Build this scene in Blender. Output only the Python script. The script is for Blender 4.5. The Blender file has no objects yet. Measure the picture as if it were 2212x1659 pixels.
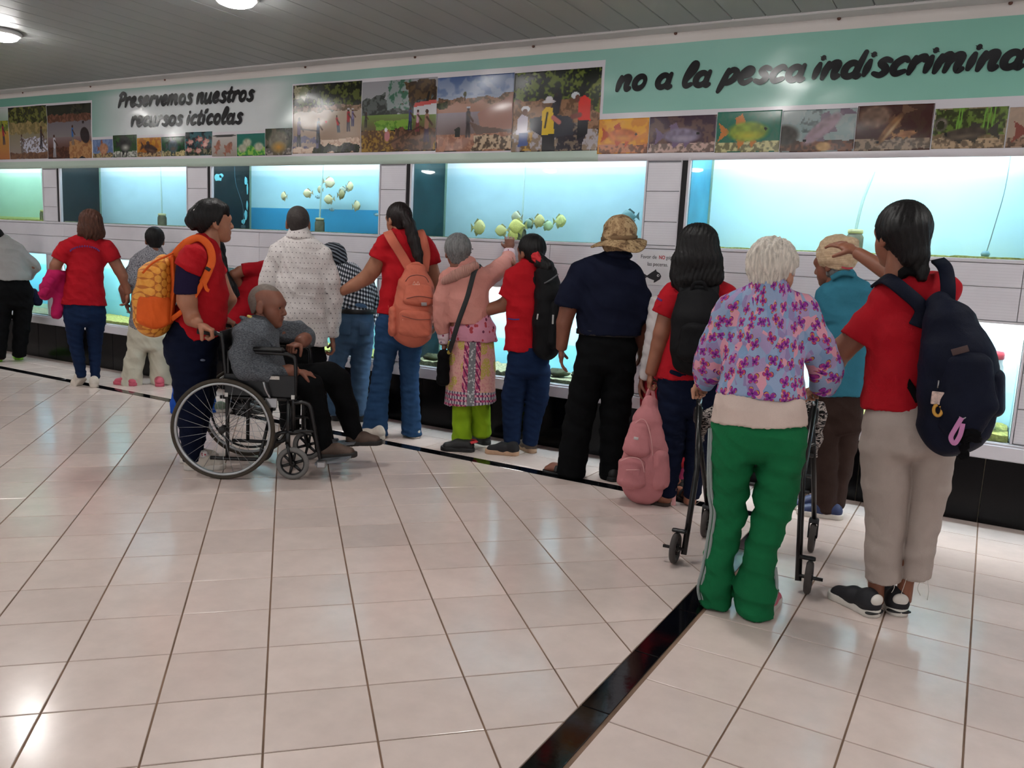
import bpy, math, random
import numpy as np
from mathutils import Vector, Matrix

# ------------------------------------------------------------------ camera, world, exposure
SC = bpy.context.scene
COL = SC.collection
W, H, FPX = 2212, 1659, 1787.8
CAM = np.array([0.0, 0.0, 1.409])
CF = np.array([-0.48810912, 0.85915387, -0.15363631])
CR = np.array([0.86455866, 0.50006787, 0.04970357])
CU = np.array([-0.1195316, 0.10856684, 0.98687661])
cd = bpy.data.cameras.new('camera')
cd.sensor_width = 36.0
cd.lens = FPX / W * 36.0
cd.clip_start = 0.05
cam = bpy.data.objects.new('camera', cd)
COL.objects.link(cam)
cam.matrix_world = Matrix(((CR[0], CU[0], -CF[0], CAM[0]), (CR[1], CU[1], -CF[1], CAM[1]),
                           (CR[2], CU[2], -CF[2], CAM[2]), (0, 0, 0, 1)))
SC.camera = cam
SC.view_settings.view_transform = 'Standard'
SC.view_settings.look = 'None'
SC.view_settings.exposure = 0.24
SC.view_settings.gamma = 1.0
SC.view_settings.use_curve_mapping = False
cy = SC.cycles
cy.max_bounces = 5
cy.diffuse_bounces = 2
cy.glossy_bounces = 2
cy.transmission_bounces = 4
cy.transparent_max_bounces = 10
cy.caustics_reflective = False
cy.caustics_refractive = False
cy.use_adaptive_sampling = True
cy.adaptive_threshold = 0.15
cy.adaptive_min_samples = 16
wd = bpy.data.worlds.new('world')
SC.world = wd
wd.use_nodes = True
wd.node_tree.nodes['Background'].inputs[0].default_value = (0.85, 0.93, 1.0, 1)
wd.node_tree.nodes['Background'].inputs[1].default_value = 1.2
LAMP_E = 88.0          # emission of the ceiling lamps' diffusers
TANK_E = 1.0           # multiplier of the tank tubes

D = 5.446              # the aquarium wall stands at y = D
CEIL = 2.91
T = 0.32               # floor tile pitch
rng = np.random.default_rng(7)
random.seed(7)


def proj(P):
    d = np.asarray(P, float) - CAM
    z = d @ CF
    return W / 2 + FPX * (d @ CR) / z, H / 2 - FPX * (d @ CU) / z, z


def ray(u, v):
    return CF + (u - W / 2) / FPX * CR - (v - H / 2) / FPX * CU


def ground(u, v, z=0.0):
    d = ray(u, v)
    return CAM + d * (z - CAM[2]) / d[2]


# ------------------------------------------------------------------ helpers
def srgb(c):
    """0-255 sRGB triple or hex -> linear"""
    if isinstance(c, str):
        c = [int(c[i:i + 2], 16) for i in (0, 2, 4)]
    return tuple((x / 255 / 12.92) if x / 255 <= 0.04045 else ((x / 255 + 0.055) / 1.055) ** 2.4 for x in c)


class NT:
    """tiny node-tree builder"""
    def __init__(s, name):
        s.m = bpy.data.materials.new(name)
        s.m.use_nodes = True
        s.t = s.m.node_tree
        s.b = s.t.nodes['Principled BSDF']
        s.out = s.t.nodes['Material Output']

    def n(s, typ, **kw):
        o = s.t.nodes.new('ShaderNode' + typ)
        for k, v in kw.items():
            if k[0] == 'i':
                i = int(k[1:])
                if isinstance(v, bpy.types.NodeSocket):
                    s.t.links.new(v, o.inputs[i])
                else:
                    o.inputs[i].default_value = v
            else:
                setattr(o, k, v)
        return o

    def l(s, a, b):
        s.t.links.new(a, b)

    def math(s, op, a, b=0.0, c=0.0):
        return s.n('Math', operation=op, i0=a, i1=b, i2=c).outputs[0]

    def ramp(s, fac, stops, interp='LINEAR'):
        r = s.n('ValToRGB', i0=fac)
        r.color_ramp.interpolation = interp
        e = r.color_ramp.elements
        while len(e) < len(stops):
            e.new(0.5)
        for k, (p, c) in enumerate(stops):
            e[k].position = p
            e[k].color = (*c, 1) if len(c) == 3 else c
        return r.outputs[0]

    def mix(s, fac, a, b):
        o = s.n('Mix', data_type='RGBA')
        for i, v in ((0, fac), (6, a), (7, b)):
            if isinstance(v, bpy.types.NodeSocket):
                s.t.links.new(v, o.inputs[i])
            else:
                o.inputs[i].default_value = (*v, 1) if isinstance(v, (tuple, list)) and len(v) == 3 else v
        return o.outputs[2]

    def noise(s, vec, scale, detail=3, rough=0.55, dist=0.0):
        return s.n('TexNoise', i0=vec, i2=scale, i3=detail, i4=rough, i8=dist).outputs[0]

    def coord(s, kind='Object', scale=None):
        o = s.n('TexCoord').outputs[kind]
        if scale is not None:
            o = s.n('Mapping', i0=o, i3=scale).outputs[0]
        return o

    def bump(s, h, strength=0.3, dist=0.01):
        b = s.n('Bump', i0=strength, i1=dist, i2=h) if False else s.n('Bump')
        b.inputs['Strength'].default_value = strength
        b.inputs['Distance'].default_value = dist
        s.l(h, b.inputs['Height'])
        s.l(b.outputs[0], s.b.inputs['Normal'])

    def col(s, c):
        if isinstance(c, bpy.types.NodeSocket):
            s.l(c, s.b.inputs['Base Color'])
        else:
            s.b.inputs['Base Color'].default_value = (*c, 1)

    def p(s, **kw):
        for k, v in kw.items():
            s.b.inputs[k.replace('_', ' ')].default_value = v
        return s


MATS = {}


def mat(name, c, rough=0.6, var=0.0, vscale=8.0, bump=0.0, bscale=60.0, bdist=0.004, metal=0.0, spec=0.5, coat=0.0, stretch=None):
    """plain procedural material: colour with noise variation and a noise bump"""
    if name in MATS:
        return MATS[name]
    t = NT(name)
    c = srgb(c)
    if var > 0:
        v = t.coord('Object', stretch)
        f = t.noise(v, vscale, 4)
        lo = tuple(x * (1 - var) for x in c)
        hi = tuple(min(1, x * (1 + var)) for x in c)
        t.col(t.ramp(f, [(0.3, lo), (0.7, hi)]))
    else:
        t.col(c)
    if bump > 0:
        t.bump(t.noise(t.coord('Object', stretch), bscale, 4), bump, bdist)
    t.p(Roughness=rough, Metallic=metal)
    t.b.inputs['Specular IOR Level'].default_value = spec
    t.b.inputs['Coat Weight'].default_value = coat
    t.b.inputs['Coat Roughness'].default_value = 0.15
    MATS[name] = t.m
    return t.m


def tag(o, label=None, cat=None, group=None, kind=None):
    for k, v in (('label', label), ('category', cat), ('group', group), ('kind', kind)):
        if v:
            o[k] = v
    return o


def empty(name, loc, rz=0.0, label=None, cat=None, group=None):
    o = bpy.data.objects.new(name, None)
    COL.objects.link(o)
    o.location = loc
    o.rotation_euler = (0, 0, rz)
    o.empty_display_size = 0.1
    return tag(o, label, cat, group)


def link(name, me, material=None, parent=None, loc=None):
    o = bpy.data.objects.new(name, me)
    COL.objects.link(o)
    if material is not None and len(me.materials) == 0:
        for m in (material if isinstance(material, (list, tuple)) else [material]):
            me.materials.append(m)
    if parent is not None:
        o.parent = parent
    if loc is not None:
        o.location = loc
    return o


def mesh_np(name, V, Q, smooth=True, mi=None):
    """mesh from vertex array and quad (or tri) array"""
    V = np.asarray(V, np.float32)
    Q = np.asarray(Q, np.int32)
    me = bpy.data.meshes.new(name)
    n, k = Q.shape
    me.vertices.add(len(V))
    me.vertices.foreach_set('co', V.ravel())
    me.loops.add(n * k)
    me.loops.foreach_set('vertex_index', Q.ravel())
    me.polygons.add(n)
    me.polygons.foreach_set('loop_start', np.arange(n, dtype=np.int32) * k)
    me.polygons.foreach_set('use_smooth', np.full(n, smooth, dtype=bool))
    if mi is not None:
        me.polygons.foreach_set('material_index', np.asarray(mi, np.int32))
    me.update(calc_edges=True)
    return me


class MB:
    """collects simple solids into one mesh"""
    def __init__(s):
        s.v, s.f, s.sm = [], [], []

    def add(s, v, f, smooth=False):
        b = len(s.v)
        s.v += [tuple(map(float, p)) for p in v]
        s.f += [tuple(i + b for i in q) for q in f]
        s.sm += [smooth] * len(f)
        return s

    def box(s, x0, x1, y0, y1, z0, z1, c=0.0):
        if c <= 0:
            v = [(x, y, z) for z in (z0, z1) for y in (y0, y1) for x in (x0, x1)]
            return s.add(v, [(0, 2, 3, 1), (4, 5, 7, 6), (0, 1, 5, 4), (2, 6, 7, 3), (0, 4, 6, 2), (1, 3, 7, 5)])
        # chamfered box: 24 verts
        import itertools
        v, idx = [], {}
        L = (x0, y0, z0)
        U = (x1, y1, z1)
        for sg in itertools.product((0, 1), repeat=3):
            for ax in range(3):
                p = [(L[k] + c if not sg[k] else U[k] - c) for k in range(3)]
                p[ax] = U[ax] if sg[ax] else L[ax]
                idx[(sg, ax)] = len(v)
                v.append(p)
        f = []
        for ax in range(3):
            a, b = [k for k in range(3) if k != ax]
            for sv in (0, 1):
                q = []
                for (sa, sb) in ((0, 0), (1, 0), (1, 1), (0, 1)):
                    sg = [0, 0, 0]
                    sg[ax], sg[a], sg[b] = sv, sa, sb
                    q.append(idx[(tuple(sg), ax)])
                f.append(q)
        for ax in range(3):
            a, b = [k for k in range(3) if k != ax]
            for sa in (0, 1):
                for sb in (0, 1):
                    s0, s1 = [0, 0, 0], [0, 0, 0]
                    s0[a] = s1[a] = sa
                    s0[b] = s1[b] = sb
                    s1[ax] = 1
                    s0, s1 = tuple(s0), tuple(s1)
                    f.append([idx[(s0, a)], idx[(s1, a)], idx[(s1, b)], idx[(s0, b)]])
        for sg in itertools.product((0, 1), repeat=3):
            f.append([idx[(sg, k)] for k in range(3)])
        # outward winding
        ctr = np.mean(np.array(v), axis=0)
        g = []
        for q in f:
            P = [np.array(v[i]) for i in q]
            nn = np.cross(P[1] - P[0], P[2] - P[0])
            g.append(q if nn @ (np.mean(P, axis=0) - ctr) > 0 else q[::-1])
        return s.add(v, g)

    def tube(s, pts, r, n=10, closed=False, caps=True):
        P = [np.array(p, float) for p in pts]
        m = len(P)
        rr = list(r) if hasattr(r, '__len__') else [r] * m
        up = np.array([0, 0, 1.0])
        v, f = [], []
        prev = None
        for i in range(m):
            if closed:
                t = P[(i + 1) % m] - P[i - 1]
            else:
                t = P[min(i + 1, m - 1)] - P[max(i - 1, 0)]
            t = t / (np.linalg.norm(t) + 1e-12)
            if prev is None:
                a = np.cross(t, up if abs(t[2]) < 0.9 else np.array([1.0, 0, 0]))
            else:
                a = prev - t * (prev @ t)
            a = a / (np.linalg.norm(a) + 1e-12)
            prev = a
            b = np.cross(t, a)
            for k in range(n):
                th = 2 * math.pi * k / n
                v.append(P[i] + rr[i] * (math.cos(th) * a + math.sin(th) * b))
        for i in range(m if closed else m - 1):
            j = (i + 1) % m
            for k in range(n):
                k2 = (k + 1) % n
                f.append((i * n + k, i * n + k2, j * n + k2, j * n + k))
        if caps and not closed:
            f.append(tuple(range(n))[::-1])
            f.append(tuple((m - 1) * n + k for k in range(n)))
        return s.add(v, f, True)

    def lathe(s, prof, n=24, o=(0, 0, 0), axis=(0, 0, 1), closed=False):
        """profile of (radius, height) swept around axis"""
        ax = np.array(axis, float)
        ax /= np.linalg.norm(ax)
        a = np.cross(ax, (0, 0, 1) if abs(ax[2]) < 0.9 else (1, 0, 0))
        a /= np.linalg.norm(a)
        b = np.cross(ax, a)
        o = np.array(o, float)
        v, f = [], []
        for (r, h) in prof:
            for k in range(n):
                th = 2 * math.pi * k / n
                v.append(o + ax * h + r * (math.cos(th) * a + math.sin(th) * b))
        m = len(prof)
        for i in range(m if closed else m - 1):
            j = (i + 1) % m
            for k in range(n):
                k2 = (k + 1) % n
                f.append((i * n + k, i * n + k2, j * n + k2, j * n + k))
        if not closed:
            if prof[0][0] > 1e-5:
                f.append(tuple(range(n))[::-1])
            if prof[-1][0] > 1e-5:
                f.append(tuple((m - 1) * n + k for k in range(n)))
        return s.add(v, f, True)

    def prism(s, poly, z0, z1, c=0.0):
        """polygon in xy, extruded z0..z1, chamfer c at the top"""
        n = len(poly)
        P = np.array(poly, float)
        v = [(x, y, z0) for x, y in P] + [(x, y, z1 - c) for x, y in P]
        f = [tuple(range(n))[::-1]]
        f += [(i, (i + 1) % n, n + (i + 1) % n, n + i) for i in range(n)]
        if c > 0:
            ctr = P.mean(0)
            I = P + (ctr - P) / np.linalg.norm(ctr - P, axis=1)[:, None] * c * 1.3
            v += [(x, y, z1) for x, y in I]
            f += [(n + i, n + (i + 1) % n, 2 * n + (i + 1) % n, 2 * n + i) for i in range(n)]
            f.append(tuple(2 * n + i for i in range(n)))
        else:
            f.append(tuple(n + i for i in range(n)))
        return s.add(v, f)

    def mesh(s, name):
        me = bpy.data.meshes.new(name)
        me.from_pydata(s.v, [], s.f)
        me.polygons.foreach_set('use_smooth', np.array(s.sm, dtype=bool))
        me.update()
        return me

    def build(s, name, material, parent=None, loc=None):
        return link(name, s.mesh(name), material, parent, loc)


def catmull(pts, sub=8, closed=False):
    P = [np.array(p, float) for p in pts]
    n = len(P)
    out = []
    for i in range(n if closed else n - 1):
        if closed:
            p0, p1, p2, p3 = P[i - 1], P[i], P[(i + 1) % n], P[(i + 2) % n]
        else:
            p0, p1, p2, p3 = P[max(i - 1, 0)], P[i], P[i + 1], P[min(i + 2, n - 1)]
        for k in range(sub):
            t = k / sub
            out.append(0.5 * ((2 * p1) + (-p0 + p2) * t + (2 * p0 - 5 * p1 + 4 * p2 - p3) * t * t + (-p0 + 3 * p1 - 3 * p2 + p3) * t ** 3))
    if not closed:
        out.append(P[-1])
    return out

# ================================================================== SETTING
def tile_mat(name, c, rough, rnd=0.06, blotch=0.05):
    t = NT(name)
    c = srgb(c)
    v = t.coord('Object')
    oi = t.n('ObjectInfo').outputs['Random']
    off = t.n('VectorMath', operation='SCALE', i0=(37.0, 11.0, 5.0))
    t.l(oi, off.inputs['Scale'])
    vv = t.n('VectorMath', operation='ADD', i0=v, i1=off.outputs[0]).outputs[0]
    f = t.noise(vv, 9.0, 5, 0.6)
    f2 = t.noise(vv, 55.0, 3, 0.6)
    base = t.ramp(f, [(0.3, tuple(x * (1 - blotch) for x in c)), (0.7, tuple(min(1, x * (1 + blotch)) for x in c))])
    k = t.math('MULTIPLY_ADD', oi, 2 * rnd, 1 - rnd)
    mul = t.n('VectorMath', operation='SCALE', i0=base)
    t.l(k, mul.inputs['Scale'])
    t.col(mul.outputs[0])
    rr = t.math('MULTIPLY_ADD', f2, 0.10, rough - 0.05)
    t.l(rr, t.b.inputs['Roughness'])
    t.bump(f2, 0.04, 0.002)
    return t.m


M_TILE = tile_mat('cream_tile', (224, 206, 198), 0.17)
M_BTILE = tile_mat('black_floor_tile', (7, 8, 12), 0.08, 0.2, 0.3)
M_WTILE = tile_mat('black_wall_tile', (7, 6, 8), 0.2, 0.2, 0.3)
M_WTILE.node_tree.nodes['Principled BSDF'].inputs['Specular IOR Level'].default_value = 0.18
M_GROUT = mat('grout', (130, 104, 86), 0.9, 0.35, 4.0, 0.3, 90)
M_WGROUT = mat('wall_grout', (150, 138, 118), 0.9, 0.3, 5.0)
M_WALL = mat('wall_paint', (205, 203, 208), 0.7, 0.04, 2.0)

floor = link('floor', MB().box(-13, 4.5, -5, 5.6, -0.12, -0.004).mesh('floor'), M_GROUT)
tag(floor, 'cream square tiled floor with black tile strips in front of the aquariums', 'floor', kind='structure')


def clip(poly, n, d):
    """keep n.p <= d"""
    out = []
    for i in range(len(poly)):
        a, b = np.array(poly[i]), np.array(poly[(i + 1) % len(poly)])
        da, db = n @ a - d, n @ b - d
        if da <= 0:
            out.append(a)
        if (da < 0 < db) or (db < 0 < da):
            out.append(a + (b - a) * da / (da - db))
    return out


def area2(p):
    p = np.array(p)
    return 0.5 * abs(np.dot(p[:, 0], np.roll(p[:, 1], 1)) - np.dot(p[:, 1], np.roll(p[:, 0], 1)))


G = 0.003   # half joint
tiles = []   # (poly, full, centre, angle)
e1, e2 = np.array([1, 0.]), np.array([0, 1.])


def gen(origin, ang, bounds, halfplanes):
    ca, sa = math.cos(ang), math.sin(ang)
    u, w = np.array([ca, sa]), np.array([-sa, ca])
    R = 45
    for i in range(-R, R):
        for j in range(-R, R):
            c = np.array(origin) + (i + 0.5) * T * u + (j + 0.5) * T * w
            if not (bounds[0] - .3 < c[0] < bounds[1] + .3 and bounds[2] - .3 < c[1] < bounds[3] + .3):
                continue
            hh = T / 2 - G
            p = [c - hh * u - hh * w, c + hh * u - hh * w, c + hh * u + hh * w, c - hh * u + hh * w]
            a0 = area2(p)
            for n, d in halfplanes:
                if len(p) >= 3:
                    p = clip(p, n, d)
            if len(p) < 3 or area2(p) < 0.002:
                continue
            tiles.append((p, abs(area2(p) - a0) < 1e-7, c, ang))


gen((-2.967, 2.886), math.pi / 4, (-13, -0.98, -5, 4.68), [(e1, -0.982), (e2, 4.678), (-e1, 13), (-e2, 5)])
gen((-0.549, 3.517), 0.0, (-0.88, 4.5, -5, 5.44), [(-e1, 0.878), (e2, 5.44), (e1, 4.5), (-e2, 5)])
gen((-0.549, 3.517), 0.0, (-13, -0.88, 4.78, 5.44), [(e1, -0.882), (-e2, -4.782), (e2, 5.44), (-e1, 13)])


def view_area(p):
    q = []
    for x, y in p:
        d = np.array([x, y, 0]) - CAM
        if d @ CF < 0.3:
            return 0.0
        u, v, z = proj((x, y, 0))
        q.append((u, v))
    q = np.array(q)
    if q[:, 0].max() < 0 or q[:, 0].min() > W or q[:, 1].max() < 0 or q[:, 1].min() > H:
        return 0.0
    return area2(q)


tiles.sort(key=lambda t: -view_area(t[0]))
full = {}
for ang in (0.0, math.pi / 4):
    hh = T / 2 - G
    ca, sa = math.cos(ang), math.sin(ang)
    sq = [(x * ca - y * sa, x * sa + y * ca) for x, y in ((-hh, -hh), (hh, -hh), (hh, hh), (-hh, hh))]
    me = MB().prism(sq, -0.006, 0.0, 0.0016).mesh('tile')
    me.materials.append(M_TILE)
    full[ang] = me
rest = MB()
for k, (p, isfull, c, ang) in enumerate(tiles):
    if k < 290:
        if isfull:
            link('tile', full[ang], None, floor, (c[0], c[1], 0))
        else:
            q = np.array(p) - c
            MB().prism(q, -0.006, 0.0, 0.0016).build('tile', M_TILE, floor, (c[0], c[1], 0))
    else:
        rest.prism(p, -0.006, 0.0, 0.0016)
tag(rest.build('far_tiles', M_TILE, floor), kind='stuff')
# black strips
STP = 0.4525


def strip(x0, x1, y0, y1):
    MB().box(x0, x1, y0, y1, -0.006, 0.0005, 0.001).build('strip_tile', M_BTILE, floor)


for k in range(-24, 5):
    a = -1.375 + k * STP - 0.4525 * 0
    b = min(a + STP, -0.882)
    if b - a > 0.03 and a < -0.9:
        strip(a + G, b - G, 4.682, 4.778)
for k in range(-16, 6):
    a = 2.275 + k * STP
    b = min(a + STP, 4.678)
    if a < 4.66 and b > -5:
        strip(-0.978, -0.882, max(a, -4.99) + G, b - G)

# ---- aquarium wall
WIN = [(-11.09, -9.11), (-8.79, -6.77), (-6.42, -4.43), (-4.10, -2.13), (-1.82, 0.17), (0.52, 2.50)]
LOW = [(-11.09, -9.09), (-8.79, -6.77), (-6.42, -4.43), (-4.10, -2.13), (-1.82, 0.19), (0.52, 2.50)]
Z_S, Z_L0, Z_L1, Z_U0, Z_U1 = 0.387, 0.485, 1.165, 1.522, 2.10
wb = MB()
wb.box(-13, 4.5, D + 0.012, D + 0.7, 0, Z_S)
wb.box(-13, 4.5, D + 0.012, D + 0.7, Z_S, Z_L0)
wb.box(-13, 4.5, D + 0.012, D + 0.03, Z_L1 + 0.01, Z_U0 - 0.01)
wb.box(-13, 4.5, D + 0.012, D + 0.7, Z_U1 + 0.22, CEIL + 0.1)
for a, b in WIN:
    wb.box(a - 0.06, b, D + 0.012, D + 0.02, Z_U1, Z_U1 + 0.22)
prev = -13
for a, b in WIN + [(4.5, 5)]:
    wb.box(prev, a - 0.06 if a < 4.5 else a, D + 0.012, D + 0.7, Z_U0 - 0.01, Z_U1 + 0.22)
    prev = b
prev = -13
for a, b in LOW + [(4.5, 5)]:
    wb.box(prev, a, D + 0.012, D + 0.7, Z_L0, Z_L1 + 0.01)
    prev = b
wall = wb.build('wall_front', M_WALL)
tag(wall, 'white panelled aquarium wall with two rows of tank openings', 'wall', kind='structure')

# PVC boards: fine horizontal ribs
t = NT('pvc_board')
v = t.coord('Object')
sep = t.n('SeparateXYZ', i0=v).outputs
rib = t.math('SINE', t.math('MULTIPLY', sep[2], 2 * math.pi / 0.0165))
ribm = t.math('GREATER_THAN', rib, 0.965)
base = t.ramp(t.noise(v, 3.0, 4), [(0.3, srgb((218, 215, 223))), (0.75, srgb((230, 228, 235)))])
t.col(t.mix(t.math('MULTIPLY', ribm, 0.28), base, srgb((140, 140, 150))))
t.bump(ribm, 0.25, -0.003)
t.p(Roughness=0.34)
M_PVC = t.m


def board(x0, x1, z0, z1, y0=D - 0.004):
    MB().box(x0 + .0015, x1 - .0015, y0, D + 0.013, z0 + .0015, z1 - .0015, 0.0025).build('panel', M_PVC, wall)


for i, x0 in enumerate([-13, -11.7, -8.75, -5.80, -2.83, 0.14, 3.09]):
    x1 = [-11.7, -8.75, -5.80, -2.83, 0.14, 3.09, 4.5][i]
    for z0, z1 in ((Z_L1 + .012, 1.366), (1.366, Z_U0 - 0.022)):
        board(x0, x1, z0, z1)
for i in range(len(WIN) - 1):
    x0, x1 = WIN[i][1] + 0.012, WIN[i + 1][0] - 0.062
    for z0, z1 in ((Z_U0 + .002, 1.681), (1.681, 1.884), (1.884, 2.075)):
        board(x0, x1, z0, z1)
    x0, x1 = LOW[i][1] + 0.014, LOW[i + 1][0] - 0.014
    for z0, z1 in ((Z_L0 + .004, 0.69), (0.69, 0.895), (0.895, Z_L1 - .004)):
        board(x0, x1, z0, z1)
# aluminium/white frame trims
M_TRIM = mat('white_trim', (214, 211, 218), 0.35, 0.04, 3.0)
M_ALU = mat('aluminium', (170, 174, 178), 0.35, 0.08, 5, metal=0.7)
M_DARK = mat('dark_gap', (18, 16, 20), 0.7)
n = 1
tr = MB().box(-13, 4.5, D - 0.012, D + 0.02, Z_U0 - 0.021, Z_U0, 0.003).box(-13, 4.5, D - 0.012, D + 0.02, Z_L1 - 0.002, Z_L1 + 0.011, 0.002)
tag(tr.build('trim_1', M_TRIM), kind='structure')
sill = MB().box(-13, 4.5, D - 0.035, D + 0.02, Z_S, Z_L0 - 0.012, 0.006).box(-13, 4.5, D - 0.028, D + 0.05, Z_L0 - 0.014, Z_L0, 0.004)
tag(sill.build('trim_2', M_TRIM), kind='structure')
gaps = MB()
fr = MB()
for (a, b) in WIN:
    gaps.box(a - 0.058, a - 0.016, D - 0.002, D + 0.06, Z_U0, Z_U1)
    fr.box(a - 0.017, a, D - 0.010, D + 0.05, Z_U0, Z_U1, 0.002)
    fr.box(b, b + 0.012, D - 0.010, D + 0.05, Z_U0, Z_U1, 0.002)
    fr.box(a - 0.064, a - 0.056, D - 0.010, D + 0.02, Z_U0, Z_U1, 0.002)
for (a, b) in LOW:
    fr.box(a - 0.012, a, D - 0.008, D + 0.05, Z_L0, Z_L1, 0.002)
    fr.box(b, b + 0.012, D - 0.008, D + 0.05, Z_L0, Z_L1, 0.002)
tag(gaps.build('trim_3', M_DARK), kind='structure')
tag(fr.build('trim_4', M_TRIM), kind='structure')
# black tile base
bb = tag(MB().box(-13, 4.5, D - 0.002, D + 0.012, 0, Z_S).build('baseboard_front', M_WGROUT), kind='structure')
BW = 0.3345
k = 0
x = 0.085 - BW * 39
me = MB().box(0.0022, BW - 0.0022, -0.012, 0.004, 0.001, Z_S - 0.001, 0.0015).mesh('base_tile')
me.materials.append(M_WTILE)
while x < 4.2:
    link('base_tile', me, None, bb, (x, D - 0.002, 0))
    x += BW

# ---- ceiling of PVC planks and cornice
t = NT('ceiling_pvc')
t.col(t.ramp(t.noise(t.coord('Object', (1.5, .3, 1)), 2.0, 3), [(0.3, srgb((150, 153, 154))), (0.7, srgb((160, 161, 161)))]))
t.p(Roughness=0.48)
M_CEIL = t.m
ceil = tag(MB().box(-13, 4.5, -5, 5.6, CEIL + 0.012, CEIL + 0.2).build('ceiling', M_DARK), 'grey white plastic plank ceiling', 'ceiling', kind='structure')
me = MB().box(0.0018, 0.2032 - 0.0018, -5, 5.31, 0, 0.014, 0.004).mesh('plank')
me.materials.append(M_CEIL)
x = -0.565 - 0.2032 * 61
while x < 4.4:
    link('plank', me, None, ceil, (x, 0, CEIL))
    x += 0.2032
cor = MB().box(-13, 4.5, 5.305, D + 0.02, CEIL - 0.012, CEIL + 0.012, 0.006)
tag(cor.build('trim_5', mat('cornice', (200, 198, 198), 0.4)), kind='structure')

# ---- the other walls of the hall
ow = MB().box(-13.2, -13, -5, 5.6, 0, CEIL + .1)
tag(ow.build('wall_left', M_WALL), kind='structure')
ow = MB().box(4.5, 4.7, -5, 5.6, 0, CEIL + .1)
tag(ow.build('wall_right', M_WALL), kind='structure')
ow = MB()
prev = -13
for a, b in ((-7.6, -5.4), (-2.6, -0.2), (1.6, 3.8)):
    ow.box(prev, a, -5.2, -5, 0, CEIL + .1)
    ow.box(a, b, -5.2, -5, 2.25, CEIL + .1)
    prev = b
ow.box(prev, 4.5, -5.2, -5, 0, CEIL + .1)
tag(ow.build('wall_back', M_WALL), kind='structure')

# ---- ceiling lamps
M_LED = NT('led_diffuser')
M_LED.col((0.9, 0.95, 1.0))
M_LED.b.inputs['Emission Color'].default_value = (1.0, 0.975, 0.94, 1)
M_LED.b.inputs['Emission Strength'].default_value = LAMP_E
M_LED = M_LED.m
M_LRING = mat('lamp_ring', (225, 226, 228), 0.4)
ring_me = MB().lathe([(0.118, 0), (0.138, 0.0), (0.145, -0.012), (0.138, -0.03), (0.12, -0.034)], 32).mesh('lamp_ring')
ring_me.materials.append(M_LRING)
dif_me = MB().lathe([(0.122, -0.02), (0.121, -0.038), (0.106, -0.056), (0.078, -0.068), (0.04, -0.074), (0.0, -0.076)], 24).mesh('diffuser')
dif_me.materials.append(M_LED)
for iy, y in enumerate((3.78, 0.9, -2.0)):
    for ix in range(-1, 5):
        x = -6.8 + 2.56 * ix
        vis = iy == 0 and ix in (0, 1)
        e = empty('ceiling_lamp', (x, y, CEIL), 0,
                  ('round white flush ceiling lamp at the upper left edge' if ix == 0 else 'round white ceiling lamp cut off by the top edge') if vis else 'round white flush lamp on the ceiling outside the view',
                  'lamp', 'ceiling lamps')
        link('lamp_ring', ring_me, None, e)
        link('diffuser', dif_me, None, e)

# ================================================================== AQUARIUMS
t = NT('tank_glass')
t.t.nodes.remove(t.b)
fr_ = t.math('MULTIPLY', t.n('Fresnel', i0=1.33).outputs[0], t.math('SUBTRACT', 1.0, t.n('NewGeometry').outputs['Backfacing']))
tp = t.n('BsdfTransparent', i0=(0.96, 0.99, 0.985, 1))
gl = t.n('BsdfGlossy', i0=(1, 1, 1, 1), i1=0.02)
mx = t.n('MixShader', i0=fr_, i1=tp.outputs[0], i2=gl.outputs[0])
t.l(mx.outputs[0], t.out.inputs[0])
M_GLASS = t.m


def water_mat(name, c):
    t = NT(name)
    t.t.nodes.remove(t.b)
    t.l(t.n('BsdfTransparent', i0=(*c, 1)).outputs[0], t.out.inputs[0])
    return t.m


def painted(name, top, bot, split, blot=0.06, edge=0.01):
    """tank back painted in one or two tones, split at object height"""
    t = NT(name)
    v = t.coord('Object')
    z = t.n('SeparateXYZ', i0=v).outputs[2]
    f = t.math('GREATER_THAN', z, split)
    c = t.mix(f, srgb(bot), srgb(top))
    nn = t.noise(t.coord('Object', (1, 1, 1.6)), 3.5, 6, 0.65)
    nn = t.ramp(nn, [(0.3, (1 - blot,) * 3), (0.75, (1 + blot,) * 3)])
    mm = t.n('Mix', data_type='RGBA', blend_type='MULTIPLY')
    mm.inputs[0].default_value = 1
    t.l(c, mm.inputs[6])
    t.l(nn, mm.inputs[7])
    t.col(mm.outputs[2])
    t.p(Roughness=0.6)
    return t.m


def tube_mat(name, c, e):
    t = NT(name)
    t.col(c)
    t.b.inputs['Emission Color'].default_value = (*c, 1)
    t.b.inputs['Emission Strength'].default_value = e * TANK_E
    return t.m


M_SIDE = mat('dark_tank_side', (18, 30, 32), 0.5, 0.3, 5)
M_SEAL = mat('sealant', (120, 150, 135), 0.5)
M_GRAV = mat('gravel', (150, 148, 116), 0.9, 0.45, 60, 0.8, 80, 0.01)
M_GRAV_Y = mat('yellow_gravel', (190, 184, 104), 0.9, 0.4, 60, 0.8, 80, 0.01)


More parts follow.
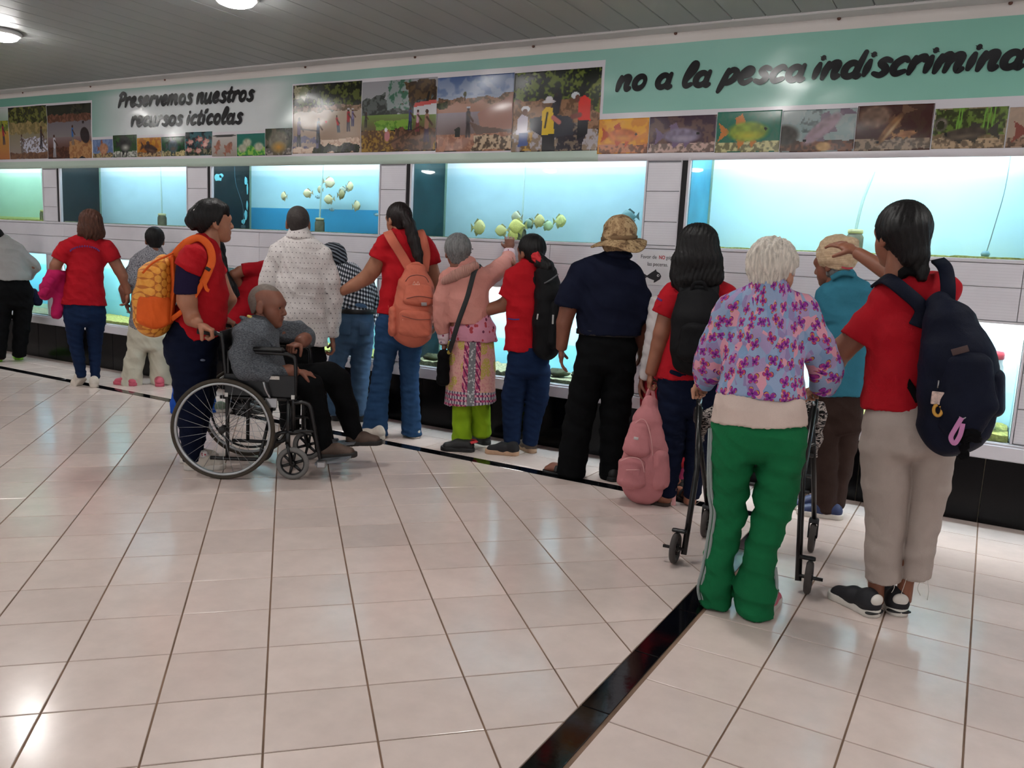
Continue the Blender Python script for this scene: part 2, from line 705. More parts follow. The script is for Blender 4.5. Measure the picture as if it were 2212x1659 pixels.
def lumpy_bed(x0, x1, y0, y1, z0, hgt, seed):
    r = np.random.default_rng(seed)
    nx, ny = 70, 10
    X, Y = np.meshgrid(np.linspace(x0, x1, nx), np.linspace(y0, y1, ny))
    Z = z0 + hgt * (0.45 + 0.55 * r.random((ny, nx)) * (0.6 + 0.4 * np.sin(X * 3.1 + seed)))
    V = np.stack([X, Y, Z], -1).reshape(-1, 3)
    V2 = V.copy()
    V2[:, 2] = z0
    q = []
    for j in range(ny - 1):
        for i in range(nx - 1):
            a = j * nx + i
            q.append((a, a + 1, a + nx + 1, a + nx))
    nV = len(V)
    for i in range(nx - 1):
        q.append((i + nV, i + 1 + nV, i + 1, i))
    return mesh_np('gravel', np.vstack([V, V2]), q, False)


TD = 0.46


def tank(name, x0, x1, z0, z1, back, side_l, water, wline, tubec, tube_e, label, bed=None, bedh=0.012, hood=0.19):
    e = empty(name, ((x0 + x1) / 2, D + TD / 2, z0), 0, label, 'aquarium', 'aquarium tanks in the wall')
    w2 = (x1 - x0) / 2
    hgt = z1 - z0 + hood
    y0, y1 = -TD / 2 + 0.02, TD / 2
    MB().box(-w2 + .004, w2 - .004, y1, y1 + 0.01, 0, hgt).build('back_panel', back, e)
    MB().box(-w2 - .004, -w2 + .004, y0, y1, 0, hgt).build('side_panel', side_l, e)
    MB().box(w2 - .004, w2 + .004, y0, y1, 0, hgt).build('side_panel', back, e)
    MB().box(-w2, w2, y0, y1, -0.012, 0.0).build('bottom_panel', back, e)
    MB().box(-w2 + .004, -w2 + 0.016, y1 - 0.014, y1, 0, hgt).build('seal', M_SEAL, e)
    MB().box(-w2, w2, y0 - 0.008, y0, 0, z1 - z0 + 0.02).build('glass_pane', M_GLASS, e)
    MB().box(-w2 + .006, w2 - .006, y0 + 0.004, y1 - 0.003, 0.002, wline - z0).build('water', water, e)
    tb = MB()
    tb.tube([(-w2 + 0.06, y0 + .07, hgt - 0.035), (w2 - 0.06, y0 + .07, hgt - 0.035)], 0.016, 10)
    tb.build('lamp_tube', tubec if not isinstance(tubec, tuple) else tube_mat(name + '_tube', tubec, tube_e), e)
    MB().box(-w2, w2, y0, y1, hgt, hgt + 0.01).build('hood', M_TRIM, e)
    if bed:
        link('gravel', lumpy_bed(-w2 + .01, w2 - .01, y0 + 0.006, y1 - 0.006, 0.001, bedh, int(abs(x0 * 10))), bed, e)
    return e


WT = water_mat('water_aqua', (0.87, 0.95, 0.975))
WT2 = water_mat('water_clear', (0.89, 0.965, 1.0))
WT3 = water_mat('water_green', (0.86, 0.95, 0.92))
cold = (0.97, 0.98, 1.0)
B_A = painted('back_aqua', (190, 214, 222), (190, 214, 222), -1)
B_B = painted('back_two_tone', (180, 214, 222), (58, 150, 194), 0.222)
B_W = painted('back_pale', (214, 240, 244), (214, 240, 244), -1, 0.03)
B_G = painted('back_green', (176, 206, 194), (196, 200, 140), 0.05)
t4 = tank('aquarium', *WIN[0], Z_U0, Z_U1, B_G, M_SIDE, WT3, 2.045, cold, 30, 'greenish upper aquarium tank cut off by the left edge', M_GRAV_Y, 0.02)
tank('aquarium', *WIN[1], Z_U0, Z_U1, B_A, M_SIDE, WT, 2.05, cold, 30, 'plain aqua upper aquarium tank behind the brown haired woman', M_GRAV, 0.012)
tank('aquarium', *WIN[2], Z_U0, Z_U1, B_B, M_SIDE, WT, 2.045, cold, 31, 'upper aquarium tank with dark blue lower band and small pale fish', M_GRAV, 0.008)
tank('aquarium', *WIN[3], Z_U0, Z_U1, B_A, mat('teal_side', (30, 62, 66), 0.4, 0.3, 4), WT, 2.05, cold, 33, 'upper aquarium tank with yellow fish above the grey haired woman', M_GRAV, 0.006)
tank('aquarium', *WIN[4], Z_U0, Z_U1, B_W, mat('blue_side', (70, 150, 175), 0.4, 0.2, 4), WT2, 2.03, cold, 50, 'brightest wide upper aquarium tank at the right', M_GRAV_Y, 0.014)
tank('aquarium', *WIN[5], Z_U0, Z_U1, B_W, M_SIDE, WT2, 2.03, cold, 55, 'upper aquarium tank outside the view', None)
tank('aquarium', *LOW[0], Z_L0, Z_L1, painted('low_a', (120, 210, 230), (190, 215, 185), 0.06), M_SIDE, WT, 1.02, cold, 40, 'lower aquarium tank beside the grey sweater at the left edge', M_GRAV, 0.01, 0.12)
tank('aquarium', *LOW[1], Z_L0, Z_L1, painted('low_b', (170, 226, 228), (160, 220, 225), 0.2), mat('sea_side', (120, 190, 190), 0.4), WT, 1.03, cold, 42, 'lower aquarium tank with yellow gravel behind the woman holding a pink jacket', M_GRAV_Y, 0.05, 0.12)
tank('aquarium', *LOW[2], Z_L0, Z_L1, painted('low_c', (160, 225, 235), (160, 225, 235), 0.2), M_SIDE, WT, 1.04, cold, 48, 'lower aquarium tank behind the wheelchair and the plaid shirt', M_GRAV_Y, 0.03, 0.12)
tank('aquarium', *LOW[3], Z_L0, Z_L1, painted('low_d', (205, 240, 244), (150, 214, 226), 0.24), M_SIDE, WT2, 1.06, cold, 90, 'bright lower aquarium tank behind the patterned skirt and navy polo', M_GRAV, 0.05, 0.12)
tank('aquarium', *LOW[4], Z_L0, Z_L1, painted('low_e', (228, 246, 248), (215, 244, 246), 0.24), M_SIDE, WT2, 1.06, cold, 120, 'bright lower aquarium tank behind the navy backpack at the right', M_GRAV_Y, 0.05, 0.12)
tank('aquarium', *LOW[5], Z_L0, Z_L1, B_W, M_SIDE, WT2, 1.06, cold, 70, 'lower aquarium tank outside the view', None, 0.05, 0.12)
# flaking black paint on the side of the two-tone tank: aqua chips
CH = []
for (yy, zz, a, b) in ((0.06, 0.47, 0.055, 0.04), (0.10, 0.49, 0.03, 0.03), (0.40, 0.47, 0.02, 0.05), (0.42, 0.40, 0.012, 0.06), (0.415, 0.24, 0.014, 0.05), (0.40, 0.14, 0.02, 0.06), (0.37, 0.08, 0.025, 0.03)):
    m = 9
    q = [(D + yy + a * math.cos(2 * math.pi * k / m) * random.uniform(.7, 1.1), Z_U0 + zz + b * math.sin(2 * math.pi * k / m) * random.uniform(.6, 1.1)) for k in range(m)]
    CH.append([(WIN[2][0] + 0.0065, y, z) for y, z in q])
two_tone = [o for o in bpy.data.objects if o.name.startswith('aquarium') and o.get('label', '').startswith('upper aquarium tank with dark blue')][0]
for q in CH:
    q = [np.array(p) - np.array(two_tone.location) for p in q]
    m = len(q)
    MB().add(q + [p - np.array([.002, 0, 0]) for p in q], [tuple(range(m)), tuple(range(2 * m - 1, m - 1, -1))] + [(i, i + m, (i + 1) % m + m, (i + 1) % m) for i in range(m)]).build('paint_chip', mat('chip_aqua', (120, 205, 215), 0.6), two_tone)

# ---- jar filters with air tubes
M_JAR = mat('jar_sponge', (98, 98, 80), 0.7, 0.4, 22)
M_TUBE = mat('air_tube', (176, 205, 200), 0.3)


def jar_filter(x, y, z, s, ztop, lean, label, cloudy=(150, 166, 150)):
    e = empty('jar_filter', (x, y, z), 0, label, 'filter')
    MB().lathe([(0.0, 0), (0.042 * s, 0), (0.046 * s, 0.01 * s), (0.046 * s, 0.085 * s), (0.036 * s, 0.102 * s), (0.036 * s, 0.108 * s)], 20).build('jar', M_JAR, e)
    MB().lathe([(0.04 * s, 0.104 * s), (0.041 * s, 0.125 * s), (0.03 * s, 0.128 * s), (0.0, 0.128 * s)], 20).build('lid', mat('jar_lid', (186, 184, 140), 0.6, 0.3, 30), e)
    top = ztop - z
    pts = catmull([(0, 0, 0.12 * s), (lean * .25, 0, 0.12 * s + (top - .12 * s) * .35), (lean * .8, 0, 0.12 * s + (top - .12 * s) * .72), (lean, 0, top)], 6)
    MB().tube(pts, 0.008 * s, 8).build('air_tube', M_TUBE, e)


jar_filter(-5.30, D + 0.24, Z_U0 + .01, 0.95, 2.2, 0.03, 'brown jar filter in the tank with dark blue lower band')
jar_filter(-7.48, D + 0.26, Z_U0 + .01, 0.95, 2.2, -0.02, 'dark jar filter in the plain aqua tank', )
jar_filter(-0.80, D + 0.30, Z_U0 + .012, 1.15, 2.2, 0.09, 'grey green jar filter in the brightest tank behind the knit cap')
jar_filter(-3.28, D + 0.36, Z_U0 + .01, 0.8, 2.2, 0.0, 'faint jar filter behind the yellow fish')
jar_filter(-9.62, D + 0.30, Z_U0 + .02, 0.9, 2.2, -0.03, 'olive jar filter in the greenish tank at the left edge')
# air line and weight in the bright tank
e = empty('air_line', (-0.06, D + 0.2, Z_U0 + .014), 0, 'thin grey air line with round weight in the brightest tank', 'air line')
MB().tube(catmull([(0, 0, 0), (0.03, 0, .2), (0.055, 0, .4), (0.06, 0, .66)], 5), 0.003, 6).build('hose', mat('hose_grey', (120, 150, 155), 0.4), e)
MB().lathe([(0.0, 0), (0.02, .003), (0.026, .018), (0.016, .034), (0, .036)], 14).build('weight', mat('weight_grey', (120, 165, 180), 0.5), e)
e = empty('air_line', (-6.12, D + 0.1, Z_U0 + .01), 0, 'thin dark air line with small weight in the tank with dark blue lower band', 'air line')
MB().tube(catmull([(0, 0, 0), (-0.005, 0, .2), (-0.10, 0, .42), (-0.115, 0, .66)], 5), 0.002, 6).build('hose', mat('hose_dark', (70, 110, 125), 0.4), e)
MB().box(-.02, .02, -.012, .012, 0, .028, .004).build('weight', mat('weight_dark', (60, 85, 95), 0.5), e)
# white jar with red lid in the lower right tank
e = empty('plastic_jar', (0.055, D + 0.2, 0.9), 0, 'white plastic jar with red lid in the lower right tank', 'jar')
MB().lathe([(0, -.38), (.055, -.38), (.058, -.36), (.058, 0.0), (.05, .02), (.05, .05)], 22).build('jar_body', mat('jar_milky', (215, 205, 200), 0.4), e)
MB().lathe([(.052, .045), (.056, .05), (.056, .075), (.05, .09), (0, .092)], 22).build('lid', mat('jar_red_lid', (180, 40, 50), 0.45), e)
# rocks in lower tanks
t_rock = mat('rock_dark', (58, 62, 40), 0.9, 0.6, 14, 0.8, 30, 0.01)


def rock(x, y, z, r, label):
    V, F = [], []
    nu, nv = 10, 7
    for j in range(nv):
        for i in range(nu):
            th, ph = 2 * math.pi * i / nu, math.pi * j / (nv - 1)
            k = 1 + 0.28 * math.sin(3 * th + x * 9) * math.sin(2 * ph + y)
            V.append((r * k * math.sin(ph) * math.cos(th) * 1.5, r * k * math.sin(ph) * math.sin(th), r * .75 * k * (1 - math.cos(ph)) * .6))
    for j in range(nv - 1):
        for i in range(nu):
            F.append((j * nu + i, j * nu + (i + 1) % nu, (j + 1) * nu + (i + 1) % nu, (j + 1) * nu + i))
    tag(link('rock', mesh_np('rock', V, F), t_rock, None, (x, y, z)), label, 'rock', 'rocks in the lower tanks')


rock(-2.78, D + .15, Z_L0 + .03, .06, 'dark mossy rock in the lower tank beside the navy polo man, left one')
rock(-2.62, D + .2, Z_L0 + .03, .05, 'dark mossy rock in the lower tank beside the navy polo man, right one')
rock(-3.95, D + .15, Z_L0 + .03, .055, 'dark mossy rock in the lower tank between the peach backpack and skirt')

# ---- fish
def fish_mesh(L, hgt, wid):
    n, m = 16, 12
    prof = [(-0.36, .05), (-0.30, .075), (-0.2, .2), (-0.08, .36), (0.06, .46), (0.2, .46), (0.32, .36), (0.41, .22), (0.47, .1), (0.5, .02)]
    V, F = [], []
    for (x, h) in prof:
        for k in range(m):
            a = 2 * math.pi * k / m
            V.append((x * L, wid * 0.5 * math.cos(a) * min(1, h * 2.4 + .1), hgt * h * math.sin(a)))
    for i in range(len(prof) - 1):
        for k in range(m):
            F.append((i * m + k, i * m + (k + 1) % m, (i + 1) * m + (k + 1) % m, (i + 1) * m + k))
    return mesh_np('body', V, F)


def fin_mesh(pts, th=0.0025):
    n = len(pts)
    V = [(x, -th, z) for x, z in pts] + [(x, th, z) for x, z in pts]
    mb = MB()
    F = [tuple(range(n)), tuple(range(2 * n - 1, n - 1, -1))] + [(i, i + n, (i + 1) % n + n, (i + 1) % n) for i in range(n)]
    mb.add(V, F)
    return mb.mesh('fin')


FM = {}


def make_fish(x, y, z, L, face, tilt, c, label, group, ratio=0.8):
    m1 = mat('fish_%02x%02x%02x' % c, c, 0.45, 0.25, 30)
    m2 = mat('fin_%02x%02x%02x' % c, tuple(int(k * .75) for k in c), 0.5)
    e = empty('fish', (x, y, z), 0, label, 'fish', group)
    e.rotation_euler = (0, tilt, face)
    key = (c, ratio)
    if key not in FM:
        body = fish_mesh(1, ratio, 0.24)
        body.materials.append(m1)
        tail = fin_mesh([(-.33, .05), (-.5, .24), (-.47, .02), (-.5, -.22), (-.33, -.05)], .012)
        tail.materials.append(m2)
        dors = fin_mesh([(.1, .44 * ratio), (-.02, .56 * ratio), (-.28, .26 * ratio), (-.22, .17 * ratio)], .01)
        dors.materials.append(m2)
        anal = fin_mesh([(.02, -.42 * ratio), (-.14, -.56 * ratio), (-.29, -.22 * ratio), (-.2, -.16 * ratio)], .01)
        anal.materials.append(m2)
        eye = MB().lathe([(0, -.1), (.018, -.085), (.02, 0), (.018, .085), (0, .1)], 10, (.37, 0, .06), (0, 1, 0)).mesh('eye')
        eye.materials.append(mat('fish_eye', (20, 20, 15), 0.3))
        FM[key] = (body, tail, dors, anal, eye)
    for nm, me in zip(('body', 'tail_fin', 'dorsal_fin', 'anal_fin', 'eye'), FM[key]):
        link(nm, me, None, e).scale = (L, L, L)


olive = (196, 192, 150)
PI = math.pi
pos2 = ['alone nearest the tank left side', 'second from the left', 'just left of the air tube', 'topmost right of the air tube', 'highest at the right', 'hiding behind another fish', 'dark one right of the air tube', 'middle one low beside the air tube', 'lowest at the right']
for i, (x, z, L, fc, c) in enumerate([(-5.80, 1.845, .105, PI, olive), (-5.52, 1.876, .105, PI, olive), (-5.39, 1.912, .09, PI, (176, 176, 140)), (-5.255, 1.972, .125, 0, (204, 200, 164)), (-5.03, 1.938, .11, 0, olive), (-5.12, 1.905, .09, PI, (150, 166, 150)), (-5.11, 1.866, .11, 0, (140, 138, 96)), (-5.262, 1.824, .11, PI, olive), (-4.966, 1.772, .115, 0, olive)]):
    make_fish(x, D + .3 + .02 * (i % 3), z, L, fc + (.25 if i % 2 else -.2), 0.12 if i % 2 else -.1, c, 'pale olive fish in the two-tone blue tank, ' + pos2[i], 'fish in the two-tone tank')
for x, z, s in ((-5.44, 1.845, 'near the middle'), (-5.27, 1.735, 'low by the jar'), (-4.75, 1.70, 'at the right end')):
    make_fish(x, D + .36, z, .055, 0.2, 0.1, (130, 160, 165), 'tiny grey fish in the two-tone blue tank, ' + s, 'fish in the two-tone tank', 0.55)
yel = (206, 204, 140)
pos3 = ['alone at the left', 'left of the pointing hand', 'low by the pointing hand', 'large one above the pointing hand', 'upper one near the tube', 'grey one behind', 'right group left one', 'right group lower one', 'right group right one', 'grey one behind the sun hat']
for i, (x, z, L, fc, c) in enumerate([(-3.64, 1.617, .16, 0, yel), (-3.43, 1.60, .12, PI, yel), (-3.33, 1.565, .15, PI, (212, 208, 120)), (-3.27, 1.635, .15, PI, (214, 212, 124)), (-3.30, 1.705, .12, PI, (186, 192, 164)), (-3.20, 1.66, .10, PI, (120, 150, 130)), (-3.094, 1.68, .13, 0, yel), (-3.03, 1.648, .10, 0, (176, 205, 160)), (-2.94, 1.686, .13, 0, (190, 200, 130)), (-2.34, 1.725, .14, PI, (110, 150, 155))]):
    make_fish(x, D + .28 + .03 * (i % 3), z, L, fc + (.3 if i % 2 else -.2), 0.1 if i % 2 else -.08, c, 'pale yellow fish in the middle tank, ' + pos3[i] if i not in (5, 9) else 'fish in the middle tank, ' + pos3[i], 'fish in the middle tank')
for i in range(6):
    make_fish(-7.98 + .07 * i, D + .2 + .03 * (i % 2), .60 + .055 * ((i * 3) % 5), .045, PI if i % 2 else 0.1, 0, (60, 96, 100), 'tiny dark fish in the lower tank beside the grey patterned shirt', 'tiny fish in the lower left tank', 0.4)

# ================================================================== BANNER
def vnoise(h, w, cell, r):
    gh, gw = max(2, int(h / cell) + 2), max(2, int(w / cell) + 2)
    g = r.random((gh, gw))
    y, x = np.linspace(0, gh - 1.001, h), np.linspace(0, gw - 1.001, w)
    yi, xi = y.astype(int), x.astype(int)
    fy, fx = (y - yi)[:, None], (x - xi)[None]
    a = g[np.ix_(yi, xi)] * (1 - fx) + g[np.ix_(yi, xi + 1)] * fx
    b = g[np.ix_(yi + 1, xi)] * (1 - fx) + g[np.ix_(yi + 1, xi + 1)] * fx
    return a * (1 - fy) + b * fy


class Pic:
    """small raster painter, origin lower left, unit square"""
    def __init__(s, w, h, seed):
        s.w, s.h = w, h
        s.a = np.zeros((h, w, 3))
        s.Y, s.X = np.meshgrid((np.arange(h) + .5) / h, (np.arange(w) + .5) / w, indexing='ij')
        s.r = np.random.default_rng(seed)

    def grad(s, lo, hi, y0=0, y1=1, x0=0, x1=1):
        m = (s.Y >= y0) & (s.Y <= y1) & (s.X >= x0) & (s.X <= x1)
        t = np.clip((s.Y - y0) / (y1 - y0), 0, 1)[..., None]
        s.a = np.where(m[..., None], np.array(lo) * (1 - t) + np.array(hi) * t, s.a)

    def speck(s, cols, y0=0, y1=1, cell=3, thr=0.5, x0=0, x1=1, rag=0.0, al=1.0):
        n = vnoise(s.h, s.w, cell, s.r) * .6 + vnoise(s.h, s.w, max(1.5, cell / 2.5), s.r) * .4
        edge = (vnoise(s.h, s.w, 7, s.r) - .5) * rag
        k = np.clip(((n - thr) * 8 + .5), 0, 1)[..., None]
        c = np.array(cols[0]) * (1 - k) + np.array(cols[1]) * k
        m = (s.Y + edge >= y0) & (s.Y + edge <= y1) & (s.X + edge >= x0) & (s.X + edge <= x1)
        s.a = np.where(m[..., None], s.a * (1 - al) + c * al, s.a)

    def ell(s, x, y, rx, ry, c, ang=0, soft=0.0, tex=0.0):
        ca, sa = math.cos(ang), math.sin(ang)
        asp = s.w / s.h
        dx, dy = (s.X - x) * asp, s.Y - y
        u, v = (dx * ca + dy * sa) / (rx * asp), (-dx * sa + dy * ca) / ry
        d = np.sqrt(u * u + v * v)
        k = np.clip((1 - d) / (soft + .12), 0, 1)[..., None]
        cc = np.array(c) * (1 + tex * (vnoise(s.h, s.w, 3, s.r)[..., None] - .5))
        s.a = s.a * (1 - k) + cc * k

    def poly(s, pts, c):
        P = np.array(pts)
        inside = np.zeros(s.X.shape, bool)
        j = len(P) - 1
        for i in range(len(P)):
            cond = (P[i, 1] > s.Y) != (P[j, 1] > s.Y)
            xx = (P[j, 0] - P[i, 0]) * (s.Y - P[i, 1]) / (P[j, 1] - P[i, 1] + 1e-12) + P[i, 0]
            inside ^= cond & (s.X < xx)
            j = i
        s.a = np.where(inside[..., None], np.array(c), s.a)

    def line(s, x0, y0, x1, y1, wd, c):
        dx, dy = x1 - x0, y1 - y0
        t = np.clip(((s.X - x0) * dx + (s.Y - y0) * dy) / (dx * dx + dy * dy), 0, 1)
        d = np.hypot((s.X - x0 - t * dx) * s.w / s.h, s.Y - y0 - t * dy)
        k = np.clip((wd - d) / .012 + .5, 0, 1)[..., None]
        s.a = s.a * (1 - k) + np.array(c) * k

    def man(s, x, y, h, top, leg, skin=(70, 45, 35), lean=0.0, hat=None):
        s.line(x - .018 * h * 2, y, x + lean * .3 * h - .01, y + .45 * h, .045 * h, leg)
        s.line(x + .03 * h * 2, y, x + lean * .3 * h + .01, y + .45 * h, .045 * h, leg)
        s.line(x + lean * .3 * h, y + .45 * h, x + lean * h, y + .78 * h, .085 * h, top)
        s.line(x + lean * h, y + .74 * h, x + lean * h + .16 * h, y + .5 * h, .035 * h, skin)
        s.ell(x + lean * 1.1 * h, y + .92 * h, .05 * h, .075 * h, skin)
        if hat:
            s.ell(x + lean * 1.1 * h, y + .965 * h, .065 * h, .04 * h, hat)

    def fish(s, x, y, L, hh, c, belly, fin, ang=0, flip=1):
        ca, sa = math.cos(ang), math.sin(ang)
        asp = s.w / s.h

        def tr(u, v):
            u *= flip
            return (x + (u * ca - v * sa) * L, y + (u * sa + v * ca) * L * asp)
        s.poly([tr(-.36, .03), tr(-.55, .17), tr(-.5, 0), tr(-.55, -.17), tr(-.36, -.03)], fin)
        s.poly([tr(-.05, hh * .8), tr(-.12, hh * 1.6), tr(-.25, hh * 1.2), tr(-.22, hh * .5)], fin)
        s.poly([tr(-.02, -hh * .8), tr(-.15, -hh * 1.55), tr(-.2, -hh * .5)], fin)
        s.poly([tr(.18, -hh * .8), tr(.08, -hh * 1.5), tr(.05, -hh * .7)], fin)
        s.ell(x, y, .42 * L, hh * L * asp, c, ang, .15, .35)
        px, py = tr(.02, -hh * .35)
        s.ell(px, py, .33 * L, hh * .5 * L * asp, belly, ang, .9)
        px, py = tr(.32, hh * .22)
        s.ell(px, py, .028 * L, .028 * L * asp, (15, 12, 10))


def river(p):
    p.grad((150, 122, 102), (176, 158, 140), 0, .62)
    p.speck([(26, 30, 14), (84, 92, 44)], .62, 1, 5, .5, rag=.1)
    p.speck([(170, 165, 135), (120, 125, 90)], .78, 1, 6, .5, 0, .2, .1)
    p.speck([(96, 80, 60), (150, 120, 100)], .6, .68, 4, .5, rag=.06)
    for k in range(5):
        p.ell(.24 + .045 * k, .69 - .004 * k, .012, .022, (60, 40, 40))
    p.speck([(214, 190, 170), (190, 160, 140)], .0, .2, 4, .5, rag=.05)
    p.speck([(12, 14, 10), (40, 44, 26)], 0, .12, 3, .5, .3, 1, .08)
    p.speck([(96, 92, 120), (160, 140, 130)], .08, .25, 5, .5, 0, .4, .05)
    p.man(.09, .12, .42, (110, 92, 120), (24, 24, 34))
    p.man(.38, .16, .36, (54, 66, 92), (22, 24, 34), lean=.02)
    p.line(.12, .36, .4, .32, .008, (60, 50, 50))
    p.man(.68, .3, .24, (176, 34, 44), (50, 74, 96), lean=-.1)
    p.man(.82, .31, .32, (150, 26, 36), (40, 30, 44), hat=(190, 180, 180))
    p.man(.88, .38, .24, (120, 110, 150), (40, 44, 90), hat=(220, 220, 220))
    p.ell(.5, .45, .016, .02, (190, 40, 50))


def field(p):
    p.grad((168, 168, 172), (150, 150, 156), .5, 1)
    p.speck([(56, 60, 58), (92, 98, 96)], .5, .78, 5, .5, 0, 1, .16)
    p.speck([(62, 104, 84), (140, 150, 150)], .6, 1, 5, .45, .36, .66, .12)
    p.speck([(52, 36, 22), (86, 64, 36)], .66, 1, 5, .5, .6, 1, .2)
    p.line(.84, .5, .9, .8, .02, (36, 26, 22))
    p.grad((92, 76, 52), (112, 140, 70), .3, .52)
    p.speck([(84, 130, 40), (120, 160, 60)], .3, .44, 4, .4, .2, .7, .05)
    p.speck([(150, 116, 48), (88, 60, 30)], 0, .3, 3, .5, rag=.06)
    p.speck([(70, 48, 34), (110, 76, 56)], 0, .32, 4, .5, .45, 1, .1)
    p.poly([(.7, .5), (1, .5), (1, .66), (.7, .62)], (196, 196, 200))
    p.poly([(.7, .61), (1, .65), (1, .7), (.72, .67)], (190, 84, 80))
    p.man(.06, .36, .22, (50, 40, 40), (40, 34, 34))
    p.man(.66, .3, .32, (60, 64, 110), (34, 34, 70))
    p.man(.76, .28, .3, (190, 150, 160), (120, 50, 60))
    p.man(.88, .14, .44, (150, 110, 90), (60, 40, 60))
    p.line(.36, .1, .8, .34, .012, (70, 48, 36))
    p.ell(.36, .22, .04, .08, (186, 120, 120))
    p.ell(.345, .31, .022, .03, (220, 220, 220))


def lake(p):
    p.grad((176, 186, 204), (52, 78, 130), .68, 1)
    p.speck([(182, 190, 206), (90, 112, 156)], .74, 1, 9, .5, al=.45)
    p.grad((156, 112, 94), (176, 132, 112), .5, .7)
    p.speck([(96, 76, 58), (150, 112, 90)], .64, .72, 4, .5, rag=.08)
    p.speck([(44, 50, 30), (70, 74, 46)], .58, .68, 4, .5, 0, .14, .06)
    p.grad((112, 92, 88), (140, 128, 138), .22, .53)
    p.poly([(.55, .5), (1, .72), (1, .28), (.6, .3)], (158, 112, 98))
    p.speck([(176, 122, 96), (140, 92, 70)], 0, .23, 4, .5, rag=.03)
    p.speck([(196, 170, 140), (80, 62, 46)], 0, .2, 3, .5, .5, 1, .06)
    p.ell(.38, .76, .022, .04, (70, 70, 40))
    p.line(.38, .68, .38, .76, .008, (60, 50, 40))
    p.man(.43, .2, .4, (40, 28, 34), (46, 34, 34), hat=(180, 180, 190))
    p.poly([(.44, .4), (.55, .22), (.98, .25), (.8, .3), (.62, .32)], (96, 72, 62))
    p.poly([(.26, .2), (.25, .3), (.32, .34), (.33, .2)], (34, 34, 30))


def nets(p):
    p.speck([(16, 24, 12), (96, 110, 44)], .6, 1, 5, .58)
    p.grad((112, 84, 60), (130, 92, 64), .26, .64)
    p.speck([(104, 74, 50), (150, 110, 80)], .26, .64, 4, .5, rag=.06)
    p.speck([(110, 118, 50), (40, 50, 20)], .45, .8, 4, .5, .88, 1, .1)
    p.speck([(176, 168, 172), (140, 120, 100)], 0, .27, 4, .5, rag=.03)
    p.speck([(190, 150, 70), (110, 80, 40)], 0, .24, 3, .5, .12, .24, .05)
    p.speck([(40, 34, 44), (120, 104, 90)], 0, .34, 3, .55, .52, .84, .08)
    p.poly([(.2, .42), (.46, .46), (.7, .42), (.72, .2), (.4, .16), (.22, .28)], (44, 44, 56))
    p.line(.5, .5, .52, .68, .06, (30, 26, 36))
    p.ell(.5, .7, .02, .03, (40, 30, 30))
    p.ell(.15, .54, .055, .045, (226, 226, 230))
    p.ell(.145, .5, .035, .045, (120, 84, 70))
    p.poly([(.05, .22), (.06, .42), (.11, .48), (.18, .44), (.19, .2)], (206, 200, 214))
    p.poly([(.08, .06), (.09, .24), (.19, .24), (.2, .08)], (70, 90, 150))
    p.ell(.42, .62, .085, .022, (206, 202, 206))
    p.ell(.42, .65, .045, .045, (214, 210, 214))
    p.poly([(.36, .2), (.345, .5), (.4, .56), (.47, .54), (.5, .22)], (224, 186, 40))
    p.line(.39, .3, .41, .48, .012, (40, 30, 20))
    p.line(.48, .42, .55, .36, .03, (190, 110, 100))
    p.poly([(.37, 0), (.36, .2), (.5, .22), (.52, 0)], (26, 22, 28))
    p.poly([(.76, .38), (.76, .64), (.82, .68), (.89, .62), (.9, .36)], (214, 44, 34))
    p.line(.78, .44, .7, .42, .03, (120, 60, 50))
    p.poly([(.76, .14), (.76, .38), (.88, .37), (.87, .2)], (20, 20, 30))
    p.ell(.72, .68, .05, .045, (206, 210, 216))
    p.ell(.745, .64, .03, .05, (110, 66, 54))


def shore(p):
    p.grad((130, 122, 122), (112, 106, 112), .35, .7)
    p.speck([(30, 34, 26), (50, 50, 36)], .8, 1, 5, .5, rag=.1)
    p.speck([(116, 76, 60), (90, 60, 46)], .68, .82, 4, .5, rag=.05)
    p.grad((92, 62, 54), (128, 110, 110), .2, .4)
    p.speck([(176, 130, 84), (150, 104, 66)], 0, .32, 4, .5, .5, 1, .1)
    p.speck([(96, 58, 42), (70, 42, 32)], 0, .22, 4, .5, 0, .5, .06)
    p.ell(.86, .42, .1, .16, (40, 28, 30), .6)
    p.man(.58, .26, .36, (56, 100, 160), (120, 110, 100))
    p.man(.15, .04, .42, (190, 190, 200), (150, 150, 156))
    p.ell(.82, .66, .025, .03, (50, 36, 34))


def bank(p):
    p.grad((146, 132, 128), (132, 122, 96), 0, .5)
    p.speck([(52, 54, 24), (104, 106, 56)], .55, 1, 5, .5, rag=.1)
    p.speck([(150, 130, 86), (120, 108, 70)], .48, .7, 5, .5, rag=.1)
    p.speck([(190, 190, 206), (110, 96, 90)], .08, .4, 2.5, .55, .3, 1, .1)
    p.speck([(120, 86, 62), (96, 66, 48)], 0, .12, 4, .5, rag=.04)
    p.man(.84, .2, .42, (60, 50, 50), (50, 44, 50))
    p.man(.34, .12, .36, (110, 104, 100), (96, 84, 76))


def beach(p):
    p.grad((176, 108, 60), (190, 150, 60), 0, .6)
    p.grad((120, 150, 120), (190, 196, 196), .6, 1)
    p.speck([(150, 150, 50), (96, 110, 50)], .55, .75, 5, .5)
    p.man(.85, .3, .4, (150, 40, 50), (60, 50, 60))


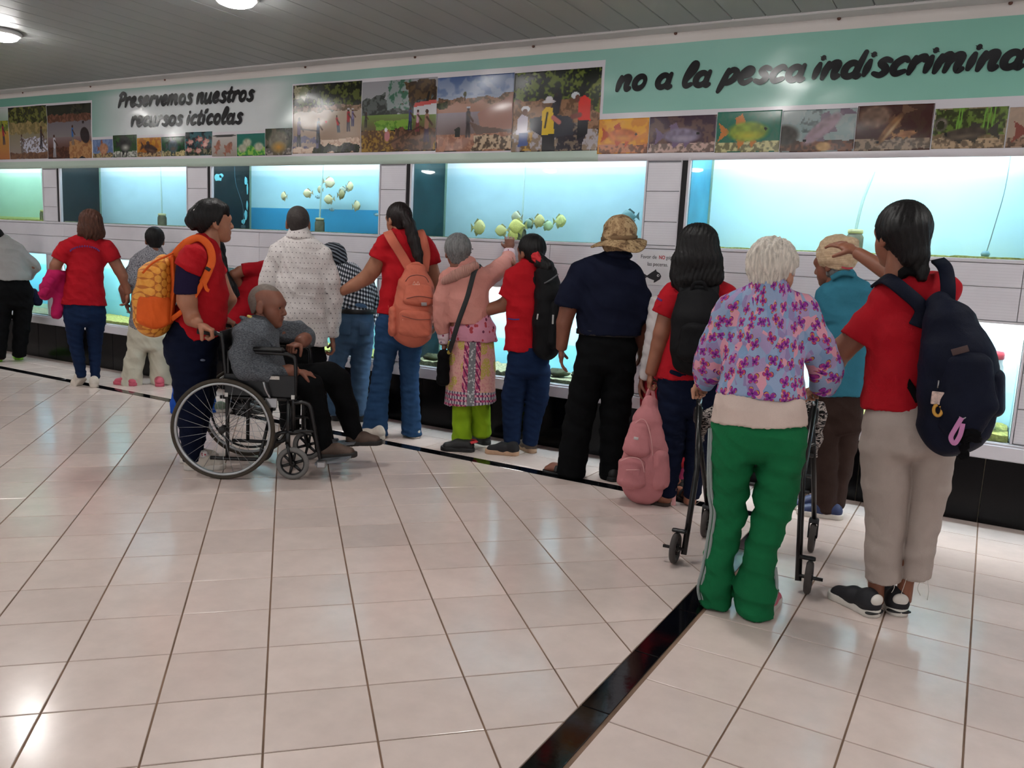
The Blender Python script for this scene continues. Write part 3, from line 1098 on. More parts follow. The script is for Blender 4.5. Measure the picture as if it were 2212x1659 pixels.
def tankfish(bg0, bg1, floorc, c, belly, fin, x=.5, y=.5, L=.7, hh=.2, ang=0, flip=1, plants=None, extra=None):
    def f(p):
        p.grad(bg0, bg1)
        p.speck([bg0, bg1], 0, 1, 6, .5, al=.6)
        if plants:
            p.speck([plants, tuple(k * .4 for k in plants)], .35, 1, 4, .5, rag=.2, al=.8)
        p.speck([floorc, tuple(k * .6 for k in floorc)], 0, .26, 2.5, .5, rag=.1)
        if extra:
            extra(p)
        p.fish(x, y, L, hh, c, belly, fin, ang, flip)
    return f


def two_fish(c):
    def f(p):
        p.grad((150, 140, 130), (196, 190, 188))
        p.ell(.5, .95, .5, .06, (60, 60, 60))
        p.fish(.24, .5, .45, .2, c, c, c, 1.2)
        p.fish(.68, .4, .5, .22, c, c, c, .8)
    return f


def school(p):
    p.speck([(14, 30, 36), (40, 90, 96)], 0, 1, 5, .5)
    p.speck([(20, 40, 20), (120, 110, 90)], 0, .3, 3, .5, rag=.1)
    for (x, y) in ((.2, .58), (.55, .7), (.8, .6), (.75, .45), (.15, .25), (.5, .2)):
        p.fish(x, y, .3, .2, (190, 140, 130), (205, 160, 150), (150, 80, 80), .1)


def pale3(p):
    p.grad((30, 96, 70), (24, 110, 100))
    p.speck([(60, 140, 60), (140, 190, 80)], 0, .4, 3, .5, rag=.2)
    for (x, y) in ((.36, .6), (.2, .35), (.78, .4)):
        p.ell(x, y, .2, .24, (172, 172, 150), 0, .3, .3)


def stones(p):
    p.ell(.06, .4, .22, .3, (62, 58, 52), 0, .2, .5)
    p.ell(.6, .12, .12, .13, (176, 140, 92), 0, .2, .3)
    p.speck([(60, 70, 72), (120, 140, 140)], .5, 1, 3, .5, .3, .6, .2, .7)


def cave(p):
    p.ell(.25, .75, .25, .3, (110, 86, 72), 0, .2, .5)
    p.fish(.68, .36, .36, .13, (150, 104, 70), (120, 80, 50), (150, 110, 70), .15)


def weeds(p):
    for x in (.32, .36, .68, .74, .8):
        p.line(x, .4, x + .03, 1, .02, (110, 160, 60))
    p.ell(.1, .6, .11, .2, (110, 100, 90), 0, .2, .5)
    p.ell(.1, .58, .06, .12, (50, 50, 30))


PH = []
PH.append((-10.42, -9.70, 2.19, 2.75, beach, 'beach'))
PH.append((-9.695, -8.975, 2.19, 2.745, bank, 'bank'))
PH.append((-8.97, -8.205, 2.185, 2.735, shore, 'shore'))
sx = [-8.188, -7.854, -7.482, -7.113, -6.766, -6.401, -6.077, -5.714, -5.39]
SM = [tankfish((90, 110, 150), (120, 140, 180), (170, 150, 110), (170, 120, 90), (190, 140, 110), (140, 90, 70), .55, .5, .6, .3),
      tankfish((40, 80, 30), (30, 60, 24), (190, 190, 180), (40, 40, 40), (190, 190, 180), (30, 30, 30), .5, .58, .7, .34),
      tankfish((150, 84, 24), (196, 140, 30), (170, 140, 100), (60, 40, 34), (110, 80, 60), (70, 44, 30), .55, .42, .75, .16, -.2),
      tankfish((16, 50, 30), (20, 80, 40), (196, 180, 130), (60, 84, 92), (110, 90, 80), (60, 70, 70), .5, .5, .6, .32),
      school, two_fish((150, 100, 84)), pale3,
      tankfish((36, 30, 24), (40, 50, 24), (150, 140, 130), (110, 104, 84), (200, 140, 40), (90, 80, 60), .48, .48, 1.0, .36)]
for i in range(8):
    tall = i in (1, 4, 7)
    PH.append((sx[i], sx[i + 1] - .004, 2.185 - .012 * (i > 4), 2.40 if tall else 2.365, SM[i], 'small'))
PH.append((-5.385, -4.628, 2.182, 2.748, river, 'river'))
PH.append((-4.622, -3.880, 2.182, 2.732, field, 'field'))
PH.append((-3.876, -3.196, 2.172, 2.722, lake, 'lake'))
PH.append((-3.192, -2.497, 2.160, 2.716, nets, 'nets'))
RF = [(-2.498, -2.128, 2.135, 2.367, tankfish((196, 120, 40), (226, 164, 40), (190, 120, 80), (190, 104, 44), (214, 140, 60), (180, 80, 40), .5, .52, .8, .17, -.05)),
      (-2.124, -1.668, 2.135, 2.369, tankfish((110, 84, 74), (60, 40, 56), (190, 160, 150), (120, 108, 130), (160, 150, 170), (110, 90, 120), .5, .46, .75, .16)),
      (-1.664, -1.258, 2.130, 2.383, tankfish((60, 110, 90), (20, 104, 84), (196, 190, 140), (130, 150, 60), (190, 180, 60), (190, 120, 60), .5, .5, .85, .2)),
      (-1.254, -.822, 2.126, 2.376, tankfish((130, 150, 150), (150, 160, 160), (110, 70, 50), (140, 120, 130), (160, 140, 150), (110, 96, 110), .56, .54, .85, .13, .7, -1, None, stones)),
      (-.818, -.408, 2.126, 2.384, tankfish((70, 44, 30), (60, 24, 20), (150, 130, 110), (120, 84, 54), (190, 160, 120), (100, 70, 50), .46, .48, .72, .09, .95, -1, None, cave)),
      (-.402, -.040, 2.130, 2.352, tankfish((110, 90, 60), (150, 140, 110), (176, 150, 120), (70, 60, 50), (110, 96, 80), (60, 56, 46), .46, .36, .85, .12, .1, -1, (90, 120, 40), weeds)),
      (-.034, .40, 2.130, 2.345, tankfish((176, 150, 130), (160, 140, 124), (150, 120, 100), (150, 84, 70), (170, 100, 80), (130, 70, 60), .5, .4, .8, .14))]
for r_ in RF:
    PH.append(r_ + ('rfish',))

t = NT('photo_print')
ca = t.n('VertexColor', layer_name='Col').outputs[0]
t.col(ca)
t.p(Roughness=0.22)
M_PHOTO = t.m

# banner sheet
t = NT('banner_vinyl')
v = t.coord('Object')
sp = t.n('SeparateXYZ', i0=v).outputs
X_, Z_ = sp[0], sp[2]
teal = t.ramp(t.math('MULTIPLY_ADD', X_, 1 / 14.0, 0.86), [(0.0, srgb((92, 158, 138))), (0.5, srgb((142, 180, 172))), (0.7, srgb((148, 196, 184))), (1.0, srgb((126, 192, 170)))])
pale = srgb((216, 222, 224))
m1 = t.n('MapRange', i0=X_, i1=-8.3, i2=-7.6).outputs[0]
m2 = t.n('MapRange', i0=X_, i1=-5.2, i2=-5.7).outputs[0]
m3 = t.n('MapRange', i0=Z_, i1=2.86, i2=2.77).outputs[0]
pf = t.math('MULTIPLY', t.math('MULTIPLY', m1, m2), m3)
c = t.mix(pf, teal, pale)
white = srgb((222, 216, 212))
top = t.math('GREATER_THAN', Z_, t.math('MULTIPLY_ADD', X_, -0.002, 2.828))
c = t.mix(top, c, white)
# white margin round the photo blocks
inb = t.math('MULTIPLY', t.math('LESS_THAN', Z_, 2.405), t.math('GREATER_THAN', X_, -2.49))
inb2 = t.math('MULTIPLY', t.math('LESS_THAN', Z_, 2.392), t.math('MULTIPLY', t.math('GREATER_THAN', X_, -8.2), t.math('LESS_THAN', X_, -5.38)))
inb3 = t.math('MULTIPLY', t.math('LESS_THAN', Z_, 2.762), t.math('MULTIPLY', t.math('GREATER_THAN', X_, -5.40), t.math('LESS_THAN', X_, -2.478)))
inb4 = t.math('MULTIPLY', t.math('LESS_THAN', Z_, 2.76), t.math('LESS_THAN', X_, -8.195))
anyb = t.math('MAXIMUM', t.math('MAXIMUM', inb, inb2), t.math('MAXIMUM', inb3, inb4))
c = t.mix(anyb, c, srgb((216, 212, 218)))
low = t.math('MULTIPLY', t.math('LESS_THAN', Z_, 2.16), t.math('LESS_THAN', X_, -2.49))
c = t.mix(low, c, srgb((186, 204, 192)))
t.col(c)
t.p(Roughness=0.2)
M_BAN = t.m


def wav(x, z):
    return 0.0022 * np.sin(x * 5.1 + z * 9) + 0.0018 * np.sin(x * 11.3 - z * 14 + 1.2) + 0.0012 * np.sin(x * 2.2 + z * 25)


def sheet(name, x0, x1, z0, z1, nx, nz, off, th, material, parent, pic=None):
    """thin printed sheet that follows the slack of the banner"""
    X, Z = np.meshgrid(np.linspace(x0, x1, nx + 1), np.linspace(z0, z1, nz + 1))
    Yf = D - 0.010 - off + wav(X, Z)
    V = np.stack([X, Yf, Z], -1).reshape(-1, 3)
    i, j = np.meshgrid(np.arange(nx), np.arange(nz))
    a = (j * (nx + 1) + i).ravel()
    Q = np.stack([a, a + 1, a + nx + 2, a + nx + 1], -1)
    per = [k for k in range(nx + 1)] + [(nx + 1) * (k + 1) - 1 for k in range(1, nz + 1)] + [(nx + 1) * nz + k for k in range(nx - 1, -1, -1)] + [(nx + 1) * k for k in range(nz - 1, 0, -1)]
    n0 = len(V)
    Vb = V[per] + np.array([0, th, 0])
    m = len(per)
    Qs = np.array([(per[k], n0 + k, n0 + (k + 1) % m, per[(k + 1) % m]) for k in range(m)])
    me = mesh_np(name, np.vstack([V, Vb]), np.vstack([Q, Qs]), True)
    if pic is not None:
        at = me.color_attributes.new('Col', 'FLOAT_COLOR', 'CORNER')
        lin = np.clip(pic / 255, 0, 1)
        lin = np.where(lin <= 0.04045, lin / 12.92, ((lin + 0.055) / 1.055) ** 2.4)
        cl = np.ones((len(Q) + m, 4, 4), np.float32)
        cl[:len(Q), :, :3] = lin.reshape(-1, 3)[:, None, :]
        cl[len(Q):, :, :3] = 0.6
        at.data.foreach_set('color', cl.ravel())
    return link(name, me, material, parent)


ban = empty('banner', (0, 0, 0), 0, 'long teal vinyl banner with fishing photos and black lettering above the tanks', 'banner')
sheet('banner_sheet', -12.9, 4.4, 2.085, 2.905, 340, 24, 0.0, 0.006, M_BAN, ban)
for k, (x0, x1, z0, z1, fn, kind) in enumerate(PH):
    nx = int((x1 - x0) * 150)
    nz = int((z1 - z0) * 150)
    p = Pic(nx, nz, 100 + k)
    fn(p)
    sheet('photo', x0, x1, z0, z1, nx, nz, 0.004, 0.004, M_PHOTO, ban, p.a)

# ---- brush lettering (strokes with round ends), built as geometry
def el(cx, cy, rx, ry, n=14, a0=0.0):
    return [(cx + rx * math.cos(a0 + 2 * math.pi * k / n), cy + ry * math.sin(a0 + 2 * math.pi * k / n)) for k in range(n + 1)]


GL = {
    'n': (.92, [[(.1, .95), (.06, .0)], [(.08, .42), (.34, .9), (.58, .86), (.54, .35), (.62, .02), (.78, .1)]]),
    'o': (.88, [el(.38, .48, .29, .43)]),
    'a': (1.0, [el(.36, .46, .28, .42), [(.70, .95), (.66, .35), (.72, .03), (.88, .06)]]),
    'l': (.62, [[(.1, .35), (.44, 1.05), (.46, 1.5), (.3, 1.52), (.14, .9), (.12, .3), (.26, .02), (.5, .14)]]),
    'p': (.92, [[(.2, .98), (.14, .2), (.02, -.48)], [(.17, .6), (.42, .95), (.7, .75), (.62, .3), (.34, .08), (.16, .16)]]),
    'e': (.84, [[(.14, .42), (.5, .56), (.56, .84), (.34, .94), (.1, .6), (.12, .22), (.36, .0), (.66, .2)]]),
    's': (.78, [[(.62, .86), (.38, .95), (.22, .74), (.44, .5), (.56, .24), (.36, .0), (.06, .12)]]),
    'c': (.8, [[(.62, .8), (.44, .94), (.18, .72), (.1, .36), (.28, .04), (.64, .16)]]),
    'i': (.44, [[(.12, .92), (.08, .08)], [(.16, 1.28), (.17, 1.34)]]),
    'í': (.46, [[(.12, .92), (.08, .08)], [(.14, 1.22), (.36, 1.5)]]),
    'd': (1.0, [el(.36, .44, .28, .42), [(.76, 1.5), (.66, .35), (.72, .02), (.86, .06)]]),
    'r': (.7, [[(.12, .96), (.08, .02)], [(.1, .48), (.3, .86), (.52, .94), (.55, .76)]]),
    'm': (1.36, [[(.1, .95), (.06, .0)], [(.08, .42), (.3, .9), (.5, .86), (.48, .02)], [(.5, .42), (.74, .9), (.98, .84), (.94, .3), (1.02, .02), (1.18, .1)]]),
    'u': (.96, [[(.08, .95), (.06, .3), (.22, .02), (.48, .22), (.62, .9)], [(.64, .95), (.6, .25), (.7, .02), (.84, .08)]]),
    't': (.6, [[(.28, 1.4), (.16, .4), (.22, .04), (.46, .12)], [(.0, .9), (.5, .96)]]),
    'v': (.76, [[(.02, .86), (.16, .84), (.28, .06), (.62, .92)]]),
    'P': (.92, [[(.24, 1.42), (.16, .6), (.06, .0)], [(.02, 1.26), (.36, 1.5), (.74, 1.3), (.66, .85), (.22, .66)]]),
    ' ': (.5, []),
}
M_INK = mat('black_ink', (16, 16, 20), 0.25)


def brush(mb, pts, wd, y):
    """flat stroke with thickness variation, given in (x,z)"""
    P = np.array(catmull(pts, 5))[:, :2] if len(pts) > 2 else np.linspace(pts[0], pts[1], 6)
    n = len(P)
    tg = np.gradient(P, axis=0)
    tg /= np.linalg.norm(tg, axis=1)[:, None] + 1e-9
    nm = np.stack([-tg[:, 1], tg[:, 0]], -1)
    s = np.linspace(0, 1, n)
    w = wd * (0.36 + 0.2 * np.sin(np.pi * s))
    L, Rr = P + nm * w[:, None], P - nm * w[:, None]
    out = list(L)
    for k in range(1, 6):          # round end
        a = math.pi * k / 6
        out.append(P[-1] + w[-1] * (nm[-1] * math.cos(a) + tg[-1] * math.sin(a)))
    out += list(Rr[::-1])
    for k in range(1, 6):
        a = math.pi * k / 6
        out.append(P[0] + w[0] * (-nm[0] * math.cos(a) - tg[0] * math.sin(a)))
    m = len(out)
    # triangulate as strip: left/right pairs plus caps
    base = [(p[0], y + float(wav(np.float64(p[0]), np.float64(p[1]))), p[1]) for p in L] + [(p[0], y + float(wav(np.float64(p[0]), np.float64(p[1]))), p[1]) for p in Rr]
    F = [(i, i + n, i + n + 1, i + 1) for i in range(n - 1)]
    capE = [(out[n + k][0], y + float(wav(np.float64(out[n + k][0]), np.float64(out[n + k][1]))), out[n + k][1]) for k in range(5)]
    capS = [(out[2 * n + 5 + k][0], y + float(wav(np.float64(out[2 * n + 5 + k][0]), np.float64(out[2 * n + 5 + k][1]))), out[2 * n + 5 + k][1]) for k in range(5)]
    b = 2 * n
    F.append(tuple([n - 1] + [b + k for k in range(5)] + [2 * n - 1])[::-1])
    F.append(tuple([n] + [b + 5 + k for k in range(5)] + [0])[::-1])
    mb.add(base + capE + capS, F)


def lettering(text, x0, x1, z0, z1, xh, parent):
    """each letter a part; baseline runs from (x0,z0) to (x1,z1)"""
    tot = sum(GL[c][0] for c in text)
    k = (x1 - x0) / tot / xh
    x = 0.0
    for ch in text:
        adv, strokes = GL[ch]
        if strokes:
            mb = MB()
            for st in strokes:
                q = []
                for (gx, gz) in st:
                    xx = x0 + (x + gx) * xh * k + gz * xh * 0.3
                    q.append((xx, z0 + (z1 - z0) * (x / tot) + gz * xh))
                brush(mb, q, xh * 0.44, D - 0.0165)
            mb.build('letter', M_INK, parent)
        x += adv


lettering('Preservemos nuestros', -7.76, -5.86, 2.672, 2.650, 0.084, ban)
lettering('recursos ictícolas', -7.57, -6.0, 2.482, 2.460, 0.084, ban)
lettering('no a la pesca', -2.385, -1.14, 2.556, 2.554, 0.088, ban)
lettering('indiscriminada', -1.10, 0.245, 2.556, 2.554, 0.09, ban)
# screws along the banner's top edge
sc_me = MB().lathe([(0.011, 0), (0.011, 0.004), (0.005, 0.008), (0, 0.008)], 10, (0, 0, 0), (0, -1, 0)).mesh('screw')
sc_me.materials.append(mat('screw_rust', (96, 62, 50), 0.6))
for x in (-9.4, -8.2, -7.05, -5.25, -4.1, -3.05, -1.99, -0.98, -0.1):
    link('screw', sc_me, None, ban, (x, D - 0.013, 2.893))

# ---- paper notice
def text_mesh(body, size, material, parent, loc, bold=0.0, extr=0.0004, align='LEFT'):
    cu = bpy.data.curves.new('lettering', 'FONT')
    cu.body = body
    cu.size = size
    cu.offset = bold
    cu.extrude = extr
    cu.align_x = align
    cu.resolution_u = 3
    ob = bpy.data.objects.new('lettering', cu)
    COL.objects.link(ob)
    dg = bpy.context.evaluated_depsgraph_get()
    me = bpy.data.meshes.new_from_object(ob.evaluated_get(dg))
    bpy.data.objects.remove(ob)
    o = link('lettering', me, material, parent, loc)
    o.rotation_euler = (math.pi / 2, 0, 0)
    return o


nt = empty('paper_notice', (-2.0, D - 0.006, 1.255), 0, 'white paper notice asking not to tap the tanks, with a black fish', 'notice')
MB().box(-.145, .145, -.0015, .0, 0, .232, 0).build('paper', mat('paper', (226, 224, 228), 0.6), nt)
text_mesh('Favor de', .036, mat('ink_grey', (70, 70, 76), 0.6), nt, (-.122, -.002, .178), 0.0002).scale = (.92, 1, 1)
text_mesh('NO', .034, mat('ink_red', (186, 40, 50), 0.6), nt, (.011, -.002, .178), 0.0010).scale = (.8, 1, 1)
text_mesh('golpear', .036, mat('ink_grey', (70, 70, 76), 0.6), nt, (.062, -.002, .178), 0.0002).scale = (.66, 1, 1)
text_mesh('las peceras.', .036, mat('ink_grey', (70, 70, 76), 0.6), nt, (-.07, -.002, .13), 0.0002).scale = (.9, 1, 1)
fm = MB()
pts = [(-.075, .075), (-.05, .062), (-.02, .085), (.0, .098), (.01, .108), (.016, .094), (.04, .082), (.052, .062), (.045, .042), (.03, .032), (.012, .02), (.0, .016), (.004, .032), (-.03, .042), (-.05, .052), (-.076, .03), (-.066, .052)]
m_ = len(pts)
fm.add([(x - .015, -.0032, z) for x, z in pts] + [(x - .015, -.0012, z) for x, z in pts], [tuple(range(m_)), tuple(range(2 * m_ - 1, m_ - 1, -1))] + [(i, i + m_, (i + 1) % m_ + m_, (i + 1) % m_) for i in range(m_)])
fm.build('fish_print', mat('ink_black', (36, 34, 40), 0.5), nt)
MB().lathe([(0, .0035), (.009, .0035), (.009, .004), (0, .0042)], 16, (.015, 0, .066), (0, -1, 0)).build('fish_eye_print', mat('paper', (226, 224, 228), 0.6), nt)
MB().lathe([(0, .0042), (.0045, .0042), (.0045, .0046), (0, .0047)], 12, (.017, 0, .066), (0, -1, 0)).build('pupil_print', mat('ink_black', (36, 34, 40), 0.5), nt)
# small dark smudges on the board under the middle tank
for k, (x, z, r_) in enumerate(((-3.56, 1.485, .012), (-3.53, 1.47, .009), (-3.57, 1.43, .01), (-3.52, 1.415, .013), (-3.555, 1.392, .02), (-3.5, 1.44, .009))):
    m_ = 8
    q = [(x + r_ * math.cos(a) * random.uniform(.4, 1.1), z + r_ * .9 * math.sin(a) * random.uniform(.4, 1.1)) for a in [2 * math.pi * i / m_ for i in range(m_)]]
    MB().add([(x_, D - .0048, z_) for x_, z_ in q], [tuple(range(m_))]).build('smudge', mat('smudge', (92, 88, 96), 0.8), wall)

# ================================================================== soft-solid modelling (signed distance -> mesh)
F32 = np.float32


def V3(*a):
    return np.array(a, float)


def nz(v):
    return np.asarray(v, float) / (np.linalg.norm(v) + 1e-12)


def smin(a, b, k):
    h = np.clip(0.5 + 0.5 * (b - a) / k, 0, 1)
    return b * (1 - h) + a * h - k * h * (1 - h)


def cap(a, b, ra, rb=None):
    return ('c', np.asarray(a, F32), np.asarray(b, F32), F32(ra), F32(ra if rb is None else rb))


def ecap(a, b, lat, xa, ya, xb, yb, rf=1.0):
    """tapered capsule of elliptic section; x radius along lat"""
    return ('e', np.asarray(a, F32), np.asarray(b, F32), np.asarray(lat, F32), F32(xa), F32(ya), F32(xb), F32(yb), F32(rf))


def ell(c, ax, r):
    """ellipsoid: ax rows are its axes"""
    return ('l', np.asarray(c, F32), np.asarray(ax, F32), np.asarray(r, F32))


def rbox(c, ax, hsz, r):
    return ('b', np.asarray(c, F32), np.asarray(ax, F32), np.asarray(hsz, F32), F32(r))


def grp(prims, cuts=(), k=0.02):
    return ('g', prims, [(np.asarray(p, F32), np.asarray(n, F32)) for p, n in cuts], k)


def ev1(pr, P):
    t = pr[0]
    if t == 'c':
        _, a, b, ra, rb = pr
        ab = b - a
        w = P - a
        h = np.clip(w @ ab / (ab @ ab + F32(1e-12)), 0, 1)
        q = w - h[:, None] * ab
        return np.sqrt(np.einsum('ij,ij->i', q, q)) - (ra + (rb - ra) * h)
    if t == 'e':
        _, a, b, lat, xa, ya, xb, yb, rf = pr
        ab = b - a
        L = np.sqrt(ab @ ab) + F32(1e-9)
        ax = ab / L
        lt = lat - ax * (lat @ ax)
        lt = lt / (np.sqrt(lt @ lt) + F32(1e-9))
        dp = np.cross(ax, lt)
        w = P - a
        z = w @ ax
        h = np.clip(z / L, 0, 1)
        z = z - h * L
        rx, ry = xa + (xb - xa) * h, ya + (yb - ya) * h
        rz = np.minimum(rx, ry)
        if rf < 1:
            rz = np.where(z > 0, rz * rf, rz)
        x, y = w @ lt, w @ dp
        k0 = np.sqrt((x / rx) ** 2 + (y / ry) ** 2 + (z / rz) ** 2) + F32(1e-9)
        k1 = np.sqrt((x / rx ** 2) ** 2 + (y / ry ** 2) ** 2 + (z / rz ** 2) ** 2) + F32(1e-9)
        return k0 * (k0 - 1) / k1
    if t == 'l':
        _, c, ax, r = pr
        q = (P - c) @ ax.T
        k0 = np.sqrt(((q / r) ** 2).sum(1)) + F32(1e-9)
        k1 = np.sqrt(((q / (r * r)) ** 2).sum(1)) + F32(1e-9)
        return k0 * (k0 - 1) / k1
    if t == 'b':
        _, c, ax, hs, r = pr
        q = np.abs((P - c) @ ax.T) - (hs - r)
        return np.sqrt((np.maximum(q, 0) ** 2).sum(1)) + np.minimum(q.max(1), 0) - r
    if t == 'g':
        _, prims, cuts, k = pr
        d = ev(prims, P, k)
        for p, n in cuts:
            d = np.maximum(d, (P - p) @ n)
        return d


def ev(prims, P, k=0.02):
    d = None
    for pr in prims:
        if pr[0] == 'sub':
            d = np.maximum(d, -ev1(pr[1], P))
            continue
        if pr[0] == 'ssub':
            d = -smin(-d, ev1(pr[1], P), pr[2])
            continue
        x = ev1(pr, P)
        d = x if d is None else smin(d, x, k)
    return d


def bnd(prims):
    lo, hi = np.full(3, 1e9), np.full(3, -1e9)
    for pr in prims:
        if pr[0] in ('sub', 'ssub'):
            continue
        if pr[0] == 'g':
            l, h = bnd(pr[1])
        elif pr[0] in ('c', 'e'):
            r = max(float(x) for x in (pr[3:5] if pr[0] == 'c' else pr[4:8]))
            l, h = np.minimum(pr[1], pr[2]) - r, np.maximum(pr[1], pr[2]) + r
        else:
            r = float(np.linalg.norm(pr[3])) if pr[0] == 'b' else float(max(pr[3]))
            l, h = pr[1] - r, pr[1] + r
        lo, hi = np.minimum(lo, l), np.maximum(hi, h)
    return lo, hi


def sdf_mesh(fn, lo, hi, h):
    lo = np.asarray(lo, float) - 3 * h
    n = np.ceil((np.asarray(hi, float) + 3 * h - lo) / (3 * h)).astype(int) + 1
    I = [(np.arange(k) * 3 + 1) * h + l for k, l in zip(n, lo)]
    C = np.stack(np.meshgrid(*I, indexing='ij'), -1).reshape(-1, 3).astype(F32)
    dc = fn(C).reshape(n)
    m = np.abs(dc) < 6.0 * h
    d = np.repeat(np.repeat(np.repeat(dc, 3, 0), 3, 1), 3, 2).astype(F32)
    mm = np.repeat(np.repeat(np.repeat(m, 3, 0), 3, 1), 3, 2)
    idx = np.argwhere(mm)
    P = (idx * h + lo).astype(F32)
    vals = np.concatenate([fn(P[i:i + 200000]) for i in range(0, len(P), 200000)]) if len(P) else np.zeros(0)
    d[mm] = vals
    s = d < 0
    cnt = np.zeros(np.array(s.shape) - 1, np.int8)
    for a in (0, 1):
        for b in (0, 1):
            for c in (0, 1):
                cnt += s[a:s.shape[0] - 1 + a, b:s.shape[1] - 1 + b, c:s.shape[2] - 1 + c]
    act = (cnt > 0) & (cnt < 8)
    A = np.argwhere(act)
    vid = np.full(act.shape, -1, np.int32)
    vid[act] = np.arange(len(A))
    acc = np.zeros((len(A), 3))
    num = np.zeros(len(A))
    cor = [(a, b, c) for a in (0, 1) for b in (0, 1) for c in (0, 1)]
    dv = {c: d[A[:, 0] + c[0], A[:, 1] + c[1], A[:, 2] + c[2]] for c in cor}
    for c in cor:
        for ax in range(3):
            if c[ax] == 0:
                e = list(c)
                e[ax] = 1
                e = tuple(e)
                d0, d1 = dv[c], dv[e]
                x = (d0 < 0) != (d1 < 0)
                t = np.where(x, d0 / np.where(np.abs(d0 - d1) < 1e-9, 1e-9, d0 - d1), 0)
                p = np.array(c, float)[None].repeat(len(A), 0)
                p[:, ax] += t
                acc[x] += p[x]
                num[x] += 1
    Vv = (A + acc / np.maximum(num, 1)[:, None]) * h + lo
    quads = []
    for ax in range(3):
        u, w = [(1, 2), (2, 0), (0, 1)][ax]
        sl0 = [slice(None)] * 3
        sl1 = [slice(None)] * 3
        sl0[ax] = slice(0, -1)
        sl1[ax] = slice(1, None)
        s0, s1 = s[tuple(sl0)], s[tuple(sl1)]
        E_ = np.argwhere(s0 != s1)
        if not len(E_):
            continue
        ok = (E_[:, u] > 0) & (E_[:, w] > 0) & (E_[:, u] < act.shape[u]) & (E_[:, w] < act.shape[w])
        E_ = E_[ok]
        inside = s0[E_[:, 0], E_[:, 1], E_[:, 2]]
        q = []
        for (du, dw) in ((-1, -1), (0, -1), (0, 0), (-1, 0)):
            c = E_.copy()
            c[:, u] += du
            c[:, w] += dw
            q.append(vid[c[:, 0], c[:, 1], c[:, 2]])
        q = np.stack(q, -1)
        q = np.where(inside[:, None], q, q[:, ::-1])
        quads.append(q)
    Q = np.vstack(quads)
    Q = Q[(Q >= 0).all(1)]
    # snap to the surface
    Vf = Vv.astype(F32)
    e = F32(0.35 * h)
    d0 = fn(Vf)
    g = np.stack([fn(Vf + np.array(o, F32) * e) - d0 for o in ((1, 0, 0), (0, 1, 0), (0, 0, 1))], -1) / e
    st = g * (d0 / np.maximum((g * g).sum(1), 0.15))[:, None]
    st = np.clip(st, -0.6 * h, 0.6 * h)
    return Vf - st, Q


def wrinkle(P, amp, fr, seed=0.0, vert=1.0):
    """soft cloth folds"""
    x, y, z = P[:, 0] * fr, P[:, 1] * fr, P[:, 2] * fr * vert
    s = seed
    a = 1.5 * np.abs(np.sin(0.95 * x + .55 * z + 1.7 * np.sin(0.5 * z + s) + s)) ** .7 + np.sin(1.3 * y - 2.1 * z + 1.3 * np.sin(1.1 * x + 2 * s)) - .9
    b = np.abs(np.sin(1.9 * z + 1.2 * x + 1.6 * np.sin(.8 * x - .7 * y + s))) ** .6 * 1.4 - .9
    return (amp * 0.55 * (a + b)).astype(F32)


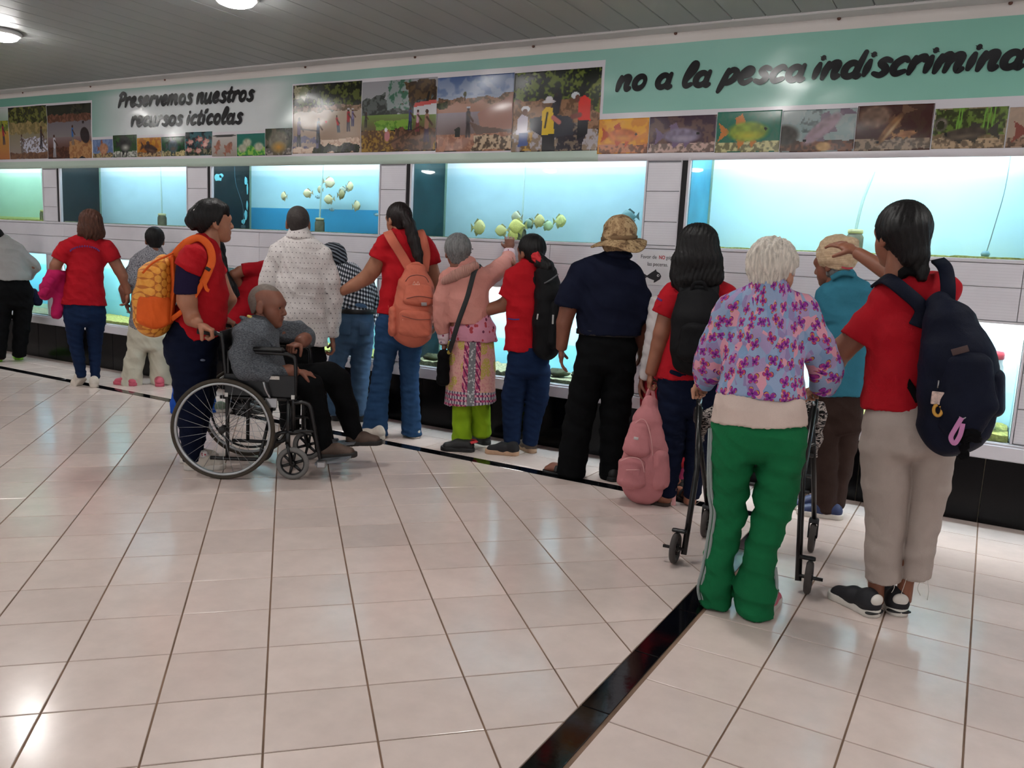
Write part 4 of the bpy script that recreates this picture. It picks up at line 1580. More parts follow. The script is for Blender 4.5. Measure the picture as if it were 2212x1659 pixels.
class Frame:
    """a local frame standing at a world point: x to the right, y away from the lens, z up.
    at(u, v, dd) turns a spot of the photograph at depth dd behind the origin into local metres"""
    RF = 1.0

    def __init__(s, name, origin, label, cat, group=None):
        s.o = np.asarray(origin, float)
        e = (s.o - CAM) * V3(1, 1, 0)
        s.e = nz(e)
        s.r = V3(s.e[1], -s.e[0], 0)
        s.E = empty(name, tuple(s.o), math.atan2(s.r[1], s.r[0]), label, cat, group)

    def loc(s, Pw):
        q = np.asarray(Pw, float) - s.o
        return V3(q @ s.r, q @ s.e, q[2])

    def wor(s, p):
        return s.o + s.r * p[0] + s.e * p[1] + V3(0, 0, p[2])

    def at(s, u, v, dd=0.0):
        d = ray(u, v)
        t = ((s.o - CAM) @ s.e + dd) / (d @ s.e)
        return s.loc(CAM + t * d)

    def gr(s, u, v, z=0.0):
        return s.loc(ground(u, v, z))

    def m(s, u, v, dd, px):
        return float(np.linalg.norm(s.at(u + px, v, dd) - s.at(u, v, dd)))

    def loft(s, secs, grow=0.0, k=0.02, cuts=()):
        """secs: (u, v, dd, half width px[, half depth m])"""
        pr = []
        pts = []
        for q in secs:
            u, v, dd, hw = q[:4]
            rx = s.m(u, v, dd, hw) + grow
            ry = (q[4] + grow) if len(q) > 4 else rx
            pts.append((s.at(u, v, dd), max(rx, .004), max(ry, .004)))
        for i, ((a, xa, ya), (b, xb, yb)) in enumerate(zip(pts[:-1], pts[1:])):
            ax = nz(b - a)
            lat = V3(ax[2], 0, -ax[0])
            if np.linalg.norm(lat) < 0.25:
                lat = V3(1, 0, 0)
            pr.append(ecap(a, b, nz(lat), xa, ya, xb, yb, s.RF if i == len(pts) - 2 else 1.0))
        return grp(pr, cuts, k * 0.5)

    def cut(s, A, B, gone, dd=0.0, tilt=0.0):
        """plane through the photo line A-B, removing the side of spot gone; tilt leans it in depth"""
        a, b = s.at(*A, dd), s.at(*B, dd)
        t = nz(b - a)
        n = nz(np.cross(t, nz(V3(0, 1, tilt))))
        if n @ (s.at(*gone, dd) - a) < 0:
            n = -n
        return (a, n)

    def solid(s, name, groups, material, h=0.009, k=0.015, fold=None, sub=(), parent=None, label=None, uv=False, extra=None):
        groups = list(groups)
        lo, hi = bnd(groups)

        def fn(P):
            d = ev(groups, P, k)
            if extra is not None:
                d = extra(P, d)
            if fold:
                d = d + wrinkle(P, *fold)
            for q in sub:
                d = np.maximum(d, -ev1(q, P))
            return d
        V, Q = sdf_mesh(fn, lo - 0.01, hi + 0.01, h)
        me = mesh_np(name, V, Q)
        if uv:
            cx = uv if not isinstance(uv, bool) else float((lo[0] + hi[0]) / 2)
            y0 = float(V[:, 1].min())
            UVs = np.stack([V[:, 0] - cx + np.clip((V[:, 0] - cx) / .12, -1, 1) * .7 * (V[:, 1] - y0), V[:, 2]], -1).astype(np.float32)
            ul = me.uv_layers.new(name='UVMap')
            ul.data.foreach_set('uv', UVs[Q.ravel()].ravel())
        o = link(name, me, material, parent if parent is not None else s.E)
        if label:
            o['label'] = label
        return o

    def strap(s, name, pts, wd, th, material, nrm=(0, -1, 0), parent=None, smooth=6, raw=False, close=False):
        """webbing band through photo spots (u,v,dd) or local points"""
        P = [np.asarray(p, float) if raw else s.at(*p) for p in pts]
        P = catmull(P, smooth, close) if len(P) > 2 else P
        n = len(P)
        mb = MB()
        v = []
        for i in range(n):
            t = nz(P[(i + 1) % n if close else min(i + 1, n - 1)] - P[i - 1 if (close or i) else 0])
            nn = np.asarray(nrm(P[i]) if callable(nrm) else nrm, float)
            nn = nz(nn - t * (nn @ t))
            sd = np.cross(t, nn)
            for a, b in ((-1, -1), (1, -1), (1, 1), (-1, 1)):
                v.append(P[i] + sd * a * wd / 2 + nn * b * th / 2)
        f = []
        for i in range(n if close else n - 1):
            j = (i + 1) % n
            for k in range(4):
                k2 = (k + 1) % 4
                f.append((i * 4 + k, j * 4 + k, j * 4 + k2, i * 4 + k2))
        if not close:
            f += [(0, 1, 2, 3), tuple((n - 1) * 4 + k for k in (3, 2, 1, 0))]
        mb.add(v, f, True)
        me = mb.mesh(name)
        o = link(name, me, material, parent if parent is not None else s.E)
        md = o.modifiers.new('edge', 'BEVEL')
        md.width = min(th, wd) * 0.25
        md.segments = 1
        return o

    def tube(s, name, pts, r, material, parent=None, smooth=6, raw=False, n=10):
        P = [np.asarray(p, float) if raw else s.at(*p) for p in pts]
        P = catmull(P, smooth) if len(P) > 2 and smooth else P
        return MB().tube(P, r, n).build(name, material, parent if parent is not None else s.E)


SKIN = {}


def skin_mat(name, c):
    if name not in SKIN:
        t = NT(name)
        c = srgb(c)
        f = t.noise(t.coord('Object'), 14, 4)
        t.col(t.ramp(f, [(0.3, (c[0] * .88, c[1] * .84, c[2] * .82)), (0.7, (min(1, c[0] * 1.08), c[1] * 1.05, c[2] * 1.04))]))
        t.p(Roughness=0.5)
        t.bump(t.noise(t.coord('Object'), 160, 3), 0.12, 0.002)
        SKIN[name] = t.m
    return SKIN[name]


class Person(Frame):
    RF = 0.5

    def __init__(s, label, u, v, group=None):
        super().__init__('person', ground(u, v), label, 'person', group)
        s.sk = []          # body solids
        s.fine = []        # (solids, resolution) of hands
        s.hd = None

    # ---- anatomy
    def limb(s, secs, k=0.02):
        s.sk.append(s.loft(secs, 0, k))

    def head(s, u, v, dd, fwd, sc=1.0, up=(0, 0, 1), res=0.0065, fat=1.0):
        c = s.at(u, v, dd)
        f = nz(fwd)
        up = np.asarray(up, float)
        r = nz(np.cross(f, up))
        up = np.cross(r, f)
        s.hd = (c, f, r, up, sc)
        A = np.array([r, f, up])

        def q(x, y, z):
            return c + (r * x + f * y + up * z) * sc
        pr = [ell(q(0, -.012, .036), A, np.array([.074 * fat, .094, .084]) * sc),
              ecap(q(0, .03, .02), q(0, .036, -.062), r, .062 * sc * fat, .058 * sc, .046 * sc * fat, .044 * sc),
              cap(q(0, .062, -.09), q(0, .07, -.088), .024 * sc),
              cap(q(-.036, .05, -.03), q(-.03, .055, -.045), .026 * sc * fat), cap(q(.036, .05, -.03), q(.03, .055, -.045), .026 * sc * fat),
              cap(q(-.04, .072, .024), q(.04, .072, .024), .016 * sc)]
        det = [cap(q(0, .086, .012), q(0, .104, -.024), .009 * sc, .0125 * sc), cap(q(-.011, .095, -.03), q(.011, .095, -.03), .0095 * sc),
               cap(q(-.019, .084, -.052), q(.019, .084, -.052), .0085 * sc), cap(q(-.016, .082, -.063), q(.016, .082, -.063), .009 * sc)]
        for sg in (-1, 1):
            det.append(ell(q(sg * .077 * fat, -.012, -.004), A, np.array([.010, .021, .034]) * sc))
            det.append(ell(q(sg * .074 * fat, -.004, -.026), A, np.array([.011, .012, .016]) * sc))
        sub = [('ssub', ell(q(sg * .033, .102, .006), A, np.array([.020, .017, .012]) * sc), .010 * sc) for sg in (-1, 1)]
        s.hprims = [grp([grp(pr, (), .03 * sc)] + det, (), .010 * sc)] + sub
        s.hres = res
        return q

    def eyes(s):
        c, f, r, up, sc = s.hd
        for sg in (-1, 1):
            o = c + (r * sg * .034 + f * .0765 + up * .006) * sc
            MB().lathe([(0, -.0115 * sc), (.008 * sc, -.008 * sc), (.0115 * sc, 0), (.008 * sc, .008 * sc), (0, .0115 * sc)], 12, o, f).build('eye', mat('eye_white', (176, 164, 156), 0.3), s.E)
            MB().lathe([(0, .0124 * sc), (.0062 * sc, .0108 * sc), (.0068 * sc, .009 * sc)], 10, o, f).build('iris', mat('iris', (30, 18, 12), 0.2), s.E)
            a, b, d = [c + (r * sg * x + f * y + up * z) * sc for x, y, z in ((.014, .089, .026), (.034, .087, .034), (.054, .073, .026))]
            MB().tube(catmull([a, b, d], 4), [.0036 * sc] * 9, 6).build('eyebrow', mat('brow_hair', (34, 28, 26), 0.8), s.E)
        MB().tube(catmull([c + (r * x + f * y + up * z) * sc for x, y, z in ((-.027, .0805, -.053), (-.014, .0915, -.0575), (0, .0945, -.0585), (.014, .0915, -.0575), (.027, .0805, -.053))], 4), .0024 * sc, 6).build('mouth_line', mat('lip_dark', (110, 52, 48), 0.5), s.E)

    def hand(s, w, d, n, sc=1.0, curl=0.35, side=1, spread=0.12, thumb=0.5):
        """w wrist, d pointing direction, n palm normal, side = thumb side (+1: cross(d,n))"""
        d = nz(d)
        n = nz(np.asarray(n, float) - d * (np.asarray(n, float) @ d))
        sd = np.cross(d, n) * side
        S = sc
        pr = [ecap(w - d * .02 * S, w + d * .045 * S, sd, .024 * S, .019 * S, .037 * S, .016 * S),
              ecap(w + d * .04 * S, w + d * .08 * S, sd, .038 * S, .016 * S, .036 * S, .012 * S)]
        fs = []
        for k, (o, L) in enumerate(((.030, .070), (.010, .078), (-.011, .072), (-.030, .056))):
            b = w + (d * .082 + sd * o) * S
            ang = 0.0
            dr = nz(d + sd * o * spread * 22)
            p0 = b
            rr = .0088 * S
            for j, fr in enumerate((.45, .32, .25)):
                ang += curl * (1.0 if j == 0 else 1.15)
                dd_ = dr * math.cos(ang) + n * math.sin(ang)
                p1 = p0 + dd_ * L * fr * S
                fs.append(cap(p0, p1, rr, rr * .92))
                p0 = p1
                rr *= .92
        b = w + (d * .022 + sd * .026) * S
        t1 = nz(d * .62 + sd * .7 + n * thumb)
        t2 = nz(d * .9 + sd * .25 + n * (thumb + curl))
        p1 = b + t1 * .042 * S
        fs += [cap(b, p1, .0135 * S, .011 * S), cap(p1, p1 + t2 * .034 * S, .0105 * S, .0085 * S)]
        s.fine.append((pr, fs))

    def fist(s, w, d, n, sc=1.0, side=1):
        s.hand(w, d, n, sc, 1.25, side, 0.02, 0.9)

    def body(s, material, res=0.011, hres=0.0045):
        parts = []
        H = [('h',)] if False else []
        groups = list(s.sk)
        if s.hd is not None:
            c, f, r, up, sc = s.hd
            V, Q = None, None
            lo, hi = bnd(s.hprims[:1])
            allp = s.hprims

            def fh(P):
                return ev(allp, P, .01)
            parts.append(sdf_mesh(fh, lo, hi, s.hres))
            fh_ = nz(f * V3(1, 1, 0))
            nk = cap(c - (up * .05 + f * .02) * sc, c - (V3(0, 0, .15) + fh_ * .018) * sc, .05 * sc, .052 * sc)
            groups.append(grp([nk], (), .02))
        for pr, fs in s.fine:
            lo, hi = bnd(pr + fs)

            def ff(P, pr=pr, fs=fs):
                d = ev(pr, P, .012)
                fd = None
                for q in fs:
                    x = ev1(q, P)
                    fd = x if fd is None else np.minimum(fd, x)
                return smin(d, fd, .006)
            parts.append(sdf_mesh(ff, lo, hi, hres))
        if groups:
            lo, hi = bnd(groups)
            parts.append(sdf_mesh(lambda P: ev(groups, P, .03), lo, hi, res))
        Vs, Qs, b = [], [], 0
        for V, Q in parts:
            Vs.append(V)
            Qs.append(Q + b)
            b += len(V)
        o = link('body', mesh_np('body', np.vstack(Vs), np.vstack(Qs)), material, s.E)
        return o

    # ---- hair and clothes
    def pants(s, name, material, hips, L, R, h=.009, fold=None, k=.005, **kw):
        """hips and legs; each leg blends into the hips but not into the other leg"""
        return s.solid(name, [grp([hips, L], (), .022), grp([hips, R], (), .022)], material, h, k, fold, **kw)

    def hair(s, material, groups=(), line=(.075, .062), tilt=(.8, -.62), puff=.014, rx=0.0, h=.0065, strand=.0022, nape=-.075, cap_on=True, label=None, fr=130, cuts=()):
        c, f, r, up, sc = s.hd
        A = np.array([r, f, up])
        gs = []
        if cap_on:
            p = c + (f * line[0] + up * line[1]) * sc
            n = nz(f * tilt[0] + up * tilt[1])
            p2 = c + up * nape * sc - f * .02 * sc
            gs.append(grp([ell(c + (f * -.016 + up * .036) * sc, A, np.array([.074 + puff + rx, .094 + puff, .085 + puff]) * sc),
                           ecap(c - f * .05 * sc + up * .02 * sc, c - f * .052 * sc - up * .055 * sc, r, (.062 + puff * .6 + rx) * sc, (.045 + puff * .5) * sc, .05 * sc, .032 * sc)],
                          [(p, n), (p2, nz(-up))] + list(cuts), .03))
        gs += list(groups)
        cc = c.astype(F32)

        def ex(P, d):
            q = P - cc
            a = np.arctan2(q @ r.astype(F32), -(q @ f.astype(F32)))
            return d + (strand * np.sin(a * fr / 4 + 3 * np.sin(q[:, 2] * 30)) * .6 + strand * .5 * np.sin(a * fr / 1.7 + q[:, 2] * 40)).astype(F32)
        return s.solid('hair', gs, material, h, .02, None, (), None, label, False, ex if strand else None)

    def shoe(s, heel, toe, wd, upper, sole, style='sneaker', lift=0.0, hl=None, L=None):
        """heel and toe are photo spots on the floor (or local points)"""
        a = s.gr(*heel) if len(heel) == 2 else np.asarray(heel, float)
        b = s.gr(*toe) if len(toe) == 2 else np.asarray(toe, float)
        if L:
            b = a + nz(b - a) * L
        d = b - a
        L = np.linalg.norm(d)
        x = nz(d)
        y = nz(np.cross(V3(0, 0, 1), x))
        z = np.cross(x, y)

        def q(i, j, k):
            return a + x * i + y * j + z * k
        w = wd / 2
        up = V3(0, 0, 1)
        floorcut = [(V3(0, 0, lift * 0 + a[2] * 0), -up)] if a[2] < .01 and b[2] < .01 else []
        hh = {'sneaker': .034, 'clog': .03, 'sandal': .02, 'boot': .03}[style]
        S = grp([ecap(q(w * .92, 0, .014), q(L * .55, 0, .014), y, w * .9, .06, w * .82, .06), ecap(q(L * .55, 0, .014), q(L - w, 0, .016), y, w * .84, .06, w, .06)], [(q(0, 0, 0), -z), (q(0, 0, hh), z)] + floorcut, .01)
        if style == 'sandal':
            o = s.solid('sandal', [S], sole, .006, .008)
            for t_ in (.36, .62):
                P = [q(L * t_, w * .95 * math.cos(th), .012 + .058 * (1.25 - t_) * math.sin(th) + .012) for th in np.linspace(0, math.pi, 9)]
                s.strap('sandal_strap', P, .02, .005, upper, lambda p: nz(p - q(L * t_, 0, 0)), o, 2, True)
            return o
        U = [ecap(q(w * 1.0, 0, .045), q(L * .5, 0, .045), y, w * .86, .042, w * .8, .042), ecap(q(L * .5, 0, .042), q(L - w * .95, 0, .030), y, w * .8, .04, w * .9, .030)]
        if style in ('sneaker', 'boot'):
            U.append(cap(q(w * 1.05, 0, .05), q(w * 1.15, 0, .072 if style == 'sneaker' else .16), w * .84, w * .80))
        U = grp(U, [(q(0, 0, .018), -z)] + floorcut, .025)
        o = s.solid('shoe', [U], upper, .006, .01)
        s.solid('sole', [S], sole, .006, .008, None, (), o)
        return o

# ================================================================== cloth materials
def fabric(name, c, var=0.10, rough=0.85, bump=0.25, weave=420, vscale=6):
    if name in MATS:
        return MATS[name]
    t = NT(name)
    c = srgb(c)
    v = t.coord('Object')
    t.col(t.ramp(t.noise(v, vscale, 5, .6), [(.3, tuple(x * (1 - var) for x in c)), (.7, tuple(min(1, x * (1 + var)) for x in c))]))
    h = t.math('ADD', t.math('MULTIPLY', t.noise(v, weave, 2), .25), t.noise(t.coord('Object', (1, 1, .6)), 22, 5, .62, .6))
    t.bump(h, bump * 1.5, 0.012)
    t.p(Roughness=rough)
    t.b.inputs['Specular IOR Level'].default_value = 0.1 if sum(c) < .12 else 0.22
    MATS[name] = t.m
    return t.m


def denim(name, c, fade=0.35):
    if name in MATS:
        return MATS[name]
    t = NT(name)
    c = srgb(c)
    v = t.coord('Object', (1, 1, .35))
    f = t.noise(v, 9, 5, .65)
    t.col(t.ramp(f, [(.35, tuple(x * .8 for x in c)), (.62, c), (.85, tuple(min(1, x * (1 + fade) + .01) for x in c))]))
    t.bump(t.math('ADD', t.noise(t.coord('Object'), 380, 2), t.noise(t.coord('Object', (1, 1, 2.2)), 16, 4)), .3, .006)
    t.p(Roughness=.9)
    t.b.inputs['Specular IOR Level'].default_value = 0.12
    MATS[name] = t.m
    return t.m


def hairmat(name, c, rough=.42, hi=1.9):
    if name in MATS:
        return MATS[name]
    t = NT(name)
    c = srgb(c)
    v = t.coord('Object', (1, 1, .12))
    f = t.noise(v, 110, 4, .6)
    t.col(t.ramp(f, [(.3, tuple(x * .6 for x in c)), (.7, tuple(min(1, x * hi) for x in c))]))
    t.bump(f, .5, .004)
    t.p(Roughness=rough)
    t.b.inputs['Specular IOR Level'].default_value = 0.28
    MATS[name] = t.m
    return t.m


def cells(t, u, v, s, stag=True):
    """staggered cell coordinates centred on 0"""
    a, b = t.math('DIVIDE', u, s), t.math('DIVIDE', v, s)
    row = t.math('FLOOR', b)
    if stag:
        a = t.math('ADD', a, t.math('MULTIPLY', t.math('MODULO', t.math('ABSOLUTE', row), 2.0), .5))
    return t.math('SUBTRACT', t.math('FRACT', a), .5), t.math('SUBTRACT', t.math('FRACT', b), .5)


def uvxy(t):
    sp = t.n('SeparateXYZ', i0=t.coord('UV')).outputs
    return sp[0], sp[1]


def cloth_bump(t, k=.25):
    t.bump(t.math('ADD', t.math('MULTIPLY', t.noise(t.coord('Object'), 420, 2), .2), t.noise(t.coord('Object', (1, 1, .6)), 22, 5, .62, .6)), k * 1.5, .012)
    t.p(Roughness=.85)
    t.b.inputs['Specular IOR Level'].default_value = 0.25


def polka():
    t = NT('polka_shirt')
    u, v = uvxy(t)
    a, b = cells(t, u, v, .036)
    r = t.math('SQRT', t.math('ADD', t.math('MULTIPLY', a, a), t.math('MULTIPLY', b, b)))
    m = t.math('LESS_THAN', r, .095)
    base = t.ramp(t.noise(t.coord('Object'), 7, 4), [(.3, srgb((205, 198, 196))), (.7, srgb((226, 220, 218)))])
    t.col(t.mix(m, base, srgb((70, 62, 70))))
    cloth_bump(t, .4)
    return t.m


def plaid():
    t = NT('plaid_shirt')
    u, v = uvxy(t)
    w = t.math('MULTIPLY', t.math('ADD', u, t.math('MULTIPLY', v, -.18)), 1)
    a = t.math('LESS_THAN', t.math('FRACT', t.math('DIVIDE', w, .034)), .52)
    b = t.math('LESS_THAN', t.math('FRACT', t.math('DIVIDE', t.math('ADD', v, t.math('MULTIPLY', u, .18)), .034)), .52)
    s = t.math('MULTIPLY', t.math('ADD', a, b), .5)
    t.col(t.ramp(s, [(0, srgb((214, 216, 220))), (.4, srgb((92, 96, 106))), (.9, srgb((16, 18, 26)))], 'CONSTANT'))
    cloth_bump(t)
    return t.m


def butterfly():
    t = NT('butterfly_blouse')
    uv = t.coord('UV')
    sc = t.n('VectorMath', operation='SCALE', i0=uv)
    sc.inputs['Scale'].default_value = 1.0
    # background flowers: soft pink / blue patches
    vb = t.n('TexVoronoi', feature='F1', i0=uv, i2=26.0)
    sepc = t.n('SeparateColor', i0=vb.outputs['Color']).outputs
    bg = t.ramp(sepc[0], [(0, srgb((150, 168, 200))), (.34, srgb((170, 150, 190))), (.52, srgb((222, 156, 172))), (.72, srgb((132, 160, 196))), (.88, srgb((150, 134, 178)))], 'CONSTANT')
    # butterflies
    vo = t.n('TexVoronoi', feature='F1', i0=uv, i2=14.5)
    vo.inputs['Randomness'].default_value = 0.62
    pos = vo.outputs['Position']
    d0 = t.n('VectorMath', operation='SUBTRACT', i0=uv, i1=pos)
    d = t.n('VectorMath', operation='SCALE', i0=d0.outputs[0])
    d.inputs['Scale'].default_value = 14.5
    rnd = t.n('SeparateColor', i0=vo.outputs['Color']).outputs[1]
    sp = t.n('SeparateXYZ', i0=d.outputs[0]).outputs
    th = t.math('ADD', t.math('ARCTAN2', sp[1], sp[0]), t.math('MULTIPLY', t.math('SUBTRACT', rnd, .5), 1.5))
    r = t.math('SQRT', t.math('ADD', t.math('MULTIPLY', sp[0], sp[0]), t.math('MULTIPLY', sp[1], sp[1])))
    # wings: four lobes, the upper pair larger
    lob = t.math('POWER', t.math('ABSOLUTE', t.math('SINE', t.math('MULTIPLY', th, 2.0))), .36)
    big = t.math('MULTIPLY', t.math('MULTIPLY_ADD', t.math('SINE', th), .10, .40), t.math('MULTIPLY_ADD', t.math('ABSOLUTE', t.math('COSINE', th)), .42, .62))
    R = t.math('MULTIPLY', lob, big)
    q = t.math('DIVIDE', r, t.math('MAXIMUM', R, .02))
    wing = t.math('LESS_THAN', q, 1.0)
    hue = t.ramp(rnd, [(0, srgb((176, 58, 140))), (.5, srgb((150, 50, 150))), (.8, srgb((190, 60, 110)))], 'CONSTANT')
    wc = t.mix(t.math('GREATER_THAN', q, .55), srgb((132, 44, 142)), hue)
    tip = t.math('MULTIPLY', t.math('GREATER_THAN', q, .72), t.math('GREATER_THAN', t.noise(uv, 60, 2), .5))
    wc = t.mix(tip, wc, srgb((206, 150, 70)))
    wc = t.mix(t.math('GREATER_THAN', q, .9), wc, srgb((96, 36, 110)))
    wc = t.mix(t.math('LESS_THAN', q, .2), wc, srgb((70, 30, 90)))
    t.col(t.mix(wing, bg, wc))
    cloth_bump(t, .35)
    return t.m


def skirt_pat():
    t = NT('patterned_skirt')
    u, v = uvxy(t)
    x = t.math('ABSOLUTE', u)
    uv = t.coord('UV')
    vo = t.n('TexVoronoi', feature='F1', i0=uv, i2=55.0)
    dots = t.math('LESS_THAN', vo.outputs['Distance'], .38)
    vo2 = t.n('TexVoronoi', feature='DISTANCE_TO_EDGE', i0=uv, i2=26.0)
    lace = t.math('LESS_THAN', vo2.outputs['Distance'], .09)
    grey = t.mix(dots, srgb((120, 120, 124)), srgb((190, 188, 190)))
    mag = t.mix(lace, srgb((176, 70, 110)), srgb((214, 150, 160)))
    wav = t.math('SINE', t.math('MULTIPLY_ADD', v, 90, t.math('MULTIPLY', u, 150)))
    mag = t.mix(t.math('GREATER_THAN', wav, .55), mag, srgb((110, 40, 84)))
    pink = t.mix(dots, srgb((214, 160, 150)), srgb((206, 140, 140)))
    vy = t.n('TexVoronoi', feature='F1', i0=uv, i2=10.0)
    ring = t.math('MULTIPLY', t.math('LESS_THAN', vy.outputs['Distance'], .5), t.math('GREATER_THAN', t.noise(uv, 90, 2), .44))
    yel = t.mix(ring, pink, srgb((190, 172, 84)))
    c = t.mix(t.math('GREATER_THAN', x, .028), grey, mag)
    c = t.mix(t.math('GREATER_THAN', x, .072), c, yel)
    hem = t.math('LESS_THAN', v, .44)
    band = t.mix(t.math('GREATER_THAN', t.math('SINE', t.math('MULTIPLY', u, 220)), 0), srgb((196, 186, 190)), srgb((96, 84, 104)))
    band = t.mix(t.math('GREATER_THAN', t.math('SINE', t.math('MULTIPLY', v, 170)), .2), band, mag)
    c = t.mix(t.math('MULTIPLY', hem, t.math('GREATER_THAN', x, .03)), c, band)
    low = t.math('LESS_THAN', v, .315)
    c = t.mix(low, c, grey)
    t.col(c)
    cloth_bump(t)
    return t.m


def floral(name, bg, fl, leaf, scale=28):
    t = NT(name)
    uv = t.coord('UV')
    vo = t.n('TexVoronoi', feature='F1', i0=uv, i2=scale)
    d = vo.outputs['Distance']
    rnd = t.n('SeparateColor', i0=vo.outputs['Color']).outputs[0]
    k = t.math('MULTIPLY', t.math('LESS_THAN', d, .33), t.math('GREATER_THAN', rnd, .45))
    k2 = t.math('MULTIPLY', t.math('LESS_THAN', d, .3), t.math('LESS_THAN', rnd, .25))
    c = t.mix(k, srgb(bg), srgb(fl))
    c = t.mix(k2, c, srgb(leaf))
    t.col(c)
    cloth_bump(t)
    return t.m


def hexa():
    t = NT('orange_hex_fabric')
    sp = t.n('SeparateXYZ', i0=t.coord('Object')).outputs
    # regular hex lines from three sine families
    s = 2 * math.pi / .05
    x, z = t.math('ADD', sp[0], t.math('MULTIPLY', sp[1], .8)), sp[2]
    a = t.math('COSINE', t.math('MULTIPLY', x, s * 1.1547))
    b = t.math('COSINE', t.math('MULTIPLY', t.math('MULTIPLY_ADD', z, .866, t.math('MULTIPLY', x, .5)), s * 1.1547))
    c = t.math('COSINE', t.math('MULTIPLY', t.math('MULTIPLY_ADD', z, .866, t.math('MULTIPLY', x, -.5)), s * 1.1547))
    f = t.math('ADD', a, t.math('ADD', b, c))
    m = t.math('LESS_THAN', f, -.97)
    base = t.ramp(t.noise(t.coord('Object'), 40, 3), [(.3, srgb((226, 146, 44))), (.7, srgb((240, 170, 66)))])
    t.col(t.mix(m, base, srgb((190, 104, 24))))
    t.bump(t.math('MINIMUM', f, 0), .3, .003)
    t.p(Roughness=.6)
    return t.m


def stripes(name, c0, c1, s, w, direction=(0, 0, 1), dist=3.0):
    t = NT(name)
    v = t.coord('Object')
    dt = t.n('VectorMath', operation='DOT_PRODUCT', i0=v, i1=direction).outputs['Value']
    nn = t.noise(v, 9, 2)
    f = t.math('SINE', t.math('ADD', t.math('MULTIPLY', dt, 2 * math.pi / s), t.math('MULTIPLY', nn, dist)))
    t.col(t.mix(t.math('GREATER_THAN', f, w), srgb(c0), srgb(c1)))
    cloth_bump(t)
    return t.m


def camo():
    t = NT('camo_hat')
    f = t.noise(t.coord('Object'), 24, 3, .6)
    t.col(t.ramp(f, [(0, srgb((106, 82, 58))), (.42, srgb((150, 122, 90))), (.52, srgb((176, 148, 112))), (.63, srgb((124, 98, 68)))], 'CONSTANT'))
    cloth_bump(t)
    return t.m


def tweed(name, c0, c1, scale=200, stretch=(1, 1, 1)):
    t = NT(name)
    f = t.noise(t.coord('Object', stretch), scale, 2, .7)
    t.col(t.ramp(f, [(.42, srgb(c0)), (.58, srgb(c1))]))
    cloth_bump(t, .4)
    return t.m


def animal():
    t = NT('animal_print')
    f = t.noise(t.coord('Object', (1, 1, 2.5)), 34, 2, .5, 2.0)
    t.col(t.ramp(f, [(0, srgb((26, 24, 26))), (.5, srgb((190, 178, 172)))], 'CONSTANT'))
    cloth_bump(t)
    return t.m


RED = fabric('red_shirt', (170, 15, 30), .10)
RED2 = fabric('red_shirt_bright', (180, 18, 30), .10)
DRED = fabric('dark_red', (138, 20, 34), .2)
JN_D = denim('dark_jeans', (17, 24, 46))
JN_N = denim('navy_jeans', (24, 40, 70))
JN_B = denim('blue_jeans', (44, 74, 112), .5)
JN_L = denim('light_jeans', (74, 100, 130), .55)
BLK = fabric('black_cloth', (13, 12, 14), .2)
BLK2 = fabric('black_trousers', (11, 12, 14), .2)
NAVY = fabric('navy_cloth', (22, 26, 46), .2)
BROWN = fabric('brown_trousers', (58, 44, 40), .2)
WHITE_R = mat('white_rubber', (214, 208, 200), .6, .08, 20)
CREAM_R = mat('cream_shoe', (208, 198, 186), .7, .1, 20, .2)
BLK_R = mat('black_rubber', (13, 12, 14), .55, .2, 20)
TAN_R = mat('tan_rubber', (186, 150, 122), .7, .1, 20)
PINK_R = mat('pink_clog', (196, 84, 104), .5)
GREEN_R = mat('lime_clog', (132, 198, 52), .5)
NAVY_R = mat('navy_clog', (34, 50, 92), .5)
BRN_L = mat('brown_leather', (84, 66, 56), .7, .2, 20, .2)
H_BLK = hairmat('black_hair', (12, 10, 11), .5)
H_BRN = hairmat('brown_hair', (70, 42, 32), .5)
H_DBR = hairmat('dark_brown_hair', (26, 19, 19), .5)
H_GRY = hairmat('grey_hair', (112, 112, 112), .5, 1.5)
H_WHT = hairmat('white_hair', (222, 212, 200), .55, 1.15)
H_BUZZ = mat('buzz_hair', (52, 46, 44), .7, .3, 60, .4, 300)
H_BUZG = mat('grey_buzz_hair', (112, 100, 92), .7, .2, 60, .3, 300)
SK_A = skin_mat('skin_a', (170, 116, 90))
SK_B = skin_mat('skin_b', (146, 94, 72))
SK_C = skin_mat('skin_c', (130, 82, 64))
SK_D = skin_mat('skin_d', (188, 138, 112))
METAL = mat('steel', (170, 170, 172), .3, .1, 10, metal=.9)
BLK_P = mat('black_paint', (10, 10, 12), .28, .2, 10)
VINYL = mat('black_vinyl', (11, 10, 12), .38, .15, 12, .15, 60)

# ================================================================== PEOPLE, from right to left
# ---- woman at the right in red shirt, beige trousers, navy backpack
p = Person('woman in red shirt and beige cropped trousers wearing the navy backpack, right arm raised', 1905, 1320)
T_ = [(1968, 606, 0, 34, .055), (1966, 640, 0, 84, .085), (1962, 720, 0, 88, .115), (1948, 810, 0, 80, .115), (1945, 885, 0, 88, .135)]
p.limb([(u, v, d, w * .85, x * .85) for u, v, d, w, x in T_])
A_L = [(1912, 668, 0, 34), (1818, 756, .02, 27), (1802, 780, .06, 25), (1800, 812, .20, 16)]
A_R = [(2040, 630, .05, 36), (1968, 622, .34, 25), (1935, 598, .42, 23), (1852, 546, .52, 14)]
p.limb(A_L, .03)
p.limb(A_R, .03)
p.head(1944, 512, .02, (-.62, .78, -.05), 1.04)
p.hand(p.at(1848, 543, .53), p.at(1800, 520, .58) - p.at(1848, 543, .53), (0, .4, -1), .95, .25, 1)
